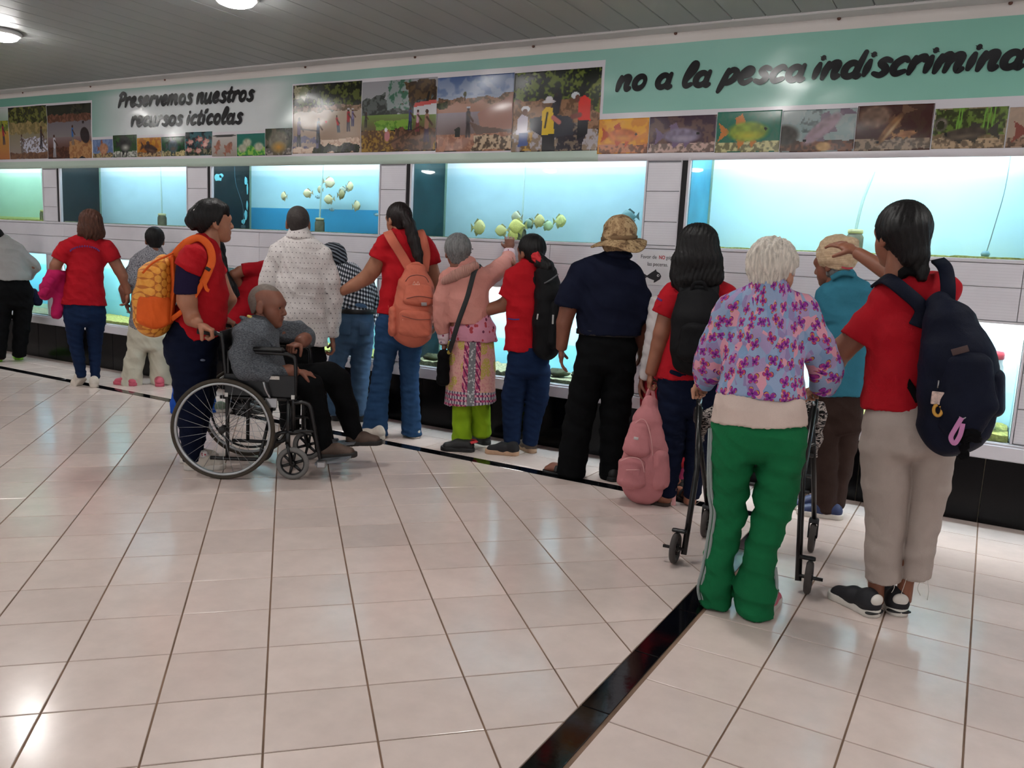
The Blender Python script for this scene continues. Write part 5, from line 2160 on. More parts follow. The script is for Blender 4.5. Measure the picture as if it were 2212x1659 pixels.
p.hand(p.at(1799, 815, .21), p.at(1792, 850, .36) - p.at(1799, 815, .21), (-.6, 0, -.6), .9, .5, 1)
p.limb([(1920, 880, 0, 30, .06), (1908, 1060, .01, 24), (1894, 1200, 0, 20), (1892, 1300, 0, 17)])
p.limb([(1975, 880, .02, 30, .06), (1995, 1060, .04, 22), (1962, 1220, .03, 19), (1952, 1296, .03, 17)])
p.body(SK_B)
p.hair(H_BLK, [p.loft([(1960, 500, -.04, 54, .09), (1975, 552, -.05, 34, .06), (1990, 585, -.06, 17, .03), (1992, 604, -.07, 10, .02)])], (.068, .05), (.85, -.5), .02)
p.solid('t_shirt', [p.loft(T_, .006, .03, [p.cut((1855, 879), (2000, 884), (1930, 1000), 0, -.05)]),
                    p.loft([(1918, 660, 0, 40), (1880, 704, .0, 42), (1838, 752, .0, 43)], .004, .02, [p.cut((1812, 714), (1892, 756), (1800, 800))]),
                    p.loft([(2036, 628, .04, 42), (2015, 622, .20, 42)], .002)], RED, .008, .035, (.0045, 20, 1.0))
p.strap('collar', [(1935, 606, -.02), (1962, 584, -.075), (1994, 592, -.05)], .04, .02, BLK, (0, -1, .5))
PT = [(1948, 862, 0, 72, .11), (1955, 915, -.01, 96, .145), (1960, 955, -.01, 105, .15)]
p.pants('trousers', fabric('beige_trousers', (176, 162, 154), .06), p.loft(PT, 0, .03), p.loft([(1914, 965, 0, 60, .13), (1914, 1045, .01, 54, .105), (1914, 1130, .02, 45, .09), (1908, 1190, .01, 41, .085), (1908, 1275, 0, 40, .078)], 0, .03, [p.cut((1866, 1248), (1950, 1256), (1908, 1400))]),
                     p.loft([(2012, 965, .02, 56, .13), (2009, 1045, .04, 45, .105), (1994, 1130, .05, 38, .09), (1984, 1190, .04, 35, .08), (1977, 1275, .03, 32, .072)], 0, .03, [p.cut((1945, 1250), (2010, 1253), (1978, 1400))]), .008, (.0016, 22, 2.0, 1.6))
for i, (a, b, c) in enumerate([((1872, 1250, -.05), (1876, 1275, -.05), (1880, 1290, -.05)), ((1928, 1252, -.06), (1932, 1268, -.06), (1926, 1280, -.06)), ((1958, 1250, -.03), (1952, 1268, -.03), (1946, 1285, -.03)), ((2003, 1251, 0), (2006, 1275, 0), (2003, 1296, 0)), ((1990, 1252, 0), (1982, 1270, 0), (1988, 1286, 0))]):
    p.tube('thread', [a, b, c], .0012, mat('thread', (214, 206, 196), .8), None, 4, False, 5)
for hl, to, nm in (((1897, 1336), (1820, 1298), 0), ((1944, 1334), (1905, 1285), 1)):
    sh = p.shoe(hl, to, .098, mat('black_suede', (24, 24, 30), .7, .2, 20, .2), WHITE_R, 'sneaker', 0, None, .255)
    a = p.gr(*hl)
    d = nz(p.gr(*to) - a)
    y = nz(np.cross(V3(0, 0, 1), d))
    p.solid('heel_patch', [ell(a + d * .016 + V3(0, 0, .072), np.array([y, d, V3(0, 0, 1)]), (.032, .016, .026))], mat('white_leather', (222, 216, 208), .5), .006, .01, None, (), sh)
    p.solid('sole_stripe', [ell(a + d * .022 + V3(0, 0, .02), np.array([y, d, V3(0, 0, 1)]), (.05, .022, .009))], BLK_R, .005, .01, None, (), sh)
# navy backpack
b = Frame('backpack', p.wor(p.at(2058, 945, -.2)), 'large dark navy backpack with keyrings on the back of the woman at the right', 'backpack')
NVB = fabric('navy_backpack', (20, 24, 40), .25, .6)
bag = b.solid('bag_body', [b.loft([(2030, 655, .06, 30, .05), (2050, 700, .02, 60, .09), (2066, 770, 0, 86, .12), (2072, 850, 0, 96, .135), (2060, 915, 0, 84, .12), (2048, 938, 0, 56, .09)], 0, .03)], NVB, .009, .03, (.004, 16, 3.0))
b.solid('front_pocket', [b.loft([(2090, 790, -.09, 56, .06), (2086, 870, -.10, 70, .07), (2074, 915, -.09, 56, .06)], 0, .03)], NVB, .009, .03, (.003, 18, 2.0))
b.solid('side_pocket', [b.loft([(2150, 815, .0, 22, .07), (2148, 880, .0, 24, .08)], 0, .03)], NVB, .009, .03)
b.strap('shoulder_strap', [(1978, 705, .05), (1992, 668, .06), (1955, 630, .055), (1915, 602, .10), (1892, 612, .20)], .055, .014, NVB, (.1, -.9, .5))
b.strap('shoulder_strap', [(2046, 660, .06), (2048, 620, .07), (2042, 580, .12), (2026, 562, .22)], .052, .014, NVB, (.1, -.9, .4))
b.strap('lower_strap', [(1893, 712, .14), (1925, 770, .09), (1965, 832, .07), (1985, 868, .06)], .026, .004, BLK, (0, -1, 0))
b.strap('label_patch', [(2056, 762, -.125), (2092, 752, -.125)], .024, .003, mat('patch_brown', (70, 48, 46), .6), (0, -1, .1))
b.tube('zip_pull', [(2026, 838, -.13), (2028, 822, -.135)], .003, METAL, None, 0)
b.solid('key_tag', [rbox(b.at(2026, 860, -.14), np.eye(3), (.022, .005, .024), .003)], mat('tag_print', (196, 170, 160), .5, .5, 60), .004)
MB().tube(catmull([b.at(2026 + 9 * math.cos(a), 886 + 12 * math.sin(a), -.142) for a in np.linspace(-.9, 4.6, 10)], 3), .006, 8).build('letter_charm', mat('charm_gold', (206, 152, 60), .4), b.E)
MB().tube(catmull([b.at(2080 + 9 * math.cos(a), 892 + 12 * math.sin(a), -.16) for a in np.linspace(0, 6.1, 12)], 2), .003, 8).build('key_ring', METAL, b.E)
b.strap('lanyard_loop', [(2078, 902, -.162), (2064, 925, -.162), (2054, 945, -.16), (2062, 958, -.16), (2074, 940, -.162), (2080, 915, -.162)], .016, .003, mat('lanyard_pink', (196, 126, 176), .5), (0, -1, 0))
b.solid('pompom', [cap(b.at(2086, 915, -.13), b.at(2082, 985, -.13), .016), cap(b.at(2095, 935, -.13), b.at(2108, 945, -.13), .022)], BLK, .006, .02, (.006, 90, 1.0))

# ---- elderly woman with white hair, butterfly blouse and green trousers
p = Person('white haired woman in butterfly print blouse and green track trousers pushing the walker', 1602, 1318)
T_ = [(1662, 618, .10, 40, .06), (1660, 634, .10, 46, .065), (1656, 664, .10, 84, .095), (1650, 740, .06, 88, .125), (1645, 800, .02, 86, .13), (1643, 858, 0, 98, .145)]
p.limb([(u, v, d, w * .85, x * .85) for u, v, d, w, x in T_])
p.head(1668, 590, .13, (.42, .85, -.30), 1.0, (0, .1, 1))
p.hand(p.at(1520, 822, .16), p.at(1500, 846, .24) - p.at(1520, 822, .16), (.2, .2, -1), .85, .9, 1)
p.hand(p.at(1772, 836, .17), p.at(1752, 840, .24) - p.at(1772, 836, .17), (.2, .2, -1), .85, .9, 1)
p.sk.append(grp([ell(p.at(1704, 604, .13), np.eye(3), (.014, .022, .034))], (), .01))
p.limb([(1692, 604, .14, 12), (1704, 604, .13, 5)])
p.limb([(1588, 676, .09, 30), (1555, 735, .10, 24), (1535, 790, .13, 22), (1522, 826, .17, 14)])
p.limb([(1725, 680, .09, 30), (1762, 745, .10, 26), (1786, 800, .13, 22), (1774, 838, .17, 14)])
p.limb([(1600, 900, 0, 40, .08), (1573, 1100, .03, 22), (1548, 1290, 0, 18)])
p.limb([(1680, 900, 0, 40, .08), (1667, 1100, .02, 22), (1634, 1300, -.02, 18)])
p.body(SK_D)
p.hair(H_WHT, [], (.03, .045), (.82, -.56), .022, .0, .0065, .006, -.07, fr=60)
BUT = butterfly()
p.solid('blouse', [p.loft(T_, .006, .03, [p.cut((1540, 846), (1745, 864), (1640, 1000), 0, -.05)]),
                   p.loft([(1584, 672, .09, 40), (1555, 735, .10, 38), (1533, 790, .13, 37), (1522, 830, .18, 22)], .002, .03),
                   p.loft([(1728, 676, .09, 42), (1762, 745, .10, 40), (1786, 800, .13, 36), (1778, 838, .17, 30)], .002, .03)], BUT, .008, .035, (.005, 18, 5.0), (), None, None, True)
p.solid('undershirt', [p.loft([(1643, 845, 0, 84, .125), (1641, 875, 0, 101, .15), (1638, 940, 0, 110, .16)], 0, .03, [p.cut((1528, 908), (1748, 918), (1640, 1000), 0, -.03)])], fabric('beige_undershirt', (214, 194, 184), .05), .008, .03, (.003, 20, 2.0))
GREEN = fabric('green_track', (18, 106, 62), .12)
p.pants('trousers', GREEN, p.loft([(1639, 890, 0, 88, .12), (1638, 925, 0, 103, .145), (1637, 955, 0, 105, .145)], 0, .03),
                     p.loft([(1584, 965, .0, 52, .13), (1573, 1066, .03, 42, .10), (1574, 1109, .03, 39, .09), (1562, 1167, .02, 34, .08), (1550, 1225, 0, 33, .075), (1545, 1270, 0, 37, .085), (1546, 1312, 0, 33, .085)], 0, .025, [(V3(0, 0, .012), V3(0, 0, -1))]),
                     p.loft([(1690, 965, 0, 52, .13), (1676, 1066, .02, 48, .105), (1667, 1109, .02, 41, .09), (1650, 1167, .0, 36, .08), (1638, 1225, -.01, 36, .078), (1631, 1275, -.02, 47, .095), (1630, 1325, -.02, 42, .095)], 0, .025, [(V3(0, 0, .01), V3(0, 0, -1))]), .008, (.007, 17, 7.0, 1.6))
SG = fabric('stripe_grey', (150, 158, 156), .1)
for o_ in (0, 8):
    p.strap('side_stripe', [(1533 + o_ * .6, 925, -.04), (1530 + o_ * .6, 1000, -.06), (1531 + o_ * .8, 1066, -.04), (1536 + o_, 1109, -.04), (1528 + o_, 1167, -.04), (1518 + o_, 1225, -.045), (1508 + o_, 1268, -.05), (1512 + o_, 1296, -.05)], .008, .012, SG, (-.8, -.6, 0))
p.strap('side_stripe', [(1675, 1225, -.02), (1678, 1260, -.03), (1676, 1290, -.05), (1670, 1305, -.06)], .016, .008, SG, (.8, -.6, 0))
p.shoe((1548, 1312), (1560, 1262), .095, PINK_R, WHITE_R, 'clog', 0, None, .24)
p.shoe((1640, 1334), (1672, 1288), .10, PINK_R, WHITE_R, 'clog', 0, None, .24)

# ---- walker
wb_ = Frame('walker', ground(1600, 1225), 'black folding four wheeled walker in front of the white haired woman', 'walker')
RL, RR_ = wb_.gr(1456, 1216), wb_.gr(1743, 1282)
FL, FR_ = wb_.gr(1522, 1160), wb_.gr(1751, 1192)
fw_ = nz((FL - RL) + (FR_ - RR_))
sd_ = nz(np.cross(fw_, V3(0, 0, 1)))
TY = mat('walker_tyre', (74, 68, 66), .8, .15, 20)


def wheel(fr, c, r, axis, w, parent=None, name='wheel', tyre=TY, hubm=BLK_P, spokes=6):
    """small spoked wheel: tyre > hub"""
    t = [(r - w * .5 + w * .5 * math.cos(a), w * .5 * math.sin(a)) for a in np.linspace(0, 2 * math.pi, 10, endpoint=False)]
    o = MB().lathe(t, 32, c, axis, True).build(name, tyre, parent or fr.E)
    h = MB().lathe([(r - w * .9, -w * .3), (r - w * .9 + .006, -w * .3), (r - w * .9 + .006, w * .3), (r - w * .9, w * .3)], 32, c, axis, True)
    h.lathe([(0, -w * .6), (r * .2, -w * .6), (r * .2, w * .6), (0, w * .6)], 16, c, axis)
    a0 = nz(axis)
    u = nz(np.cross(a0, V3(0, 0, 1)))
    v = np.cross(a0, u)
    for k in range(spokes):
        th = 2 * math.pi * k / spokes
        dr = u * math.cos(th) + v * math.sin(th)
        h.tube([c + dr * r * .15, c + dr * (r - w * .8)], [r * .1, r * .07], 6)
    h.build('wheel_hub', hubm, o)
    return o


WR = .075
for s_, (rear, front, top, tag_) in enumerate((((1456, 1216), (1522, 1160), (1512, 846), -1), ((1743, 1282), (1751, 1192), (1763, 846), 1))):
    rp, fp = wb_.gr(*rear), wb_.gr(*front)
    tp_ = wb_.at(*top, (rp[1] + fp[1]) / 2 + .05)
    inn = sd_ * (-tag_) * .042
    wheel(wb_, rp + V3(0, 0, WR), WR, sd_, .03)
    wheel(wb_, fp + V3(0, 0, WR), WR, sd_, .03)
    wb_.tube('axle', [rp + V3(0, 0, WR) - inn * 1.4, rp + V3(0, 0, WR) + inn], .008, BLK_P, None, 0, True)
    knee = tp_ * .78 + (rp + fp) / 2 * .22
    hub = wb_.tube('rear_tube', [rp + inn + V3(0, 0, .05), rp + inn + (tp_ - rp) * .55, tp_ - V3(0, 0, .05)], .0145, BLK_P, None, 0, True)
    wb_.tube('front_tube', [fp + V3(0, 0, WR * 2 + .02), fp + (tp_ - fp) * .5 + V3(0, 0, .02), tp_ - V3(0, 0, .16)], .013, BLK_P, None, 0, True)
    wb_.solid('fork', [rbox(fp + V3(0, 0, WR + .05), np.array([sd_, fw_, V3(0, 0, 1)]), (.024, .022, .052), .008)], mat('fork_grey', (44, 44, 48), .5), .006, .01, None, [rbox(fp + V3(0, 0, WR + .01), np.array([sd_, fw_, V3(0, 0, 1)]), (.018, .1, .07), .004)])
    wb_.solid('brake_pad', [rbox(rp + V3(0, 0, WR * 2 + .012) + inn * .3, np.array([sd_, fw_, V3(0, 0, 1)]), (.034, .012, .008), .004)], BLK_P, .005)
    wb_.tube('push_handle', [tp_ - V3(0, 0, .06), tp_, tp_ + V3(0, -.03, .01), tp_ + V3(0, -.13, .005)], .014, BLK_P, None, 4, True)
    wb_.tube('brake_lever', [tp_ + V3(0, .02, -.01), tp_ + V3(-.01 * tag_, -.03, -.035), tp_ + V3(-.01 * tag_, -.11, -.045)], .006, METAL, None, 4, True)
    wb_.solid('clamp', [cap(tp_ - V3(0, 0, .14), tp_ - V3(0, 0, .09), .022)], BLK_P, .006)
a_, b_ = (RL + FL) / 2, (RR_ + FR_) / 2
for z_ in (.36, .44, .54):
    wb_.tube('cross_bar', [a_ + V3(.05, .08, z_), b_ + V3(-.03, .08, z_)], .009, BLK_P, None, 0, True)
wb_.tube('cross_brace', [a_ + V3(.05, .08, .30), b_ + V3(-.03, .08, .60)], .008, BLK_P, None, 0, True)
# animal print bag hanging in the walker
hb = Frame('shoulder_bag', wb_.wor((a_ + b_) / 2 + V3(0, .14, .5)), 'black and white animal print cloth bag hanging inside the walker', 'bag')
hb.solid('bag_body', [hb.loft([(1520, 900, 0, 12, .05), (1650, 905, 0, 112, .05), (1766, 880, 0, 14, .05)], 0, .04), hb.loft([(1522, 905, 0, 14, .04), (1512, 950, 0, 9, .03)]), hb.loft([(1770, 890, 0, 18, .04), (1764, 950, 0, 12, .03), (1762, 985, 0, 4, .02)])], animal(), .01, .03, (.006, 30, 1.0))

# ---- man in teal polo and knit cap
p = Person('man in teal polo shirt and brown trousers wearing a beige knit cap', 1783, 1112)
T_ = [(1822, 600, 0, 28, .06), (1826, 636, 0, 60, .09), (1826, 720, 0, 58, .11), (1812, 790, 0, 58, .115), (1806, 856, 0, 60, .12)]
p.limb([(u, v, d, w * .85, x * .85) for u, v, d, w, x in T_])
A_L = [(1786, 640, -.03, 22), (1800, 705, -.04, 18), (1806, 740, -.03, 17), (1815, 796, .0, 12)]
p.limb(A_L)
p.limb([(1875, 650, .0, 20), (1885, 740, .05, 16), (1870, 800, .15, 12)])
p.head(1800, 572, .02, (-.86, .45, -.22), 1.02)
p.hand(p.at(1816, 800, .0), p.at(1838, 842, .02) - p.at(1816, 800, 0), (-.5, -.3, -.4), .95, .18, 1, .2)
p.hand(p.at(1869, 803, .15), (-.2, .2, -1), (-1, 0, 0), .9, .3)
p.eyes()
p.body(SK_C)
TEAL = fabric('teal_polo', (52, 120, 142), .08)
p.solid('polo_shirt', [p.loft(T_, .006, .03, [p.cut((1748, 850), (1868, 853), (1800, 1000))]), p.loft([(1788, 640, -.02, 27), (1790, 700, -.04, 27)], .004, .02, [p.cut((1764, 700), (1812, 690), (1790, 800))]), p.loft([(1874, 646, .0, 26), (1884, 710, .04, 25)])], TEAL, .008, .03, (.004, 20, 2.0))
p.strap('collar', [(1796, 602, -.06), (1818, 590, -.085), (1846, 594, -.06)], .03, .02, TEAL, (0, -1, .5))
c, f_, r_, u_, sc_ = p.hd
kn = NT('knit_cap')
kn.col(kn.ramp(kn.noise(kn.coord('Object'), 60, 3), [(.3, srgb((190, 160, 128))), (.7, srgb((214, 188, 156)))]))
kn.bump(kn.math('SINE', kn.math('MULTIPLY', kn.n('SeparateXYZ', i0=kn.coord('Object')).outputs[2], 700)), .3, .004)
kn.p(Roughness=.9)
p.solid('knit_cap', [grp([ell(p.at(1808, 545, .01), np.eye(3), (p.m(1808, 545, 0, 45), .115, p.m(1808, 545, 0, 42))), p.loft([(1806, 556, .01, 40, .11), (1816, 576, .01, 37, .10)]), p.loft([(1838, 528, -.02, 18, .07), (1845, 540, -.02, 14, .06)])], [p.cut((1765, 574), (1850, 592), (1800, 640))], .03)], kn.m, .007, .02, (.004, 40, 3.0))
p.strap('cap_lettering', [(1818, 577, -.112), (1830, 580, -.11), (1842, 579, -.10)], .010, .002, mat('cap_red', (176, 60, 70), .7), (.2, -1, 0))
p.solid('hair', [p.loft([(1812, 585, .0, 30, .075), (1818, 600, .0, 22, .06)])], H_GRY, .007, .02)
p.solid('trousers', [p.loft([(1806, 845, 0, 58, .12), (1806, 885, 0, 60, .125), (1806, 920, 0, 58, .115)]), p.loft([(1785, 920, -.02, 33, .10), (1783, 1000, -.02, 29, .085), (1782, 1098, -.02, 27, .08)], 0, .02), p.loft([(1828, 920, .03, 34, .10), (1815, 1000, .05, 29, .085), (1800, 1090, .04, 25, .08)])], BROWN, .009, .006, (.005, 18, 3.0))
for hl, to in (((1822, 1122), (1735, 1110)), ((1800, 1104), (1722, 1098))):
    sh = p.shoe(hl, to, .10, NAVY_R, WHITE_R, 'clog', 0, None, .26)
    a = p.gr(*hl)
    d = nz(p.gr(*to) - a)
    y = nz(np.cross(V3(0, 0, 1), d))
    p.strap('sole_stripe', [a + d * .03 - y * .049 + V3(0, 0, .018), a + d * .12 - y * .046 + V3(0, 0, .018), a + d * .2 - y * .051 + V3(0, 0, .018)], .006, .003, mat('stripe_red', (176, 50, 60), .5), -y, sh, 4, True)

# ---- woman with long black hair holding the pink backpack
p = Person('woman with long loose black hair, red shirt and black backpack, holding a pink backpack', 1462, 1092)
T_ = [(1510, 600, 0, 28, .055), (1512, 628, 0, 60, .085), (1508, 700, 0, 58, .11), (1498, 760, 0, 64, .115), (1490, 818, 0, 72, .125)]
p.limb([(u, v, d, w * .85, x * .85) for u, v, d, w, x in T_])
p.limb([(1452, 640, 0, 22), (1430, 720, -.02, 19), (1424, 745, -.01, 18), (1406, 806, .0, 13)])
p.limb([(1572, 640, 0, 22), (1590, 720, .02, 18), (1580, 790, .1, 13)])
p.head(1510, 545, .02, (-.08, 1, -.12), 1.0)
p.fist(p.at(1406, 808, 0), (-.05, 0, -1), (1, .2, 0), .95, -1)
p.hand(p.at(1580, 795, .1), (0, .2, -1), (-1, 0, 0), .9, .4)
p.limb([(1470, 810, 0, 24, .06), (1450, 960, .01, 17), (1440, 1060, 0, 15), (1434, 1086, 0, 14)])
p.limb([(1500, 810, .02, 24, .06), (1506, 960, .04, 17), (1492, 1060, .03, 15), (1490, 1084, .03, 14)])
for hl, to in (((1448, 1094), (1384, 1082)), ((1496, 1090), (1466, 1072))):
    a, b_ = p.gr(*hl), p.gr(*to)
    dd_ = nz(b_ - a)
    p.sk.append(grp([cap(a + dd_ * .03 + V3(0, 0, .045), a + dd_ * .17 + V3(0, 0, .036), .030, .026), ecap(a + dd_ * .16 + V3(0, 0, .033), a + dd_ * .205 + V3(0, 0, .028), nz(np.cross(V3(0, 0, 1), dd_)), .036, .018, .032, .013)], (), .03))
    p.shoe(hl, to, .09, BLK_R, mat('sandal_sole', (60, 46, 40), .8), 'sandal', 0, None, .245)
p.body(SK_B)
p.hair(H_BLK, [p.loft([(1508, 520, -.02, 44, .10), (1507, 560, -.045, 53, .085), (1506, 600, -.06, 58, .06), (1512, 622, -.07, 46, .04)], 0, .03), p.loft([(1466, 560, -.02, 14, .05), (1456, 598, -.03, 10, .04)])], (.06, .04), (.9, -.4), .018, strand=.004)
p.solid('t_shirt', [p.loft(T_, .006, .03, [p.cut((1418, 816), (1565, 816), (1490, 1000))]), p.loft([(1456, 636, 0, 28), (1434, 684, -.01, 29)], .004, .02, [p.cut((1408, 670), (1454, 690), (1420, 760))]), p.loft([(1568, 636, 0, 26), (1582, 690, .01, 25)])], RED, .008, .03, (.004, 20, 4.0))
p.solid('jeans', [p.loft([(1490, 806, 0, 70, .125), (1490, 845, 0, 72, .13), (1490, 880, 0, 70, .12)]), p.loft([(1455, 880, 0, 38, .11), (1450, 960, .01, 30, .09), (1442, 1066, 0, 19, .065)], 0, .02), p.loft([(1512, 880, .02, 38, .11), (1508, 960, .04, 30, .09), (1494, 1070, .03, 19, .065)], 0, .02)], JN_D, .009, .006, (.004, 24, 3.0, 1.8))
p.strap('sleeve_print', [(1420, 644, -.085), (1430, 650, -.09)], .012, .003, mat('purple_print', (96, 40, 110), .7), (-.3, -1, .2))
b = Frame('backpack', p.wor(p.at(1506, 798, -.16)), 'plain black backpack worn by the woman with long loose hair', 'backpack')
BKB = fabric('black_backpack', (24, 24, 26), .25, .6)
b.solid('bag_body', [b.loft([(1508, 640, .02, 46, .06), (1507, 690, 0, 58, .09), (1502, 755, 0, 56, .10), (1502, 780, 0, 50, .085)], 0, .03)], BKB, .009, .03, (.003, 18, 1.0))
b.solid('front_pocket', [b.loft([(1506, 715, -.075, 38, .05), (1502, 765, -.08, 42, .055)], 0, .03)], BKB, .009, .03, (.003, 18, 3.0))
b.strap('carry_handle', [(1494, 628, -.02), (1500, 612, -.03), (1520, 612, -.03), (1526, 630, -.02)], .02, .008, BKB, (0, -1, 0))
b.strap('shoulder_strap', [(1480, 650, .04), (1476, 620, .07), (1482, 600, .16)], .05, .012, BKB, (0, -1, .5))
b.strap('shoulder_strap', [(1540, 650, .04), (1544, 620, .07), (1540, 600, .16)], .05, .012, BKB, (0, -1, .5))
# pink backpack held by its loop
b = Frame('backpack', p.wor(p.at(1398, 1068, -.02)), 'dusty pink school backpack hanging from the hand of the long haired woman', 'backpack')
PNK = fabric('dusty_pink', (198, 128, 132), .08, .7)
bb_ = b.solid('bag_body', [b.loft([(1404, 872, 0, 18, .05), (1404, 905, 0, 36, .08), (1400, 960, 0, 50, .11), (1394, 1010, 0, 54, .12), (1390, 1050, 0, 46, .11)], 0, .03)], PNK, .007, .03, (.003, 22, 2.0))
b.solid('front_pocket', [b.loft([(1384, 922, -.07, 24, .04), (1376, 972, -.095, 32, .045)], 0, .03)], PNK, .007, .02, (.002, 25, 2.0))
b.solid('lower_pocket', [b.loft([(1366, 1000, -.105, 30, .04), (1364, 1040, -.105, 32, .045)], 0, .03)], PNK, .007, .02, (.002, 25, 4.0))
b.solid('side_pocket', [b.loft([(1424, 985, -.05, 22, .07), (1422, 1035, -.04, 26, .08)], 0, .03)], PNK, .007, .02, (.004, 45, 5.0, .3))
ZP = mat('zip_pink', (220, 160, 160), .5)
b.tube('zip', [(1372, 915, -.095), (1384, 906, -.10), (1396, 912, -.10), (1406, 945, -.12), (1410, 985, -.12)], .003, ZP)
b.tube('zip', [(1340, 996, -.14), (1362, 988, -.15), (1384, 994, -.15), (1392, 1020, -.15)], .003, ZP)
b.tube('zip', [(1352, 1015, -.155), (1382, 1015, -.155)], .0025, ZP, None, 0)
b.strap('label_patch', [(1369, 946, -.145), (1379, 948, -.145)], .016, .002, mat('patch_grey', (206, 196, 196), .5), (0, -1, 0))
b.strap('carry_loop', [(1396, 880, .0), (1398, 855, .0), (1407, 838, .0), (1412, 858, .0), (1414, 880, .0)], .022, .006, PNK, (0, -1, 0))
b.strap('shoulder_strap', [(1412, 876, .06), (1428, 892, .07), (1438, 930, .07), (1444, 975, .05), (1450, 1010, .02)], .05, .014, PNK, (.6, -.6, 0))
b.strap('strap_tail', [(1452, 1008, .0), (1458, 1030, -.01), (1456, 1060, -.01), (1455, 1092, -.02)], .024, .004, ZP, (0, -1, 0))
b.strap('strap_tail', [(1453, 1098, -.03), (1465, 1106, -.0), (1490, 1104, .0), (1512, 1102, .02)], .012, .003, ZP, (0, 0, 1))

# ---- hidden visitor in dark red with a white sleeve
p = Person('visitor in dark red top with white sleeve, mostly hidden behind the navy polo man', 1442, 1046)
T_ = [(1462, 632, .0, 22, .05), (1452, 660, .0, 40, .085), (1446, 720, 0, 46, .10), (1440, 800, 0, 50, .11), (1438, 900, 0, 56, .12), (1434, 990, 0, 60, .13)]
p.limb([(u, v, d, w * .85, x * .85) for u, v, d, w, x in T_])
p.head(1486, 590, .05, (.2, .95, -.1), .95)
p.hand(p.at(1386, 822, -.06), (-.1, .1, -1), (1, 0, 0), .85, .4)
p.limb([(1445, 900, 0, 20), (1458, 980, 0, 14), (1462, 1040, 0, 13)])
p.limb([(1416, 660, -.03, 12), (1412, 700, -.06, 11), (1402, 760, -.07, 10), (1388, 818, -.06, 9)])
p.body(SK_C)
p.hair(H_DBR)
p.solid('red_dress', [p.loft(T_, .006, .03)], DRED, .01, .03, (.007, 14, 3.0, .4))
p.solid('white_sleeve', [p.loft([(1416, 655, -.03, 16), (1412, 700, -.06, 15), (1402, 760, -.07, 14), (1392, 815, -.06, 13)], 0, .02)], fabric('white_cloth', (206, 200, 200), .06), .008, .02, (.004, 40, 2.0))
p.solid('leggings', [p.loft([(1470, 900, .0, 14), (1472, 960, .0, 13), (1470, 1030, 0, 12)]), p.loft([(1430, 960, .0, 16), (1432, 1030, 0, 13)])], fabric('magenta_cloth', (130, 40, 78), .15), .009, .01)
p.shoe((1478, 1052), (1455, 1040), .09, BLK_R, BLK_R, 'clog', 0, None, .24)
p.shoe((1440, 1052), (1420, 1038), .09, BLK_R, BLK_R, 'clog', 0, None, .24)

# ---- man with camouflage hat
p = Person('man in navy polo shirt and black trousers wearing a camouflage sun hat', 1266, 1032)
T_ = [(1337, 550, 0, 22, .05), (1318, 586, 0, 62, .085), (1318, 650, 0, 72, .12), (1314, 724, 0, 66, .125)]
p.limb([(u, v, d, w * .85, x * .85) for u, v, d, w, x in T_])
p.limb([(1252, 598, 0, 24), (1228, 665, -.02, 19), (1219, 696, -.01, 17), (1213, 752, .03, 12)])
p.limb([(1366, 602, 0, 20), (1386, 684, .03, 17), (1380, 745, .12, 12)])
p.head(1340, 520, .02, (.22, .97, -.1), 1.02)
p.hand(p.at(1213, 754, .03), p.at(1212, 790, .04) - p.at(1213, 754, .03), (1, .1, 0), 1.0, .28, -1)
p.hand(p.at(1384, 748, .12), (0, .2, -1), (-1, 0, 0), 1.0, .3)
p.limb([(1290, 720, 0, 30, .07), (1262, 850, .01, 22), (1240, 1000, 0, 15), (1236, 1022, 0, 14)])
p.limb([(1335, 720, 0, 30, .07), (1332, 850, .03, 22), (1318, 1026, .04, 14)])
a, b_ = p.gr(1254, 1030), p.gr(1172, 1018)
dd_ = nz(b_ - a)
p.sk.append(grp([cap(a + dd_ * .04 + V3(0, 0, .05), a + dd_ * .19 + V3(0, 0, .04), .034, .03), ecap(a + dd_ * .18 + V3(0, 0, .035), a + dd_ * .235 + V3(0, 0, .028), nz(np.cross(V3(0, 0, 1), dd_)), .042, .02, .038, .014)], (), .03))
p.body(SK_C)
p.solid('hair', [p.loft([(1340, 512, -.015, 28, .085), (1344, 528, -.015, 22, .065)])], H_GRY, .008, .02)
DN = fabric('navy_polo', (20, 24, 42), .15)
p.solid('polo_shirt', [p.loft(T_, .008, .03, [p.cut((1245, 719), (1372, 724), (1310, 900))]), p.loft([(1256, 594, 0, 30), (1226, 662, -.02, 31)], .004, .02, [p.cut((1201, 658), (1246, 668), (1220, 740))]), p.loft([(1364, 598, 0, 26), (1380, 640, .01, 25), (1386, 684, .03, 24)])], DN, .008, .035, (.006, 18, 6.0))
p.solid('collar', [p.loft([(1338, 538, -.012, 21, .062), (1337, 550, -.012, 30, .08)], 0, .02)], DN, .007, .01)
p.pants('trousers', BLK2, p.loft([(1311, 708, 0, 60, .11), (1310, 752, 0, 65, .125), (1308, 790, 0, 66, .12)]),
        p.loft([(1276, 795, 0, 36, .115), (1262, 850, .01, 35, .10), (1246, 930, .01, 32, .085), (1236, 1000, 0, 31, .085), (1234, 1022, 0, 30, .085)], 0, .02),
        p.loft([(1338, 795, .02, 36, .115), (1332, 850, .03, 36, .10), (1326, 930, .05, 32, .085), (1318, 1010, .04, 24, .08), (1317, 1034, .04, 22, .08)], 0, .02), .009, (.006, 17, 2.0, 1.3))
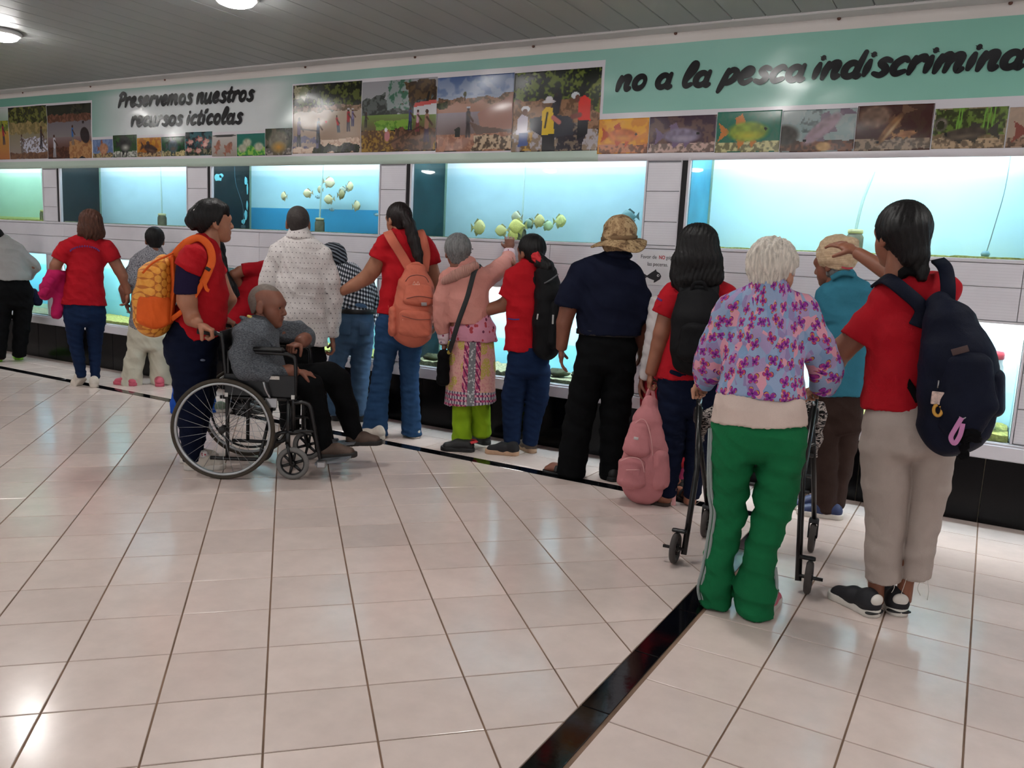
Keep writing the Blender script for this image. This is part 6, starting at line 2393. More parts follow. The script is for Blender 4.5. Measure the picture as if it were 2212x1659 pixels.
p.strap('belt', [p.at(1311, 720, 0) + V3(math.cos(a) * .192, math.sin(a) * .127, .005) for a in np.linspace(0, 2 * math.pi, 28, endpoint=False)], .032, .006, BLK_R, lambda q: nz(V3(q[0] - p.at(1311, 720, 0)[0], (q[1]) * 1.5, 0)), None, 1, True, True)
CAMO = camo()
hc = p.at(1338, 507, .02)
mh = p.m(1340, 500, .02, 1)
hat = p.solid('sun_hat', [grp([ecap(hc + V3(0, 0, -.035), hc + V3(.002, 0, .022), V3(1, 0, 0), .112, .126, .106, .118)], [(hc + V3(0, 0, .2), V3(-.1, 0, 1))], .02)], CAMO, .007, .02, (.004, 30, 2.0))
nV, V_, F_ = 40, [], []
for j, (rr, zz) in enumerate([(.100, -.028), (.128, -.034), (.156, -.046), (.174, -.056), (.174, -.062), (.154, -.053), (.100, -.038)]):
    for i in range(nV):
        a = 2 * math.pi * i / nV
        wv = .012 * math.sin(3 * a + 1) + .010 * math.sin(2 * a)
        V_.append(hc + V3(rr * math.cos(a) * 1.0, rr * math.sin(a) * 1.1, zz + wv * (rr - .09) / .07 + .012 * math.cos(a) - .032 * max(0, -math.sin(a)) * (rr - .1) / .066))
for j in range(6):
    for i in range(nV):
        F_.append((j * nV + i, j * nV + (i + 1) % nV, (j + 1) * nV + (i + 1) % nV, (j + 1) * nV + i))
link('hat_brim', mesh_np('hat_brim', V_, F_), CAMO, hat)
p.strap('hat_band', [hc + V3(math.cos(a) * .111, math.sin(a) * .125, -.022 + .010 * math.cos(a)) for a in np.linspace(0, 2 * math.pi, 28, endpoint=False)], .024, .005, fabric('hat_band', (120, 96, 70), .1), lambda q: nz(V3(q[0] - hc[0], q[1] - hc[1], 0)), hat, 1, True, True)
p.shoe((1256, 1032), (1168, 1018), .10, BLK_R, BLK_R, 'sandal', 0, None, .27)
p.shoe((1326, 1042), (1310, 1020), .095, BLK_R, BLK_R, 'clog', 0, None, .26)

# ---- young woman with red scrunchie and black backpack
p = Person('young woman in red shirt with red hair tie, arm round the grey haired woman', 1112, 980)
T_ = [(1146, 572, 0, 22, .05), (1137, 598, 0, 44, .08), (1136, 660, 0, 40, .10), (1132, 710, 0, 38, .10), (1130, 758, 0, 40, .115)]
p.limb([(u, v, d, w * .85, x * .85) for u, v, d, w, x in T_])
p.limb([(1106, 612, 0, 18), (1100, 648, .04, 16), (1085, 660, .06, 15), (1045, 672, .05, 13), (1002, 684, .03, 10)])
p.limb([(1168, 606, .04, 17), (1138, 612, .22, 14), (1114, 584, .30, 10)])
p.head(1146, 546, .02, (-.62, .77, -.02), .98)
p.hand(p.at(1000, 684, .03), p.at(968, 690, .03) - p.at(1000, 684, .03), (.1, .9, 0), .95, .3, -1)
p.hand(p.at(1113, 580, .31), p.at(1108, 562, .34) - p.at(1113, 580, .31), (-1, .2, 0), .9, .5)
p.body(SK_B)
p.hair(H_BLK, [p.loft([(1158, 552, -.05, 12, .04), (1168, 566, -.09, 15, .04), (1182, 576, -.11, 15, .04), (1192, 592, -.10, 10, .03)], 0, .02)], (.066, .05), (.85, -.5), .016, strand=.003)
p.solid('scrunchie', [cap(p.at(1158, 554, -.085), p.at(1165, 561, -.10), .034, .032)], mat('scrunchie_red', (200, 34, 44), .7), .006, .01, (.006, 80, 1.0))
p.solid('t_shirt', [p.loft(T_, .006, .03, [p.cut((1090, 756), (1170, 760), (1130, 850))]), p.loft([(1110, 606, 0, 21), (1098, 642, .01, 22)], .004, .02, [p.cut((1074, 634), (1112, 652), (1085, 690))]), p.loft([(1164, 604, .04, 21), (1150, 608, .16, 19)])], RED2, .008, .03, (.005, 22, 2.0))
p.pants('jeans', JN_N, p.loft([(1133, 740, 0, 33, .098), (1141, 775, -.01, 45, .125), (1141, 800, -.01, 46, .12)]), p.loft([(1118, 805, 0, 26, .105), (1109, 854, .01, 26, .085), (1106, 910, .01, 21, .07), (1106, 955, 0, 18, .06)], 0, .02), p.loft([(1164, 805, .02, 26, .105), (1160, 860, .03, 25, .085), (1150, 910, .03, 20, .07), (1145, 955, .03, 17, .06)], 0, .02), .009, (.003, 26, 3.0, 2.0))
p.limb([])if False else None
p.shoe((1122, 984), (1046, 978), .09, mat('black_mesh', (26, 24, 28), .8, .2, 30, .2), TAN_R, 'sneaker', 0, None, .25)
p.shoe((1154, 980), (1122, 966), .09, mat('tan_mesh', (96, 80, 70), .8, .2, 30, .2), TAN_R, 'sneaker', 0, None, .24)
p.strap('shirt_print', [(1097, 688, -.075), (1108, 690, -.105), (1122, 690, -.112)], .008, .003, mat('blue_print', (40, 50, 130), .7), (-.3, -1, 0))
b = Frame('backpack', p.wor(p.at(1185, 765, -.1)), 'black backpack with braided zip pull on the woman with red hair tie', 'backpack')
b.solid('bag_body', [b.loft([(1180, 592, .02, 24, .08), (1186, 640, 0, 31, .12), (1184, 700, 0, 34, .13), (1180, 748, 0, 30, .12)], 0, .03)], BKB, .008, .03, (.004, 18, 2.0))
b.solid('front_pocket', [b.loft([(1200, 660, -.05, 16, .10), (1196, 735, -.05, 20, .11)], 0, .03)], BKB, .008, .03)
b.strap('shoulder_strap', [(1158, 640, .02), (1152, 600, .02), (1142, 580, .06), (1124, 580, .14)], .05, .012, BKB, (-.3, -.8, .6))
b.strap('lower_strap', [(1105, 652, .12), (1122, 682, .05), (1150, 712, .03)], .02, .004, BLK, (-.3, -1, 0))
b.strap('strap_tail', [(1116, 670, .05), (1118, 700, .04), (1117, 716, .04)], .016, .003, BLK, (0, -1, 0))
b.tube('zip_pull', [(1176, 612, -.10), (1190, 604, -.11), (1206, 592, -.10)], .005, mat('cord_grey', (96, 96, 100), .6))
b.strap('label_print', [(1194, 700, -.165), (1195, 680, -.165)], .012, .002, mat('print_white', (190, 188, 188), .6), (0, -1, 0))
b.strap('label_print', [(1160, 690, -.13), (1162, 678, -.13)], .010, .002, mat('print_white', (190, 188, 188), .6), (0, -1, 0))

# ---- grey haired woman in pink cardigan and patterned skirt
p = Person('grey haired woman in pink cardigan and patterned skirt pointing at the fish', 1008, 970)
T_ = [(1002, 572, 0, 26, .055), (1006, 598, 0, 46, .085), (1008, 650, 0, 46, .105), (1012, 702, 0, 44, .11)]
p.limb([(u, v, d, w * .85, x * .85) for u, v, d, w, x in T_])
p.limb([(1012, 700, 0, 38, .09), (1014, 780, 0, 40, .10)])
p.limb([(1098, 552, .31, 10), (1100, 538, .325, 9)])
p.limb([(958, 715, .02, 11), (960, 742, .03, 10)])
p.head(988, 546, .02, (-.16, .97, -.05), 1.0)
p.hand(p.at(1100, 541, .32), p.at(1101, 512, .335) - p.at(1100, 541, .32), (0, 1, .2), .95, .75, 1)
p.hand(p.at(959, 740, .03), (.05, .1, -1), (1, 0, 0), .9, .5, -1)
p.limb([(1002, 780, 0, 20), (998, 940, 0, 12), (994, 960, 0, 12)])
p.limb([(1030, 780, 0, 20), (1040, 935, .06, 12)])
p.limb([(1046, 604, .02, 16), (1082, 578, .18, 14), (1098, 552, .31, 10)])
p.limb([(968, 606, 0, 15), (955, 650, -.02, 14), (958, 725, .02, 10)])
p.body(SK_C)
p.hair(H_GRY, [], (.064, .05), (.85, -.5), .018, 0, .0065, .004, -.095, fr=70)
PKC = fabric('pink_cardigan', (208, 142, 132), .06, .95, .4, 300)
p.solid('cardigan', [p.loft(T_, .008, .03, [p.cut((945, 694), (1075, 702), (1010, 800))]),
                     p.loft([(968, 604, 0, 20), (955, 650, -.02, 20), (953, 690, -.01, 17), (957, 716, .01, 15)], .002, .02, [p.cut((935, 722), (985, 722), (957, 800))]),
                     p.loft([(1046, 604, .02, 22), (1082, 578, .18, 19), (1098, 560, .28, 15), (1099, 553, .30, 14)], .002, .03)], PKC, .007, .03, (.004, 24, 3.0))
CUF = floral('floral_cuff', (222, 196, 204), (150, 60, 90), (110, 90, 110), 45)
p.solid('cuff', [p.loft([(958, 722, .015, 14), (960, 738, .025, 12)])], CUF, .007, .01, (.003, 60, 1.0), uv=True)
p.solid('cuff', [p.loft([(1098, 555, .30, 15), (1100, 543, .32, 13)])], CUF, .007, .01, (.003, 60, 1.0), uv=True)
rb = NT('rib_knit')
rb.col(srgb((216, 158, 146)))
rsp = rb.n('SeparateXYZ', i0=rb.coord('Object')).outputs
rw = rb.math('SINE', rb.math('MULTIPLY', rb.math('MULTIPLY_ADD', rsp[2], .25, rsp[0]), 520))
rb.bump(rw, .9, .006)
rb.p(Roughness=.9)
p.solid('collar', [p.loft([(962, 606, -.05, 9, .05), (982, 596, -.085, 12, .03), (1004, 586, -.085, 13, .03), (1028, 574, -.05, 10, .05)], 0, .02)], rb.m, .006, .01)
p.solid('undershirt', [p.loft([(1016, 690, 0, 44, .105), (1021, 715, 0, 50, .12), (1023, 745, 0, 53, .125)], 0, .03, [p.cut((968, 734), (1078, 738), (1020, 800))])], floral('floral_shirt', (206, 140, 160), (176, 66, 74), (110, 50, 76), 26), .008, .02, (.003, 24, 1.0), uv=True)
p.solid('skirt', [p.loft([(1020, 725, 0, 46, .115), (1018, 800, 0, 52, .13), (1016, 900, 0, 60, .15)], 0, .03, [p.cut((953, 874), (1078, 866), (1016, 1000), 0, .0)])], skirt_pat(), .007, .02, (.007, 20, 1.0, .25), uv=True)
LIME = fabric('lime_trousers', (140, 176, 28), .1)
p.solid('trousers', [p.loft([(998, 860, 0, 21), (998, 955, 0, 21)], 0, .02, [(V3(0, 0, .045), V3(0, 0, -1))]), p.loft([(1036, 860, .04, 22), (1040, 935, .08, 22)], 0, .02, [(V3(0, 0, .045), V3(0, 0, -1))])], LIME, .008, .005, (.005, 26, 3.0, .6))
sh = p.shoe((1026, 976), (958, 972), .095, BLK_R, BLK_R, 'clog', 0, None, .25)
a = p.gr(1026, 976)
d = nz(p.gr(958, 972) - a)
y = nz(np.cross(V3(0, 0, 1), d))
p.strap('heel_strap', [a + d * .09 - y * .052 + V3(0, 0, .07), a + d * .03 - y * .05 + V3(0, 0, .075), a - d * .012 + V3(0, 0, .08), a + d * .03 + y * .05 + V3(0, 0, .075)], .022, .006, mat('strap_red', (196, 44, 50), .5), lambda q: nz(q - (a + d * .06)), sh, 4, True)
p.strap('side_print', [a + d * .04 - y * .051 + V3(0, 0, .025), a + d * .07 - y * .05 + V3(0, 0, .025)], .012, .003, mat('strap_red', (196, 44, 50), .5), -y, sh, 2, True)
p.shoe((1056, 962), (1020, 950), .095, BLK_R, BLK_R, 'clog', 0, None, .24)
b = Frame('shoulder_bag', p.wor(p.at(960, 832, -.06)), 'small black bag on a long strap across the pink cardigan', 'bag')
b.solid('bag_body', [b.loft([(958, 768, 0, 13, .05), (957, 820, 0, 15, .06)], 0, .02)], BLK, .008, .02, (.004, 30, 1.0))
b.strap('bag_strap', [(1040, 574, .06), (1026, 584, -.035), (1010, 640, -.06), (992, 690, -.07), (976, 742, -.06), (966, 770, -.01)], .034, .005, BLK_R, (-.2, -1, .1))
b.solid('fringe', [b.loft([(974, 742, -.02, 7, .02), (970, 762, -.02, 5, .02)])], mat('fringe_yellow', (150, 130, 50), .8, .4, 60), .006, .01, (.004, 120, 1.0))

# ---- tall woman with peach backpack
p = Person('woman with long ponytail in red shirt and flared jeans wearing the peach backpack', 850, 944)
T_ = [(868, 498, 0, 22, .05), (873, 524, 0, 48, .085), (873, 590, 0, 45, .11), (868, 640, 0, 46, .11), (866, 684, 0, 51, .125)]
p.limb([(u, v, d, w * .85, x * .85) for u, v, d, w, x in T_])
p.limb([(832, 536, 0, 19), (806, 582, .04, 18), (794, 598, .07, 17), (765, 616, .08, 14), (738, 630, .08, 10)])
p.limb([(918, 538, 0, 18), (938, 600, .02, 15), (942, 632, .05, 14), (940, 686, .14, 10)])
p.head(860, 476, .02, (-.55, .82, -.12), .98)
p.hand(p.at(737, 630, .08), p.at(716, 640, .09) - p.at(737, 630, .08), (.2, .4, -1), .95, .55, -1)
p.hand(p.at(940, 688, .14), (0, .2, -1), (-1, 0, 0), .95, .4)
p.body(SK_A)
p.hair(H_DBR, [p.loft([(874, 462, -.08, 11, .035), (884, 485, -.11, 13, .04), (894, 520, -.12, 13, .04), (903, 550, -.13, 11, .035), (908, 574, -.14, 6, .02)], 0, .02)], (.066, .05), (.85, -.5), .014, strand=.003)
p.solid('hair_tie', [cap(p.at(875, 460, -.085), p.at(879, 464, -.095), .02)], mat('tie_pink', (200, 70, 110), .6), .006)
p.solid('t_shirt', [p.loft(T_, .006, .03, [p.cut((812, 676), (920, 678), (866, 800))]), p.loft([(834, 530, 0, 23), (818, 562, .0, 24)], .004, .02, [p.cut((800, 552), (838, 570), (810, 620))]), p.loft([(916, 532, 0, 22), (934, 574, .01, 22)], .004, .02, [p.cut((912, 580), (955, 566), (938, 640))])], RED2, .008, .03, (.005, 22, 4.0))
p.pants('jeans', JN_B, p.loft([(866, 668, 0, 42, .105), (863, 705, -.01, 52, .135), (862, 735, -.01, 52, .125)]),
        p.loft([(836, 740, 0, 27, .115), (828, 790, .01, 22, .09), (820, 840, .01, 21, .08), (812, 900, .0, 26, .09), (809, 938, 0, 29, .10)], 0, .02, [p.cut((778, 934), (840, 940), (809, 990))]),
        p.loft([(886, 740, .02, 27, .115), (884, 790, .03, 22, .09), (885, 840, .03, 20, .08), (888, 900, .03, 21, .09), (889, 940, .03, 22, .10)], 0, .02, [p.cut((862, 938), (914, 942), (889, 990))]), .009, (.0035, 24, 5.0, 2.0))
p.shoe((832, 950), (770, 944), .09, CREAM_R, CREAM_R, 'sneaker', 0, None, .25)
p.shoe((900, 948), (876, 934), .085, CREAM_R, CREAM_R, 'sneaker', 0, None, .25)
b = Frame('backpack', p.wor(p.at(892, 740, -.17)), 'peach orange backpack with pockets on the tall woman with long ponytail', 'backpack')
PCH = fabric('peach_cloth', (206, 112, 90), .08, .75)
b.solid('bag_body', [b.loft([(898, 588, .02, 26, .07), (898, 620, .0, 40, .10), (894, 670, -.01, 45, .12), (890, 715, -.01, 43, .12)], 0, .03)], PCH, .007, .03, (.004, 22, 2.0))
b.solid('front_pocket', [b.loft([(904, 622, -.085, 28, .035), (904, 650, -.11, 34, .04)], 0, .03)], PCH, .007, .02, (.002, 30, 2.0))
b.solid('lower_pocket', [b.loft([(898, 680, -.11, 36, .04), (896, 716, -.11, 36, .045)], 0, .03)], PCH, .007, .02, (.003, 30, 3.0))
b.solid('side_pocket', [b.loft([(850, 670, -.02, 10, .07), (850, 715, -.02, 12, .08)], 0, .02)], PCH, .007, .02, (.003, 40, 3.0))
ZO = mat('zip_dark', (120, 62, 52), .5)
b.tube('zip', [(878, 645, -.14), (905, 640, -.155), (936, 645, -.14)], .003, ZO)
b.tube('zip', [(876, 608, -.10), (884, 598, -.10), (900, 594, -.11), (918, 598, -.10), (926, 610, -.10)], .003, ZO)
b.tube('zip', [(868, 682, -.15), (898, 690, -.16), (930, 690, -.15)], .0025, ZO)
b.strap('label_patch', [(910, 657, -.16), (922, 657, -.16)], .024, .004, mat('patch_grey2', (150, 140, 140), .5), (0, -1, 0))
for (u1, v1) in ((895, 612), (903, 612), (873, 688), (938, 658)):
    b.tube('triangle_charm', [b.at(u1 - 3.5, v1 + 3, -.135), b.at(u1 + 3.5, v1 + 3, -.135), b.at(u1, v1 - 4, -.135), b.at(u1 - 3.5, v1 + 3, -.135)], .0022, mat('charm_light', (236, 196, 180), .5), None, 0, True, 6)
b.strap('carry_handle', [(888, 582, -.01), (893, 570, -.02), (906, 570, -.02), (912, 582, -.01)], .02, .008, PCH, (0, -1, 0))
b.strap('shoulder_strap', [(888, 586, .035), (868, 552, .055), (848, 520, .05), (838, 502, .10), (838, 504, .20)], .068, .014, PCH, (-.1, -.9, .4))
b.strap('shoulder_strap', [(916, 586, .035), (920, 552, .055), (915, 522, .05), (907, 500, .10), (900, 502, .2)], .064, .014, PCH, (.1, -.9, .4))
b.strap('lower_strap', [(831, 600, .18), (834, 640, .10), (842, 690, .05), (848, 705, .02)], .026, .004, PCH, (-.8, -.6, 0))

# ---- visitor in plaid shirt, bending down
p = Person('bending visitor in black and white plaid shirt, jeans and striped head scarf', 772, 916)
T_ = [(728, 584, .16, 24, .10), (748, 600, .13, 36, .12), (766, 636, .05, 41, .125), (770, 676, 0, 37, .125)]
p.limb([(u, v, d, w * .85, x * .85) for u, v, d, w, x in T_])
p.limb([(724, 600, .08, 14), (712, 650, .04, 12), (718, 690, -.02, 10)])
p.limb([(796, 612, .14, 14), (806, 650, .16, 12), (800, 700, .16, 10)])
p.head(718, 556, .17, (-.5, .6, -.6), .95)
p.hand(p.at(718, 692, -.02), (.1, .1, -1), (1, 0, 0), .9, .4)
p.hand(p.at(800, 702, .16), (.0, .1, -1), (-1, 0, 0), .9, .4)
p.body(SK_C)
p.solid('plaid_shirt', [p.loft(T_, .006, .03, [p.cut((728, 668), (812, 672), (770, 760))]), p.loft([(726, 600, .08, 18), (712, 650, .04, 15), (716, 684, -.02, 13)]), p.loft([(792, 612, .13, 18), (806, 650, .15, 15), (801, 694, .16, 13)])], plaid(), .008, .03, (.005, 22, 2.0), uv=True)
c = p.hd[0]
p.solid('head_scarf', [grp([ell(p.at(720, 547, .16), np.eye(3), (p.m(720, 547, .1, 28), .115, p.m(720, 547, .1, 24))), p.loft([(726, 555, .13, 25, .09), (738, 566, .11, 16, .06)])], (), .03)], stripes('striped_scarf', (26, 28, 36), (120, 126, 136), .026, .1, (.35, .2, .9), 5), .007, .02, (.005, 34, 4.0))
p.pants('jeans', JN_L, p.loft([(769, 672, 0, 37, .125), (766, 700, -.01, 42, .14), (764, 730, -.01, 43, .13)]), p.loft([(742, 735, 0, 25, .115), (728, 782, .02, 19, .09), (724, 840, .02, 17, .08), (722, 890, 0, 17, .08)], 0, .02), p.loft([(782, 735, .02, 25, .115), (779, 785, .03, 22, .09), (777, 836, .02, 19, .08), (775, 890, .0, 17, .08)], 0, .02), .009, (.004, 24, 2.0, 1.6))
p.strap('belt', [p.at(770, 671, 0) + V3(math.cos(a) * .152, math.sin(a) * .14, 0) for a in np.linspace(0, 2 * math.pi, 26, endpoint=False)], .036, .008, BLK_R, lambda q: nz(V3(q[0] - p.at(770, 671, 0)[0], q[1], 0)), None, 1, True, True)
p.shoe((784, 912), (752, 900), .095, BLK_R, BLK_R, 'boot', 0, None, .26)
p.shoe((732, 910), (704, 896), .095, BLK_R, BLK_R, 'boot', 0, None, .26)

for u0, v0 in ((746, 706), (788, 708)):
    q = p.at(u0, v0, -.142 if u0 < 760 else -.132)
    p.strap('back_pocket', [q + V3(0, 0, .045), q + V3(0, -.012, 0), q + V3(0, -.014, -.06)], .085, .006, JN_L, (-.2 if u0 < 760 else .2, -1, 0), None, 3, True)

# ---- man in dotted white shirt
p = Person('man in white dotted long sleeved shirt standing behind the wheelchair', 648, 936)
T_ = [(646, 506, 0, 25, .055), (648, 536, 0, 54, .085), (647, 610, 0, 57, .12), (648, 680, 0, 56, .125), (652, 750, 0, 55, .135)]
p.limb([(u, v, d, w * .85, x * .85) for u, v, d, w, x in T_])
p.head(644, 484, .02, (.05, 1, -.08), 1.02)
p.hand(p.at(718, 734, .03), p.at(722, 764, .04) - p.at(718, 734, .03), (-1, .1, 0), 1.0, .7, 1)
p.hand(p.at(580, 712, .05), (0, .2, -1), (1, 0, 0), 1.0, .4)
p.body(SK_B)
p.hair(H_BUZZ, [], (.006, .03), (.8, -.6), .006, strand=0, nape=-.06)
POL = polka()
p.solid('dotted_shirt', [p.loft(T_, .008, .03, [p.cut((590, 742), (710, 748), (650, 850), 0, -.05)]), p.loft([(602, 550, 0, 25), (580, 610, -.01, 23), (574, 650, .0, 21), (580, 705, .04, 16)], 0, .02), p.loft([(694, 554, 0, 25), (714, 610, -.01, 22), (720, 650, .0, 21), (716, 722, .03, 17)], 0, .02, [p.cut((690, 734), (750, 730), (718, 800))])], POL, .008, .012, (.006, 22, 7.0, .7), uv=True)
p.solid('collar', [p.loft([(646, 498, -.012, 22, .06), (646, 512, -.012, 29, .07)], 0, .02)], POL, .007, .01, None, (), None, None, True)
p.pants('trousers', BLK2, p.loft([(650, 738, 0, 50, .12), (650, 775, 0, 54, .13), (650, 800, 0, 53, .12)]), p.loft([(628, 805, 0, 26, .11), (626, 860, 0, 24, .09), (626, 925, 0, 21, .08)], 0, .02), p.loft([(676, 805, .02, 27, .11), (678, 860, .02, 24, .09), (680, 920, .02, 21, .08)], 0, .02), .010, (.005, 18, 2.0))
p.shoe((634, 940), (616, 924), .095, BLK_R, BLK_R, 'clog', 0, None, .27)
p.shoe((690, 936), (672, 920), .095, BLK_R, BLK_R, 'clog', 0, None, .27)

# ---- woman in red bending between pusher and dotted shirt
p = Person('bending woman in red shirt half hidden behind the man in dotted shirt', 530, 890)
T_ = [(500, 705, 0, 26, .12), (522, 665, .03, 38, .125), (552, 620, .08, 40, .12), (580, 594, .10, 34, .10), (592, 586, .11, 24, .06)]
p.limb([(u, v, d, w * .85, x * .85) for u, v, d, w, x in T_])
p.limb([(556, 582, .0, 13), (520, 586, -.03, 12), (506, 594, -.03, 12), (520, 622, .02, 10), (528, 640, .06, 9)])
p.head(612, 582, .12, (.8, .5, -.3), .95)
p.hand(p.at(529, 642, .06), (.4, .1, -.9), (1, 0, 0), .9, .4)
p.body(SK_B)
p.hair(H_BLK)
p.solid('t_shirt', [p.loft(T_, .006, .03), p.loft([(566, 582, .02, 16), (524, 584, -.03, 15)], .003, .02, [p.cut((520, 568), (528, 604), (500, 590))])], RED, .009, .03, (.005, 20, 3.0))
p.pants('trousers', BLK2, p.loft([(500, 700, 0, 26, .12), (504, 740, 0, 36, .13), (508, 770, 0, 36, .12)]), p.loft([(500, 775, 0, 20, .1), (506, 830, .03, 17, .08), (512, 882, .0, 14, .07)]), p.loft([(526, 775, .03, 20, .1), (532, 830, .05, 17, .08), (534, 880, .02, 14, .07)]), .010, (.004, 20, 2.0))
p.shoe((506, 893), (530, 893), .09, BLK_R, BLK_R, 'clog', 0, None, .25)
p.shoe((530, 886), (552, 886), .09, BLK_R, BLK_R, 'clog', 0, None, .25)

# ---- person in bright blue trousers, hidden behind the pusher
p = Person('long haired visitor in bright blue trousers hidden behind the woman pushing the wheelchair', 418, 892)
T_ = [(458, 575, 0, 18, .05), (452, 598, 0, 32, .085), (442, 650, 0, 32, .10), (430, 720, 0, 34, .11)]
p.limb([(u, v, d, w * .85, x * .85) for u, v, d, w, x in T_])
p.head(460, 548, .02, (-.4, .9, -.1), .95)
p.limb([(430, 610, .02, 14), (420, 660, .06, 12), (430, 700, .12, 9)])
p.limb([(474, 612, .02, 13), (476, 655, .08, 11), (468, 690, .14, 9)])
p.hand(p.at(430, 702, .12), (0, .2, -1), (1, 0, 0), .9, .4)
p.hand(p.at(468, 692, .14), (0, .2, -1), (-1, 0, 0), .9, .4)
p.body(SK_B)
p.hair(H_BLK, [p.loft([(472, 538, -.04, 13, .05), (480, 560, -.07, 9, .04), (486, 592, -.10, 9, .035), (498, 622, -.12, 15, .04), (510, 640, -.12, 10, .03)], 0, .02)], (.066, .05), (.85, -.5), .016, strand=.003)
p.solid('sweater', [p.loft(T_, .006, .03), p.loft([(432, 608, .02, 17), (422, 658, .06, 15), (430, 694, .11, 12)]), p.loft([(472, 610, .02, 16), (476, 655, .08, 14), (469, 684, .13, 12)])], BLK, .010, .03, (.004, 20, 3.0))
p.pants('trousers', fabric('bright_blue', (26, 80, 180), .15), p.loft([(430, 715, 0, 34, .11), (425, 745, 0, 38, .125), (424, 775, 0, 38, .115)]), p.loft([(402, 780, 0, 20, .1), (392, 830, 0, 18, .085), (386, 870, 0, 18, .085), (386, 892, 0, 19, .09)], 0, .02, [(V3(0, 0, .01), V3(0, 0, -1))]), p.loft([(445, 780, .02, 20, .1), (447, 830, .02, 18, .085), (448, 865, .02, 19, .085), (450, 892, .02, 22, .09)], 0, .02, [(V3(0, 0, .01), V3(0, 0, -1))]), .009, (.005, 24, 3.0, .7))
p.shoe((446, 893), (474, 890), .085, mat('grey_green_shoe', (120, 136, 120), .7), WHITE_R, 'clog', 0, None, .25)
p.shoe((384, 893), (398, 886), .085, mat('grey_green_shoe', (120, 136, 120), .7), WHITE_R, 'clog', 0, None, .25)

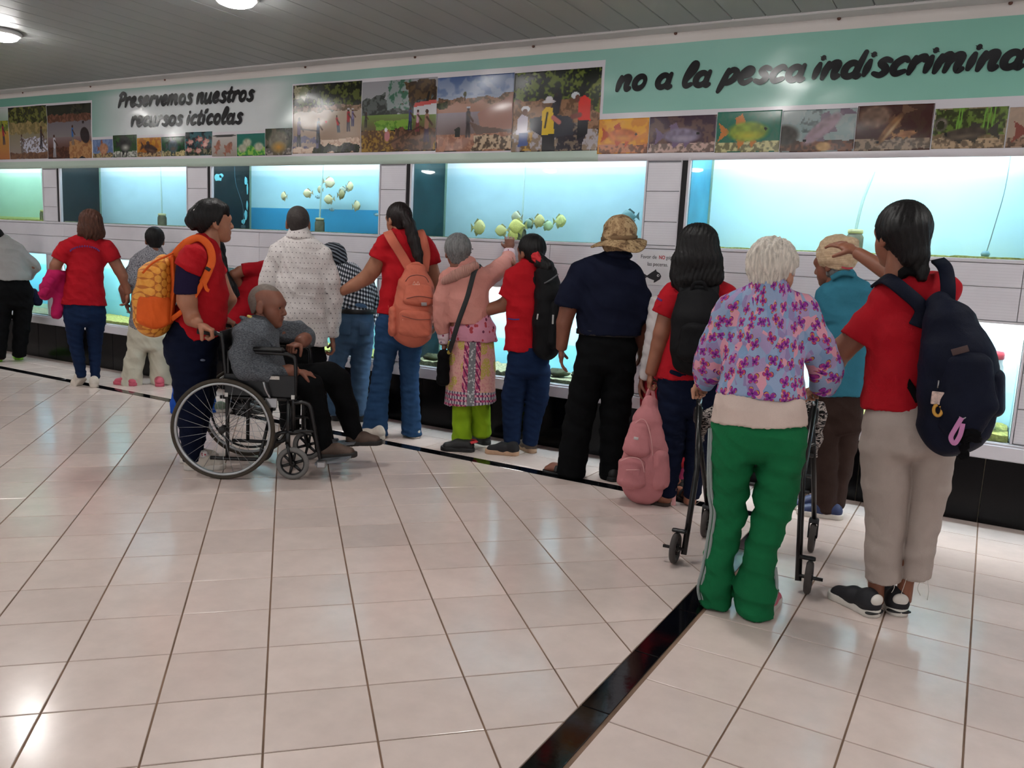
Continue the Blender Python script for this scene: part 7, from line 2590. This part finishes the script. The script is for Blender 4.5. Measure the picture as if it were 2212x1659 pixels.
# ================================================================== WHEELCHAIR and its rider
_a = ground(482, 1035)
_e = nz((_a - CAM) * V3(1, 1, 0))
_r = V3(_e[1], -_e[0], 0)
HA = math.atan2(_r[1], _r[0]) - math.radians(16)
_h = V3(math.cos(HA), math.sin(HA), 0)
_l = V3(-math.sin(HA), math.cos(HA), 0)
WC0 = _a + _l * .29
wc = empty('wheelchair', tuple(WC0), HA, 'black folding wheelchair with spoked wheels', 'wheelchair')
RIM = mat('rim_alu', (176, 178, 180), .35, .1, 10, metal=.6)
TYRE = mat('grey_brown_tyre', (62, 54, 44), .8, .2, 20)
for sy in (-1, 1):
    y = .29 * sy
    c = V3(0, y, .305)
    ty = MB().lathe([(.292 + .013 * math.cos(a), .013 * math.sin(a)) for a in np.linspace(0, 2 * math.pi, 10, endpoint=False)], 64, c, (0, 1, 0), True).build('rear_wheel', TYRE, wc)
    MB().lathe([(.268, -.010), (.281, -.012), (.281, .012), (.268, .010)], 64, c, (0, 1, 0), True).build('rim', RIM, ty)
    MB().lathe([(0, -.035), (.02, -.035), (.022, -.025), (.016, -.02), (.016, .02), (.022, .025), (.02, .035), (0, .035)], 20, c, (0, 1, 0)).build('wheel_hub', BLK_P, ty)
    for k in range(28):
        a0 = 2 * math.pi * k / 28
        a1 = a0 + (.55 if k % 2 else -.55)
        s0 = .022 * (1 if (k // 2) % 2 else -1)
        MB().tube([c + V3(.02 * math.cos(a1), s0, .02 * math.sin(a1)), c + V3(.27 * math.cos(a0), 0, .27 * math.sin(a0))], .0013, 5).build('spoke', METAL, ty)
    yo = y + sy * .04
    MB().lathe([(.255 + .008 * math.cos(a), .008 * math.sin(a)) for a in np.linspace(0, 2 * math.pi, 8, endpoint=False)], 56, V3(0, yo, .305), (0, 1, 0), True).build('push_rim', BLK_P, ty) if sy > 0 else None
    # caster
    cc = V3(.40, .245 * sy, .1)
    t_ = [(.084 + .016 * math.cos(a), .016 * math.sin(a)) for a in np.linspace(0, 2 * math.pi, 10, endpoint=False)]
    cs = MB().lathe(t_, 36, cc, (0, 1, 0), True).build('caster', mat('caster_grey', (112, 110, 108), .7, .1, 20), wc)
    h = MB().lathe([(.066, -.01), (.072, -.01), (.072, .01), (.066, .01)], 32, cc, (0, 1, 0), True)
    h.lathe([(0, -.02), (.016, -.02), (.016, .02), (0, .02)], 14, cc, (0, 1, 0))
    for k in range(6):
        th = 2 * math.pi * k / 6 + .3
        h.tube([cc + V3(.012 * math.cos(th), 0, .012 * math.sin(th)), cc + V3(.07 * math.cos(th), 0, .07 * math.sin(th))], [.011, .008], 6)
    h.build('caster_hub', BLK_P, cs)
    fk = MB()
    for o in (-.024, .024):
        fk.tube([cc + V3(0, o, 0), cc + V3(-.02, o, .08), cc + V3(-.03, o * .6, .125)], .008, 8)
    fk.tube([cc + V3(-.03, 0, .115), cc + V3(-.03, 0, .19)], .015, 10)
    fk.build('caster_fork', BLK_P, wc)

    def tb(name, pts, r=.0115, m=BLK_P, sm=5):
        P = [V3(*q) for q in pts]
        return MB().tube(catmull(P, sm) if sm and len(P) > 2 else P, r, 10).build(name, m, wc)
    yf = .235 * sy
    tb('back_tube', [(.01, yf, .12), (.01, yf, .5), (-.005, yf, .72), (-.015, yf, .83), (-.035, yf, .865), (-.13, yf, .875)])
    tb('hand_grip', [(-.05, yf, .868), (-.16, yf, .876)], .0165, BLK_R, 0)
    tb('side_tube', [(-.09, yf, .115), (.18, yf, .115), (.25, yf, .13), (.28, yf, .20), (.30, yf, .27), (.36, yf, .29), (.44, yf, .29)])
    tb('seat_tube', [(-.03, yf, .49), (.42, yf, .49)], .0115, BLK_P, 0)
    tb('front_tube', [(.40, yf, .29), (.40, yf, .62)], .0115, BLK_P, 0)
    tb('front_post', [(.37, yf, .18), (.37, yf, .5)], .0125, BLK_P, 0)
    tb('arm_tube', [(.02, yf, .60), (.02, yf, .74), (.05, yf, .765), (.30, yf, .765), (.38, yf, .755), (.41, yf, .71), (.41, yf, .5)])
    MB().box(.02, .345, yf - .027, yf + .027, .772, .80, .012).build('arm_pad', VINYL, wc)
    MB().box(.0, .41, yf + sy * .012, yf + sy * .016, .505, .635, .002).build('skirt_guard', VINYL, wc)
    MB().box(.26, .32, yf + sy * .0165, yf + sy * .018, .61, .63, .0005).build('sticker', mat('sticker_white', (196, 188, 180), .6, .3, 60), wc) if sy < 0 else None
    tb('hanger_tube', [(.40, yf, .47), (.46, yf, .475), (.50, yf, .45), (.52, yf, .36), (.55, yf, .2), (.565, yf, .13)])
    tb('lower_hanger', [(.37, yf, .30), (.53, yf, .30)], .009, BLK_P, 0)
    fy = yf - sy * .075
    fp_ = MB()
    z0 = .10 if sy < 0 else .13
    fp_.add([(.53, fy - .075, z0), (.72, fy - .065, z0 + .03), (.74, fy + .065, z0 + .03), (.53, fy + .075, z0), (.53, fy - .075, z0 - .012), (.72, fy - .065, z0 + .018), (.74, fy + .065, z0 + .018), (.53, fy + .075, z0 - .012)], [(0, 1, 2, 3), (7, 6, 5, 4), (0, 4, 5, 1), (1, 5, 6, 2), (2, 6, 7, 3), (3, 7, 4, 0)])
    fp_.build('footplate', mat('plate_grey', (120, 124, 130), .4, .1, 20, metal=.3), wc)
    MB().box(.545, .60, yf - .03, yf + .03, z0 - .02, z0 + .02, .006).build('footplate_hinge', METAL, wc)
    tb('brake_lever', [(.27, y - sy * .02, .50), (.25, y, .55), (.235, y, .60)], .007, METAL, 3)
    MB().box(.24, .31, y - sy * .03 - .006, y - sy * .03 + .006, .44, .50, .004).build('brake_plate', METAL, wc)
    MB().box(.39, .41, yf + sy * .014, yf + sy * .02, .495, .52, .001).build('white_clip', mat('clip_white', (206, 204, 200), .5), wc)
    MB().box(.0, .02, yf + sy * .014, yf + sy * .02, .495, .52, .001).build('white_clip', mat('clip_white', (206, 204, 200), .5), wc)
MB().box(.0, .42, -.225, .225, .488, .505, .006).build('seat', VINYL, wc)
MB().add([(.018, -.225, .5), (.018, .225, .5), (-.02, .225, .88), (-.02, -.225, .88), (.004, -.225, .5), (.004, .225, .5), (-.035, .225, .88), (-.035, -.225, .88)], [(0, 1, 2, 3), (7, 6, 5, 4), (0, 4, 5, 1), (1, 5, 6, 2), (2, 6, 7, 3), (3, 7, 4, 0)]).build('backrest', VINYL, wc)
for s1 in (-1, 1):
    MB().tube([(.2, -.22 * s1, .13), (.2, .22 * s1, .48)], .011, 10).build('cross_brace', BLK_P, wc)

# ---- the rider
cu, cv, _z = proj(WC0 + _h * .2)
p = Person('elderly man in grey jacket and black trousers sitting in the wheelchair', cu, cv)
T_ = [(548, 704, -.01, 20, .08), (553, 728, -.02, 47, .19), (552, 780, -.02, 58, .20), (560, 830, -.02, 58, .19)]
p.limb([(u, v, d, w * .85, x * .85) for u, v, d, w, x in T_])
p.limb([(624, 802, -.16, 14), (640, 803, -.15, 13)])
p.limb([(656, 735, .12, 14), (648, 740, .08, 13)])
p.head(578, 662, -.02, (.92, -.38, -.10), 1.08, (0, 0, 1), .0055, 1.08)
p.hand(p.at(644, 803, -.15), p.at(690, 812, -.12) - p.at(644, 803, -.15), (.2, .2, -1), 1.0, .55, -1)
p.fist(p.at(650, 742, .10), p.at(622, 750, .04) - p.at(650, 742, .10), (.2, .2, -1), 1.0, 1)
p.eyes()
p.limb([(560, 826, -.05, 24), (600, 830, -.10, 22), (662, 832, -.12, 18), (690, 900, -.13, 15), (706, 970, -.14, 12)])
p.limb([(560, 822, .05, 24), (620, 820, .08, 22), (716, 820, .10, 18), (748, 885, .09, 15), (764, 945, .08, 12)])
p.limb([(530, 724, -.17, 20), (522, 772, -.21, 18), (530, 800, -.22, 18), (580, 806, -.19, 16), (626, 803, -.16, 13)])
p.limb([(604, 716, .13, 18), (640, 718, .17, 16), (660, 730, .16, 15), (650, 738, .11, 13)])
p.body(SK_C, .011)
p.hair(H_BUZG, [], (.035, .06), (.75, -.66), .003, strand=0, nape=-.05)
GJ = tweed('grey_jacket', (70, 74, 80), (104, 108, 114), 90, (1, 1, 3))
p.solid('jacket', [p.loft(T_, .008, .03),
                   p.loft([(530, 722, -.18, 28), (522, 770, -.22, 26), (528, 800, -.23, 26), (580, 808, -.20, 24), (626, 803, -.16, 17)], 0, .03, [p.cut((628, 780), (632, 830), (680, 800))]),
                   p.loft([(600, 714, .14, 26), (640, 716, .18, 24), (664, 730, .18, 21), (650, 738, .11, 17)], 0, .03)], GJ, .008, .025, (.011, 15, 3.0))
p.solid('jacket_collar', [p.loft([(538, 694, -.02, 7, .07), (548, 702, -.09, 8, .05), (572, 722, -.14, 7, .035), (592, 748, -.15, 6, .03)], 0, .02)], GJ, .007, .02)
p.solid('inner_collar', [p.loft([(546, 688, -.04, 5, .06), (562, 700, -.085, 5, .035)], 0, .02)], mat('collar_yellow', (206, 176, 96), .8), .007, .02)
p.pants('trousers', BLK2, p.loft([(556, 826, -.02, 40, .17), (590, 832, -.02, 32, .17)]),
        p.loft([(590, 830, -.10, 32), (655, 830, -.12, 30), (672, 836, -.12, 27), (690, 900, -.13, 23), (700, 970, -.14, 20)], 0, .03),
        p.loft([(600, 818, .08, 32), (710, 812, .10, 31), (728, 822, .10, 28), (750, 885, .09, 24), (766, 945, .08, 19)], 0, .03), .009, (.005, 18, 3.0))
an, af = p.at(704, 978, -.14), p.at(762, 952, .08)
hx = V3(math.cos(-math.radians(10)), math.sin(-math.radians(16)), .08)
p.shoe(tuple(an + V3(-.05, 0, -.03)), tuple(an + V3(-.05, 0, -.03) + hx * .25), .10, BRN_L, mat('sole_dark', (40, 36, 34), .7), 'clog', 0, None, .25)
p.shoe(tuple(af + V3(-.05, 0, -.03)), tuple(af + V3(-.05, 0, -.03) + hx * .25), .10, BRN_L, mat('sole_dark', (40, 36, 34), .7), 'clog', 0, None, .25)

# ---- woman pushing the wheelchair
p = Person('woman in red shirt and dark jeans with hair bun pushing the wheelchair', 428, 1004)
T_ = [(441, 524, 0, 22, .08), (432, 548, 0, 42, .15), (434, 590, 0, 50, .17), (438, 640, 0, 54, .16), (434, 690, 0, 54, .16), (425, 728, 0, 58, .17)]
p.limb([(u, v, d, w * .85, x * .85) for u, v, d, w, x in T_])
gn, gf = [p.loc(WC0 + _h * -.115 + _l * (.235 * q_) + V3(0, 0, .873)) for q_ in (-1, 1)]
p.limb([(418, 555, -.16, 24), (402, 620, -.19, 23), (404, 650, -.19, 22), (416, 690, -.19, 15)], .03)
p.sk.append(grp([cap(p.at(416, 690, -.19), gn + V3(-.045, -.005, .055), .044, .034)], (), .02))
p.limb([(455, 560, .14, 24), (484, 632, .16, 18), (494, 650, .17, 17)], .03)
p.sk.append(grp([cap(p.at(494, 650, .17), gf + V3(-.045, 0, .055), .045, .03)], (), .02))
p.head(462, 480, .0, (.95, .28, .03), 1.04, (0, 0, 1), .0055)
p.hand(gn + V3(-.045, -.006, .05), V3(.75, -.1, -.35), (-.35, .1, -.9), 1.12, 1.0, -1, .03, .7)
p.hand(gf + V3(-.045, 0, .05), V3(.75, -.1, -.35), (-.35, .1, -.9), 1.05, 1.0, 1, .03, .7)
p.eyes()
p.body(SK_A, .010)
c, f_, r_, u_, sc_ = p.hd
p.hair(H_BLK, [p.loft([(418, 462, .0, 13, .05), (414, 478, .0, 14, .05), (422, 490, .0, 12, .05)], 0, .02), p.loft([(466, 446, 0, 17, .08), (484, 450, .0, 10, .075), (490, 462, .01, 6, .06)], 0, .02), p.loft([(478, 452, -.06, 9, .02), (474, 470, -.085, 5, .012), (470, 486, -.088, 3, .008)], 0, .02)], (.0, .032), (.8, -.6), .016, nape=-.085, strand=.003)
p.solid('hair_clip', [cap(p.at(420, 454, -.055), p.at(424, 458, -.055), .007)], mat('clip_pearl', (206, 200, 200), .3), .004)
p.solid('shirt', [p.loft(T_, .006, .03, [p.cut((362, 690), (420, 730), (380, 790)), p.cut((418, 729), (490, 722), (440, 800))]),
                  p.loft([(418, 556, -.15, 30), (406, 584, -.18, 31)], .004, .02, [p.cut((380, 567), (434, 598), (390, 640))]),
                  p.loft([(452, 560, .13, 28), (466, 590, .15, 26)])], RED2, .008, .03, (.006, 20, 5.0))
p.solid('undersleeve', [p.loft([(408, 580, -.175, 27), (402, 632, -.19, 26)], .003, .02, [p.cut((372, 632), (432, 630), (400, 690))])], fabric('navy_undersleeve', (36, 28, 56), .15), .008, .02)
p.strap('collar', [(428, 524, -.09), (440, 516, -.095), (462, 524, -.075), (474, 548, -.04)], .03, .014, RED2, (.2, -.9, .4))
p.pants('jeans', JN_D, p.loft([(424, 712, 0, 54, .165), (412, 748, 0, 58, .175), (412, 775, 0, 54, .165)]),
        p.loft([(410, 780, -.08, 46, .10), (414, 850, -.08, 38, .085), (412, 910, -.09, 28, .07), (414, 992, -.10, 20, .06)], 0, .03),
        p.loft([(428, 780, .08, 42, .10), (432, 850, .10, 34, .085), (426, 910, .10, 26, .07), (418, 984, .10, 19, .06)], 0, .03), .009, (.004, 22, 3.0, 1.8))
p.solid('worn_patch', [ell(p.at(438, 778, -.168), np.eye(3), (.016, .012, .008))], fabric('pale_denim', (96, 104, 122), .2), .005)
sh = p.shoe((396, 1014), (480, 1012), .09, CREAM_R, WHITE_R, 'sneaker', 0, None, .25)
FLO = floral('floral_lace', (214, 206, 206), (176, 70, 84), (196, 130, 130), 60)
a = p.gr(396, 1014)
d = nz(p.gr(480, 1012) - a)
y = nz(np.cross(V3(0, 0, 1), d))
p.solid('laces', [ell(a + d * .115 + V3(0, 0, .09), np.array([d, y, V3(0, 0, 1)]), (.035, .03, .03))], FLO, .006, .01, (.004, 90, 1.0), (), sh, None, True)
p.shoe((388, 1000), (470, 990), .09, CREAM_R, WHITE_R, 'sneaker', 0, None, .25)
# orange backpack
b = Frame('backpack', p.wor(p.at(332, 708, -.02)), 'orange backpack with honeycomb pattern on the woman pushing the wheelchair', 'backpack')
ORG = fabric('orange_cloth', (226, 96, 34), .08, .7)
b.solid('bag_body', [b.loft([(354, 570, 0, 22, .12), (338, 600, 0, 40, .145), (332, 650, 0, 46, .15), (330, 690, 0, 42, .14)], 0, .03)], hexa(), .008, .03, (.002, 20, 2.0))
b.solid('side_pocket', [b.loft([(334, 650, -.12, 36, .05), (332, 690, -.115, 36, .055)], 0, .03, [b.cut((296, 636), (372, 640), (330, 600))])], ORG, .007, .02, (.005, 40, 2.0, .3))
b.solid('back_panel', [b.loft([(372, 556, 0, 10, .12), (376, 620, 0, 8, .14), (364, 690, 0, 12, .13)], 0, .02)], ORG, .008, .02)
b.tube('zip', [(308, 590, -.13), (330, 568, -.14), (362, 552, -.13), (374, 546, -.10)], .006, ORG)
b.strap('shoulder_strap', [(376, 552, -.10), (400, 526, -.12), (428, 514, -.12), (450, 530, -.14), (458, 560, -.17), (450, 586, -.20), (438, 612, -.21)], .045, .012, ORG, (0, -.8, .4))
b.strap('lower_strap', [(370, 690, -.12), (398, 668, -.18), (420, 640, -.21), (440, 606, -.21)], .028, .006, ORG, (0, -1, 0))
b.strap('strap_tail', [(440, 604, -.215), (446, 624, -.22), (452, 628, -.22)], .02, .004, ORG, (0, -1, 0))
b.strap('buckle', [(444, 578, -.212), (454, 584, -.212)], .02, .006, BLK_R, (0, -1, 0))

# ================================================================== LEFT GROUP
# ---- visitor in grey patterned shirt and cream trousers
p = Person('short haired visitor in grey patterned shirt and loose cream trousers with pink clogs', 308, 830)
T_ = [(334, 538, 0, 18, .05), (330, 558, 0, 36, .085), (326, 610, 0, 38, .11), (322, 660, 0, 38, .115), (320, 705, 0, 40, .125)]
p.limb([(u, v, d, w * .85, x * .85) for u, v, d, w, x in T_])
p.limb([(296, 572, 0, 14), (274, 612, -.02, 12), (268, 625, -.02, 12), (272, 652, .02, 9)])
p.limb([(364, 572, 0, 14), (372, 620, .05, 12), (366, 660, .12, 9)])
p.head(334, 520, .02, (-.05, 1, -.12), .98)
p.hand(p.at(272, 653, .02), p.at(277, 672, .02) - p.at(272, 653, .02), (1, 0, 0), .95, .4, -1)
p.hand(p.at(366, 662, .12), (0, .2, -1), (-1, 0, 0), .9, .4)
p.body(SK_C)
p.hair(H_BLK, [], (.062, .045), (.9, -.42), .014, strand=.003)
TW = tweed('grey_pattern', (62, 64, 74), (168, 166, 172), 120, (1, 1, 2.5))
p.solid('shirt', [p.loft(T_, .006, .03), p.loft([(298, 570, 0, 18), (276, 608, -.02, 16)], .004, .02), p.loft([(362, 570, 0, 18), (372, 612, .04, 16)])], TW, .009, .03, (.005, 20, 3.0))
p.pants('trousers', fabric('cream_trousers', (196, 190, 172), .06), p.loft([(320, 695, 0, 40, .12), (320, 725, 0, 44, .13), (318, 745, 0, 43, .125)]), p.loft([(298, 750, 0, 22, .11), (288, 790, 0, 22, .10), (282, 835, 0, 24, .11)], 0, .02, [p.cut((250, 829), (310, 834), (280, 870))]), p.loft([(340, 750, .02, 22, .11), (345, 790, .02, 22, .10), (349, 835, .02, 25, .11)], 0, .02, [p.cut((322, 829), (378, 829), (350, 870))]), .009, (.006, 24, 3.0, .7))
p.shoe((294, 834), (240, 828), .095, PINK_R, PINK_R, 'clog', 0, None, .25)
p.shoe((346, 836), (340, 822), .095, PINK_R, PINK_R, 'clog', 0, None, .25)

# ---- woman with brown bob carrying the pink jacket
p = Person('woman with brown bob hair in long red shirt carrying a pink jacket', 192, 834)
T_ = [(195, 510, 0, 18, .05), (189, 530, 0, 44, .085), (184, 585, 0, 38, .11), (182, 625, 0, 42, .12), (181, 662, 0, 50, .13)]
p.limb([(u, v, d, w * .85, x * .85) for u, v, d, w, x in T_])
p.limb([(140, 540, 0, 15), (120, 574, -.03, 13), (118, 586, -.02, 13), (140, 606, .10, 10), (156, 612, .14, 9)])
p.limb([(234, 540, 0, 15), (258, 584, -.02, 13), (266, 598, -.02, 12), (276, 632, .0, 9)])
p.head(196, 488, .02, (-.02, 1, -.1), .98)
p.hand(p.at(276, 634, .0), p.at(274, 652, .0) - p.at(276, 634, 0), (-1, .1, 0), .95, .5, 1)
p.hand(p.at(156, 612, .14), (1, .2, -.1), (0, .2, -1), .9, .5)
p.body(SK_B)
p.hair(H_BRN, [p.loft([(196, 474, -.01, 25, .105), (197, 496, -.02, 27, .10), (196, 508, -.03, 26, .08)], 0, .02), p.loft([(176, 490, -.02, 8, .04), (172, 510, -.03, 4, .02)]), p.loft([(212, 488, -.02, 10, .05), (220, 505, -.03, 7, .03), (224, 512, -.03, 2, .01)]), p.loft([(190, 505, -.06, 8, .03), (186, 520, -.07, 3, .01)]), p.loft([(202, 505, -.06, 8, .03), (206, 519, -.07, 3, .01)])], (.06, .04), (.9, -.4), .012, strand=.006, fr=90)
p.solid('t_shirt', [p.loft(T_, .006, .03, [p.cut((128, 656), (234, 660), (180, 720))]), p.loft([(144, 536, 0, 19), (128, 562, -.01, 20)], .004, .02, [p.cut((110, 554), (146, 570), (115, 600))]), p.loft([(230, 536, 0, 19), (246, 566, -.01, 20)], .004, .02, [p.cut((222, 572), (258, 558), (250, 600))])], RED, .008, .03, (.005, 24, 3.0))
PUR = mat('purple_print', (96, 40, 110), .7)
for i_ in range(15):
    a = math.pi * (.14 + .72 * i_ / 14)
    q = p.at(183 - 34 * math.cos(a), 549 - 17 * math.sin(a), -.112 + .03 * abs(math.cos(a)))
    MB().box(q[0] - .006, q[0] + .006, q[1] - .006, q[1] + .004, q[2] - .008, q[2] + .008, .002).build('print_letter', PUR, p.E)
p.pants('jeans', JN_N, p.loft([(182, 650, 0, 44, .12), (183, 675, 0, 46, .13), (183, 690, 0, 45, .125)]), p.loft([(162, 695, 0, 23, .11), (162, 732, .0, 17, .08), (170, 775, -.01, 14, .07), (176, 812, -.02, 11, .055)], 0, .02), p.loft([(206, 695, .02, 23, .11), (205, 732, .03, 17, .08), (205, 775, .02, 13, .07), (206, 816, .0, 10, .055)], 0, .02), .009, (.0035, 26, 3.0, 1.8))
p.shoe(tuple(p.at(184, 818, -.03)), tuple(p.at(168, 836, .04)), .085, CREAM_R, CREAM_R, 'sneaker', 0, None, .24)
p.shoe((204, 838), (202, 824), .085, CREAM_R, CREAM_R, 'sneaker', 0, None, .245)
b = Frame('jacket', p.wor(p.at(116, 684, -.02)), 'bright pink jacket draped over the arm of the brown haired woman', 'jacket')
MAG = fabric('magenta_jacket', (176, 24, 84), .15)
b.solid('jacket_body', [b.loft([(136, 592, .04, 10, .05), (118, 596, -.01, 18, .07), (104, 620, -.01, 19, .07), (98, 638, 0, 13, .06)], 0, .03), b.loft([(134, 600, .04, 12, .05), (128, 640, .02, 14, .05), (124, 678, .02, 14, .05)], 0, .02)], MAG, .008, .03, (.008, 26, 3.0, .6))
b.solid('sleeve', [b.loft([(112, 606, -.05, 10, .04), (94, 634, -.05, 11, .04)], 0, .02)], MAG, .008, .02, (.006, 26, 1.0))

# ---- visitor in grey sweater at the left edge
p = Person('visitor in grey sweater and black trousers bending at the left edge', 34, 781)
T_ = [(2, 524, .12, 24, .09), (16, 545, .10, 38, .12), (26, 578, .05, 40, .125), (28, 612, 0, 40, .13)]
p.limb([(u, v, d, w * .85, x * .85) for u, v, d, w, x in T_])
p.head(-14, 518, .13, (-.7, .6, -.3), .98)
p.limb([(52, 560, .06, 12), (72, 575, .05, 11), (62, 600, .12, 9)])
p.limb([(-20, 560, .1, 12), (-40, 590, .12, 11), (-30, 610, .14, 9)])
p.hand(p.at(60, 602, .12), (-.3, .3, -.9), (-1, 0, 0), .9, .5)
p.hand(p.at(-30, 612, .14), (.2, .3, -.9), (1, 0, 0), .9, .5)
p.body(SK_C)
p.hair(H_BLK)
p.solid('sweater', [p.loft(T_, .006, .03, [p.cut((-20, 603), (70, 606), (20, 680))]), p.loft([(46, 552, .06, 18), (74, 572, .05, 13), (76, 578, .06, 12), (62, 598, .11, 10)], 0, .02), p.loft([(-16, 556, .1, 17), (-40, 588, .12, 14), (-31, 606, .14, 10)], 0, .02)], fabric('grey_sweater', (150, 148, 148), .06), .009, .03, (.005, 22, 3.0))
p.pants('trousers', BLK2, p.loft([(28, 598, 0, 33, .10), (30, 630, 0, 43, .14), (30, 655, 0, 42, .13)]), p.loft([(8, 660, 0, 21, .115), (2, 710, 0, 18, .09), (-2, 770, 0, 16, .08)]), p.loft([(50, 660, .02, 22, .115), (46, 710, .03, 19, .09), (41, 766, .02, 16, .08)]), .010, (.005, 20, 3.0))
p.shoe((-2, 782), (-14, 776), .095, GREEN_R, GREEN_R, 'clog', 0, None, .25)
p.shoe((42, 778), (34, 768), .095, GREEN_R, GREEN_R, 'clog', 0, None, .25)
b = Frame('hand_bag', p.wor(p.at(78, 660, .06)), 'dark bag hanging beside the grey sweater visitor', 'bag')
b.solid('bag_body', [b.loft([(72, 630, 0, 9, .05), (80, 650, 0, 13, .06)], 0, .02)], NAVY, .009, .02, (.004, 30, 1.0))
b.strap('bag_strap', [(70, 628, 0), (62, 612, .04), (58, 604, .06)], .02, .004, NAVY)
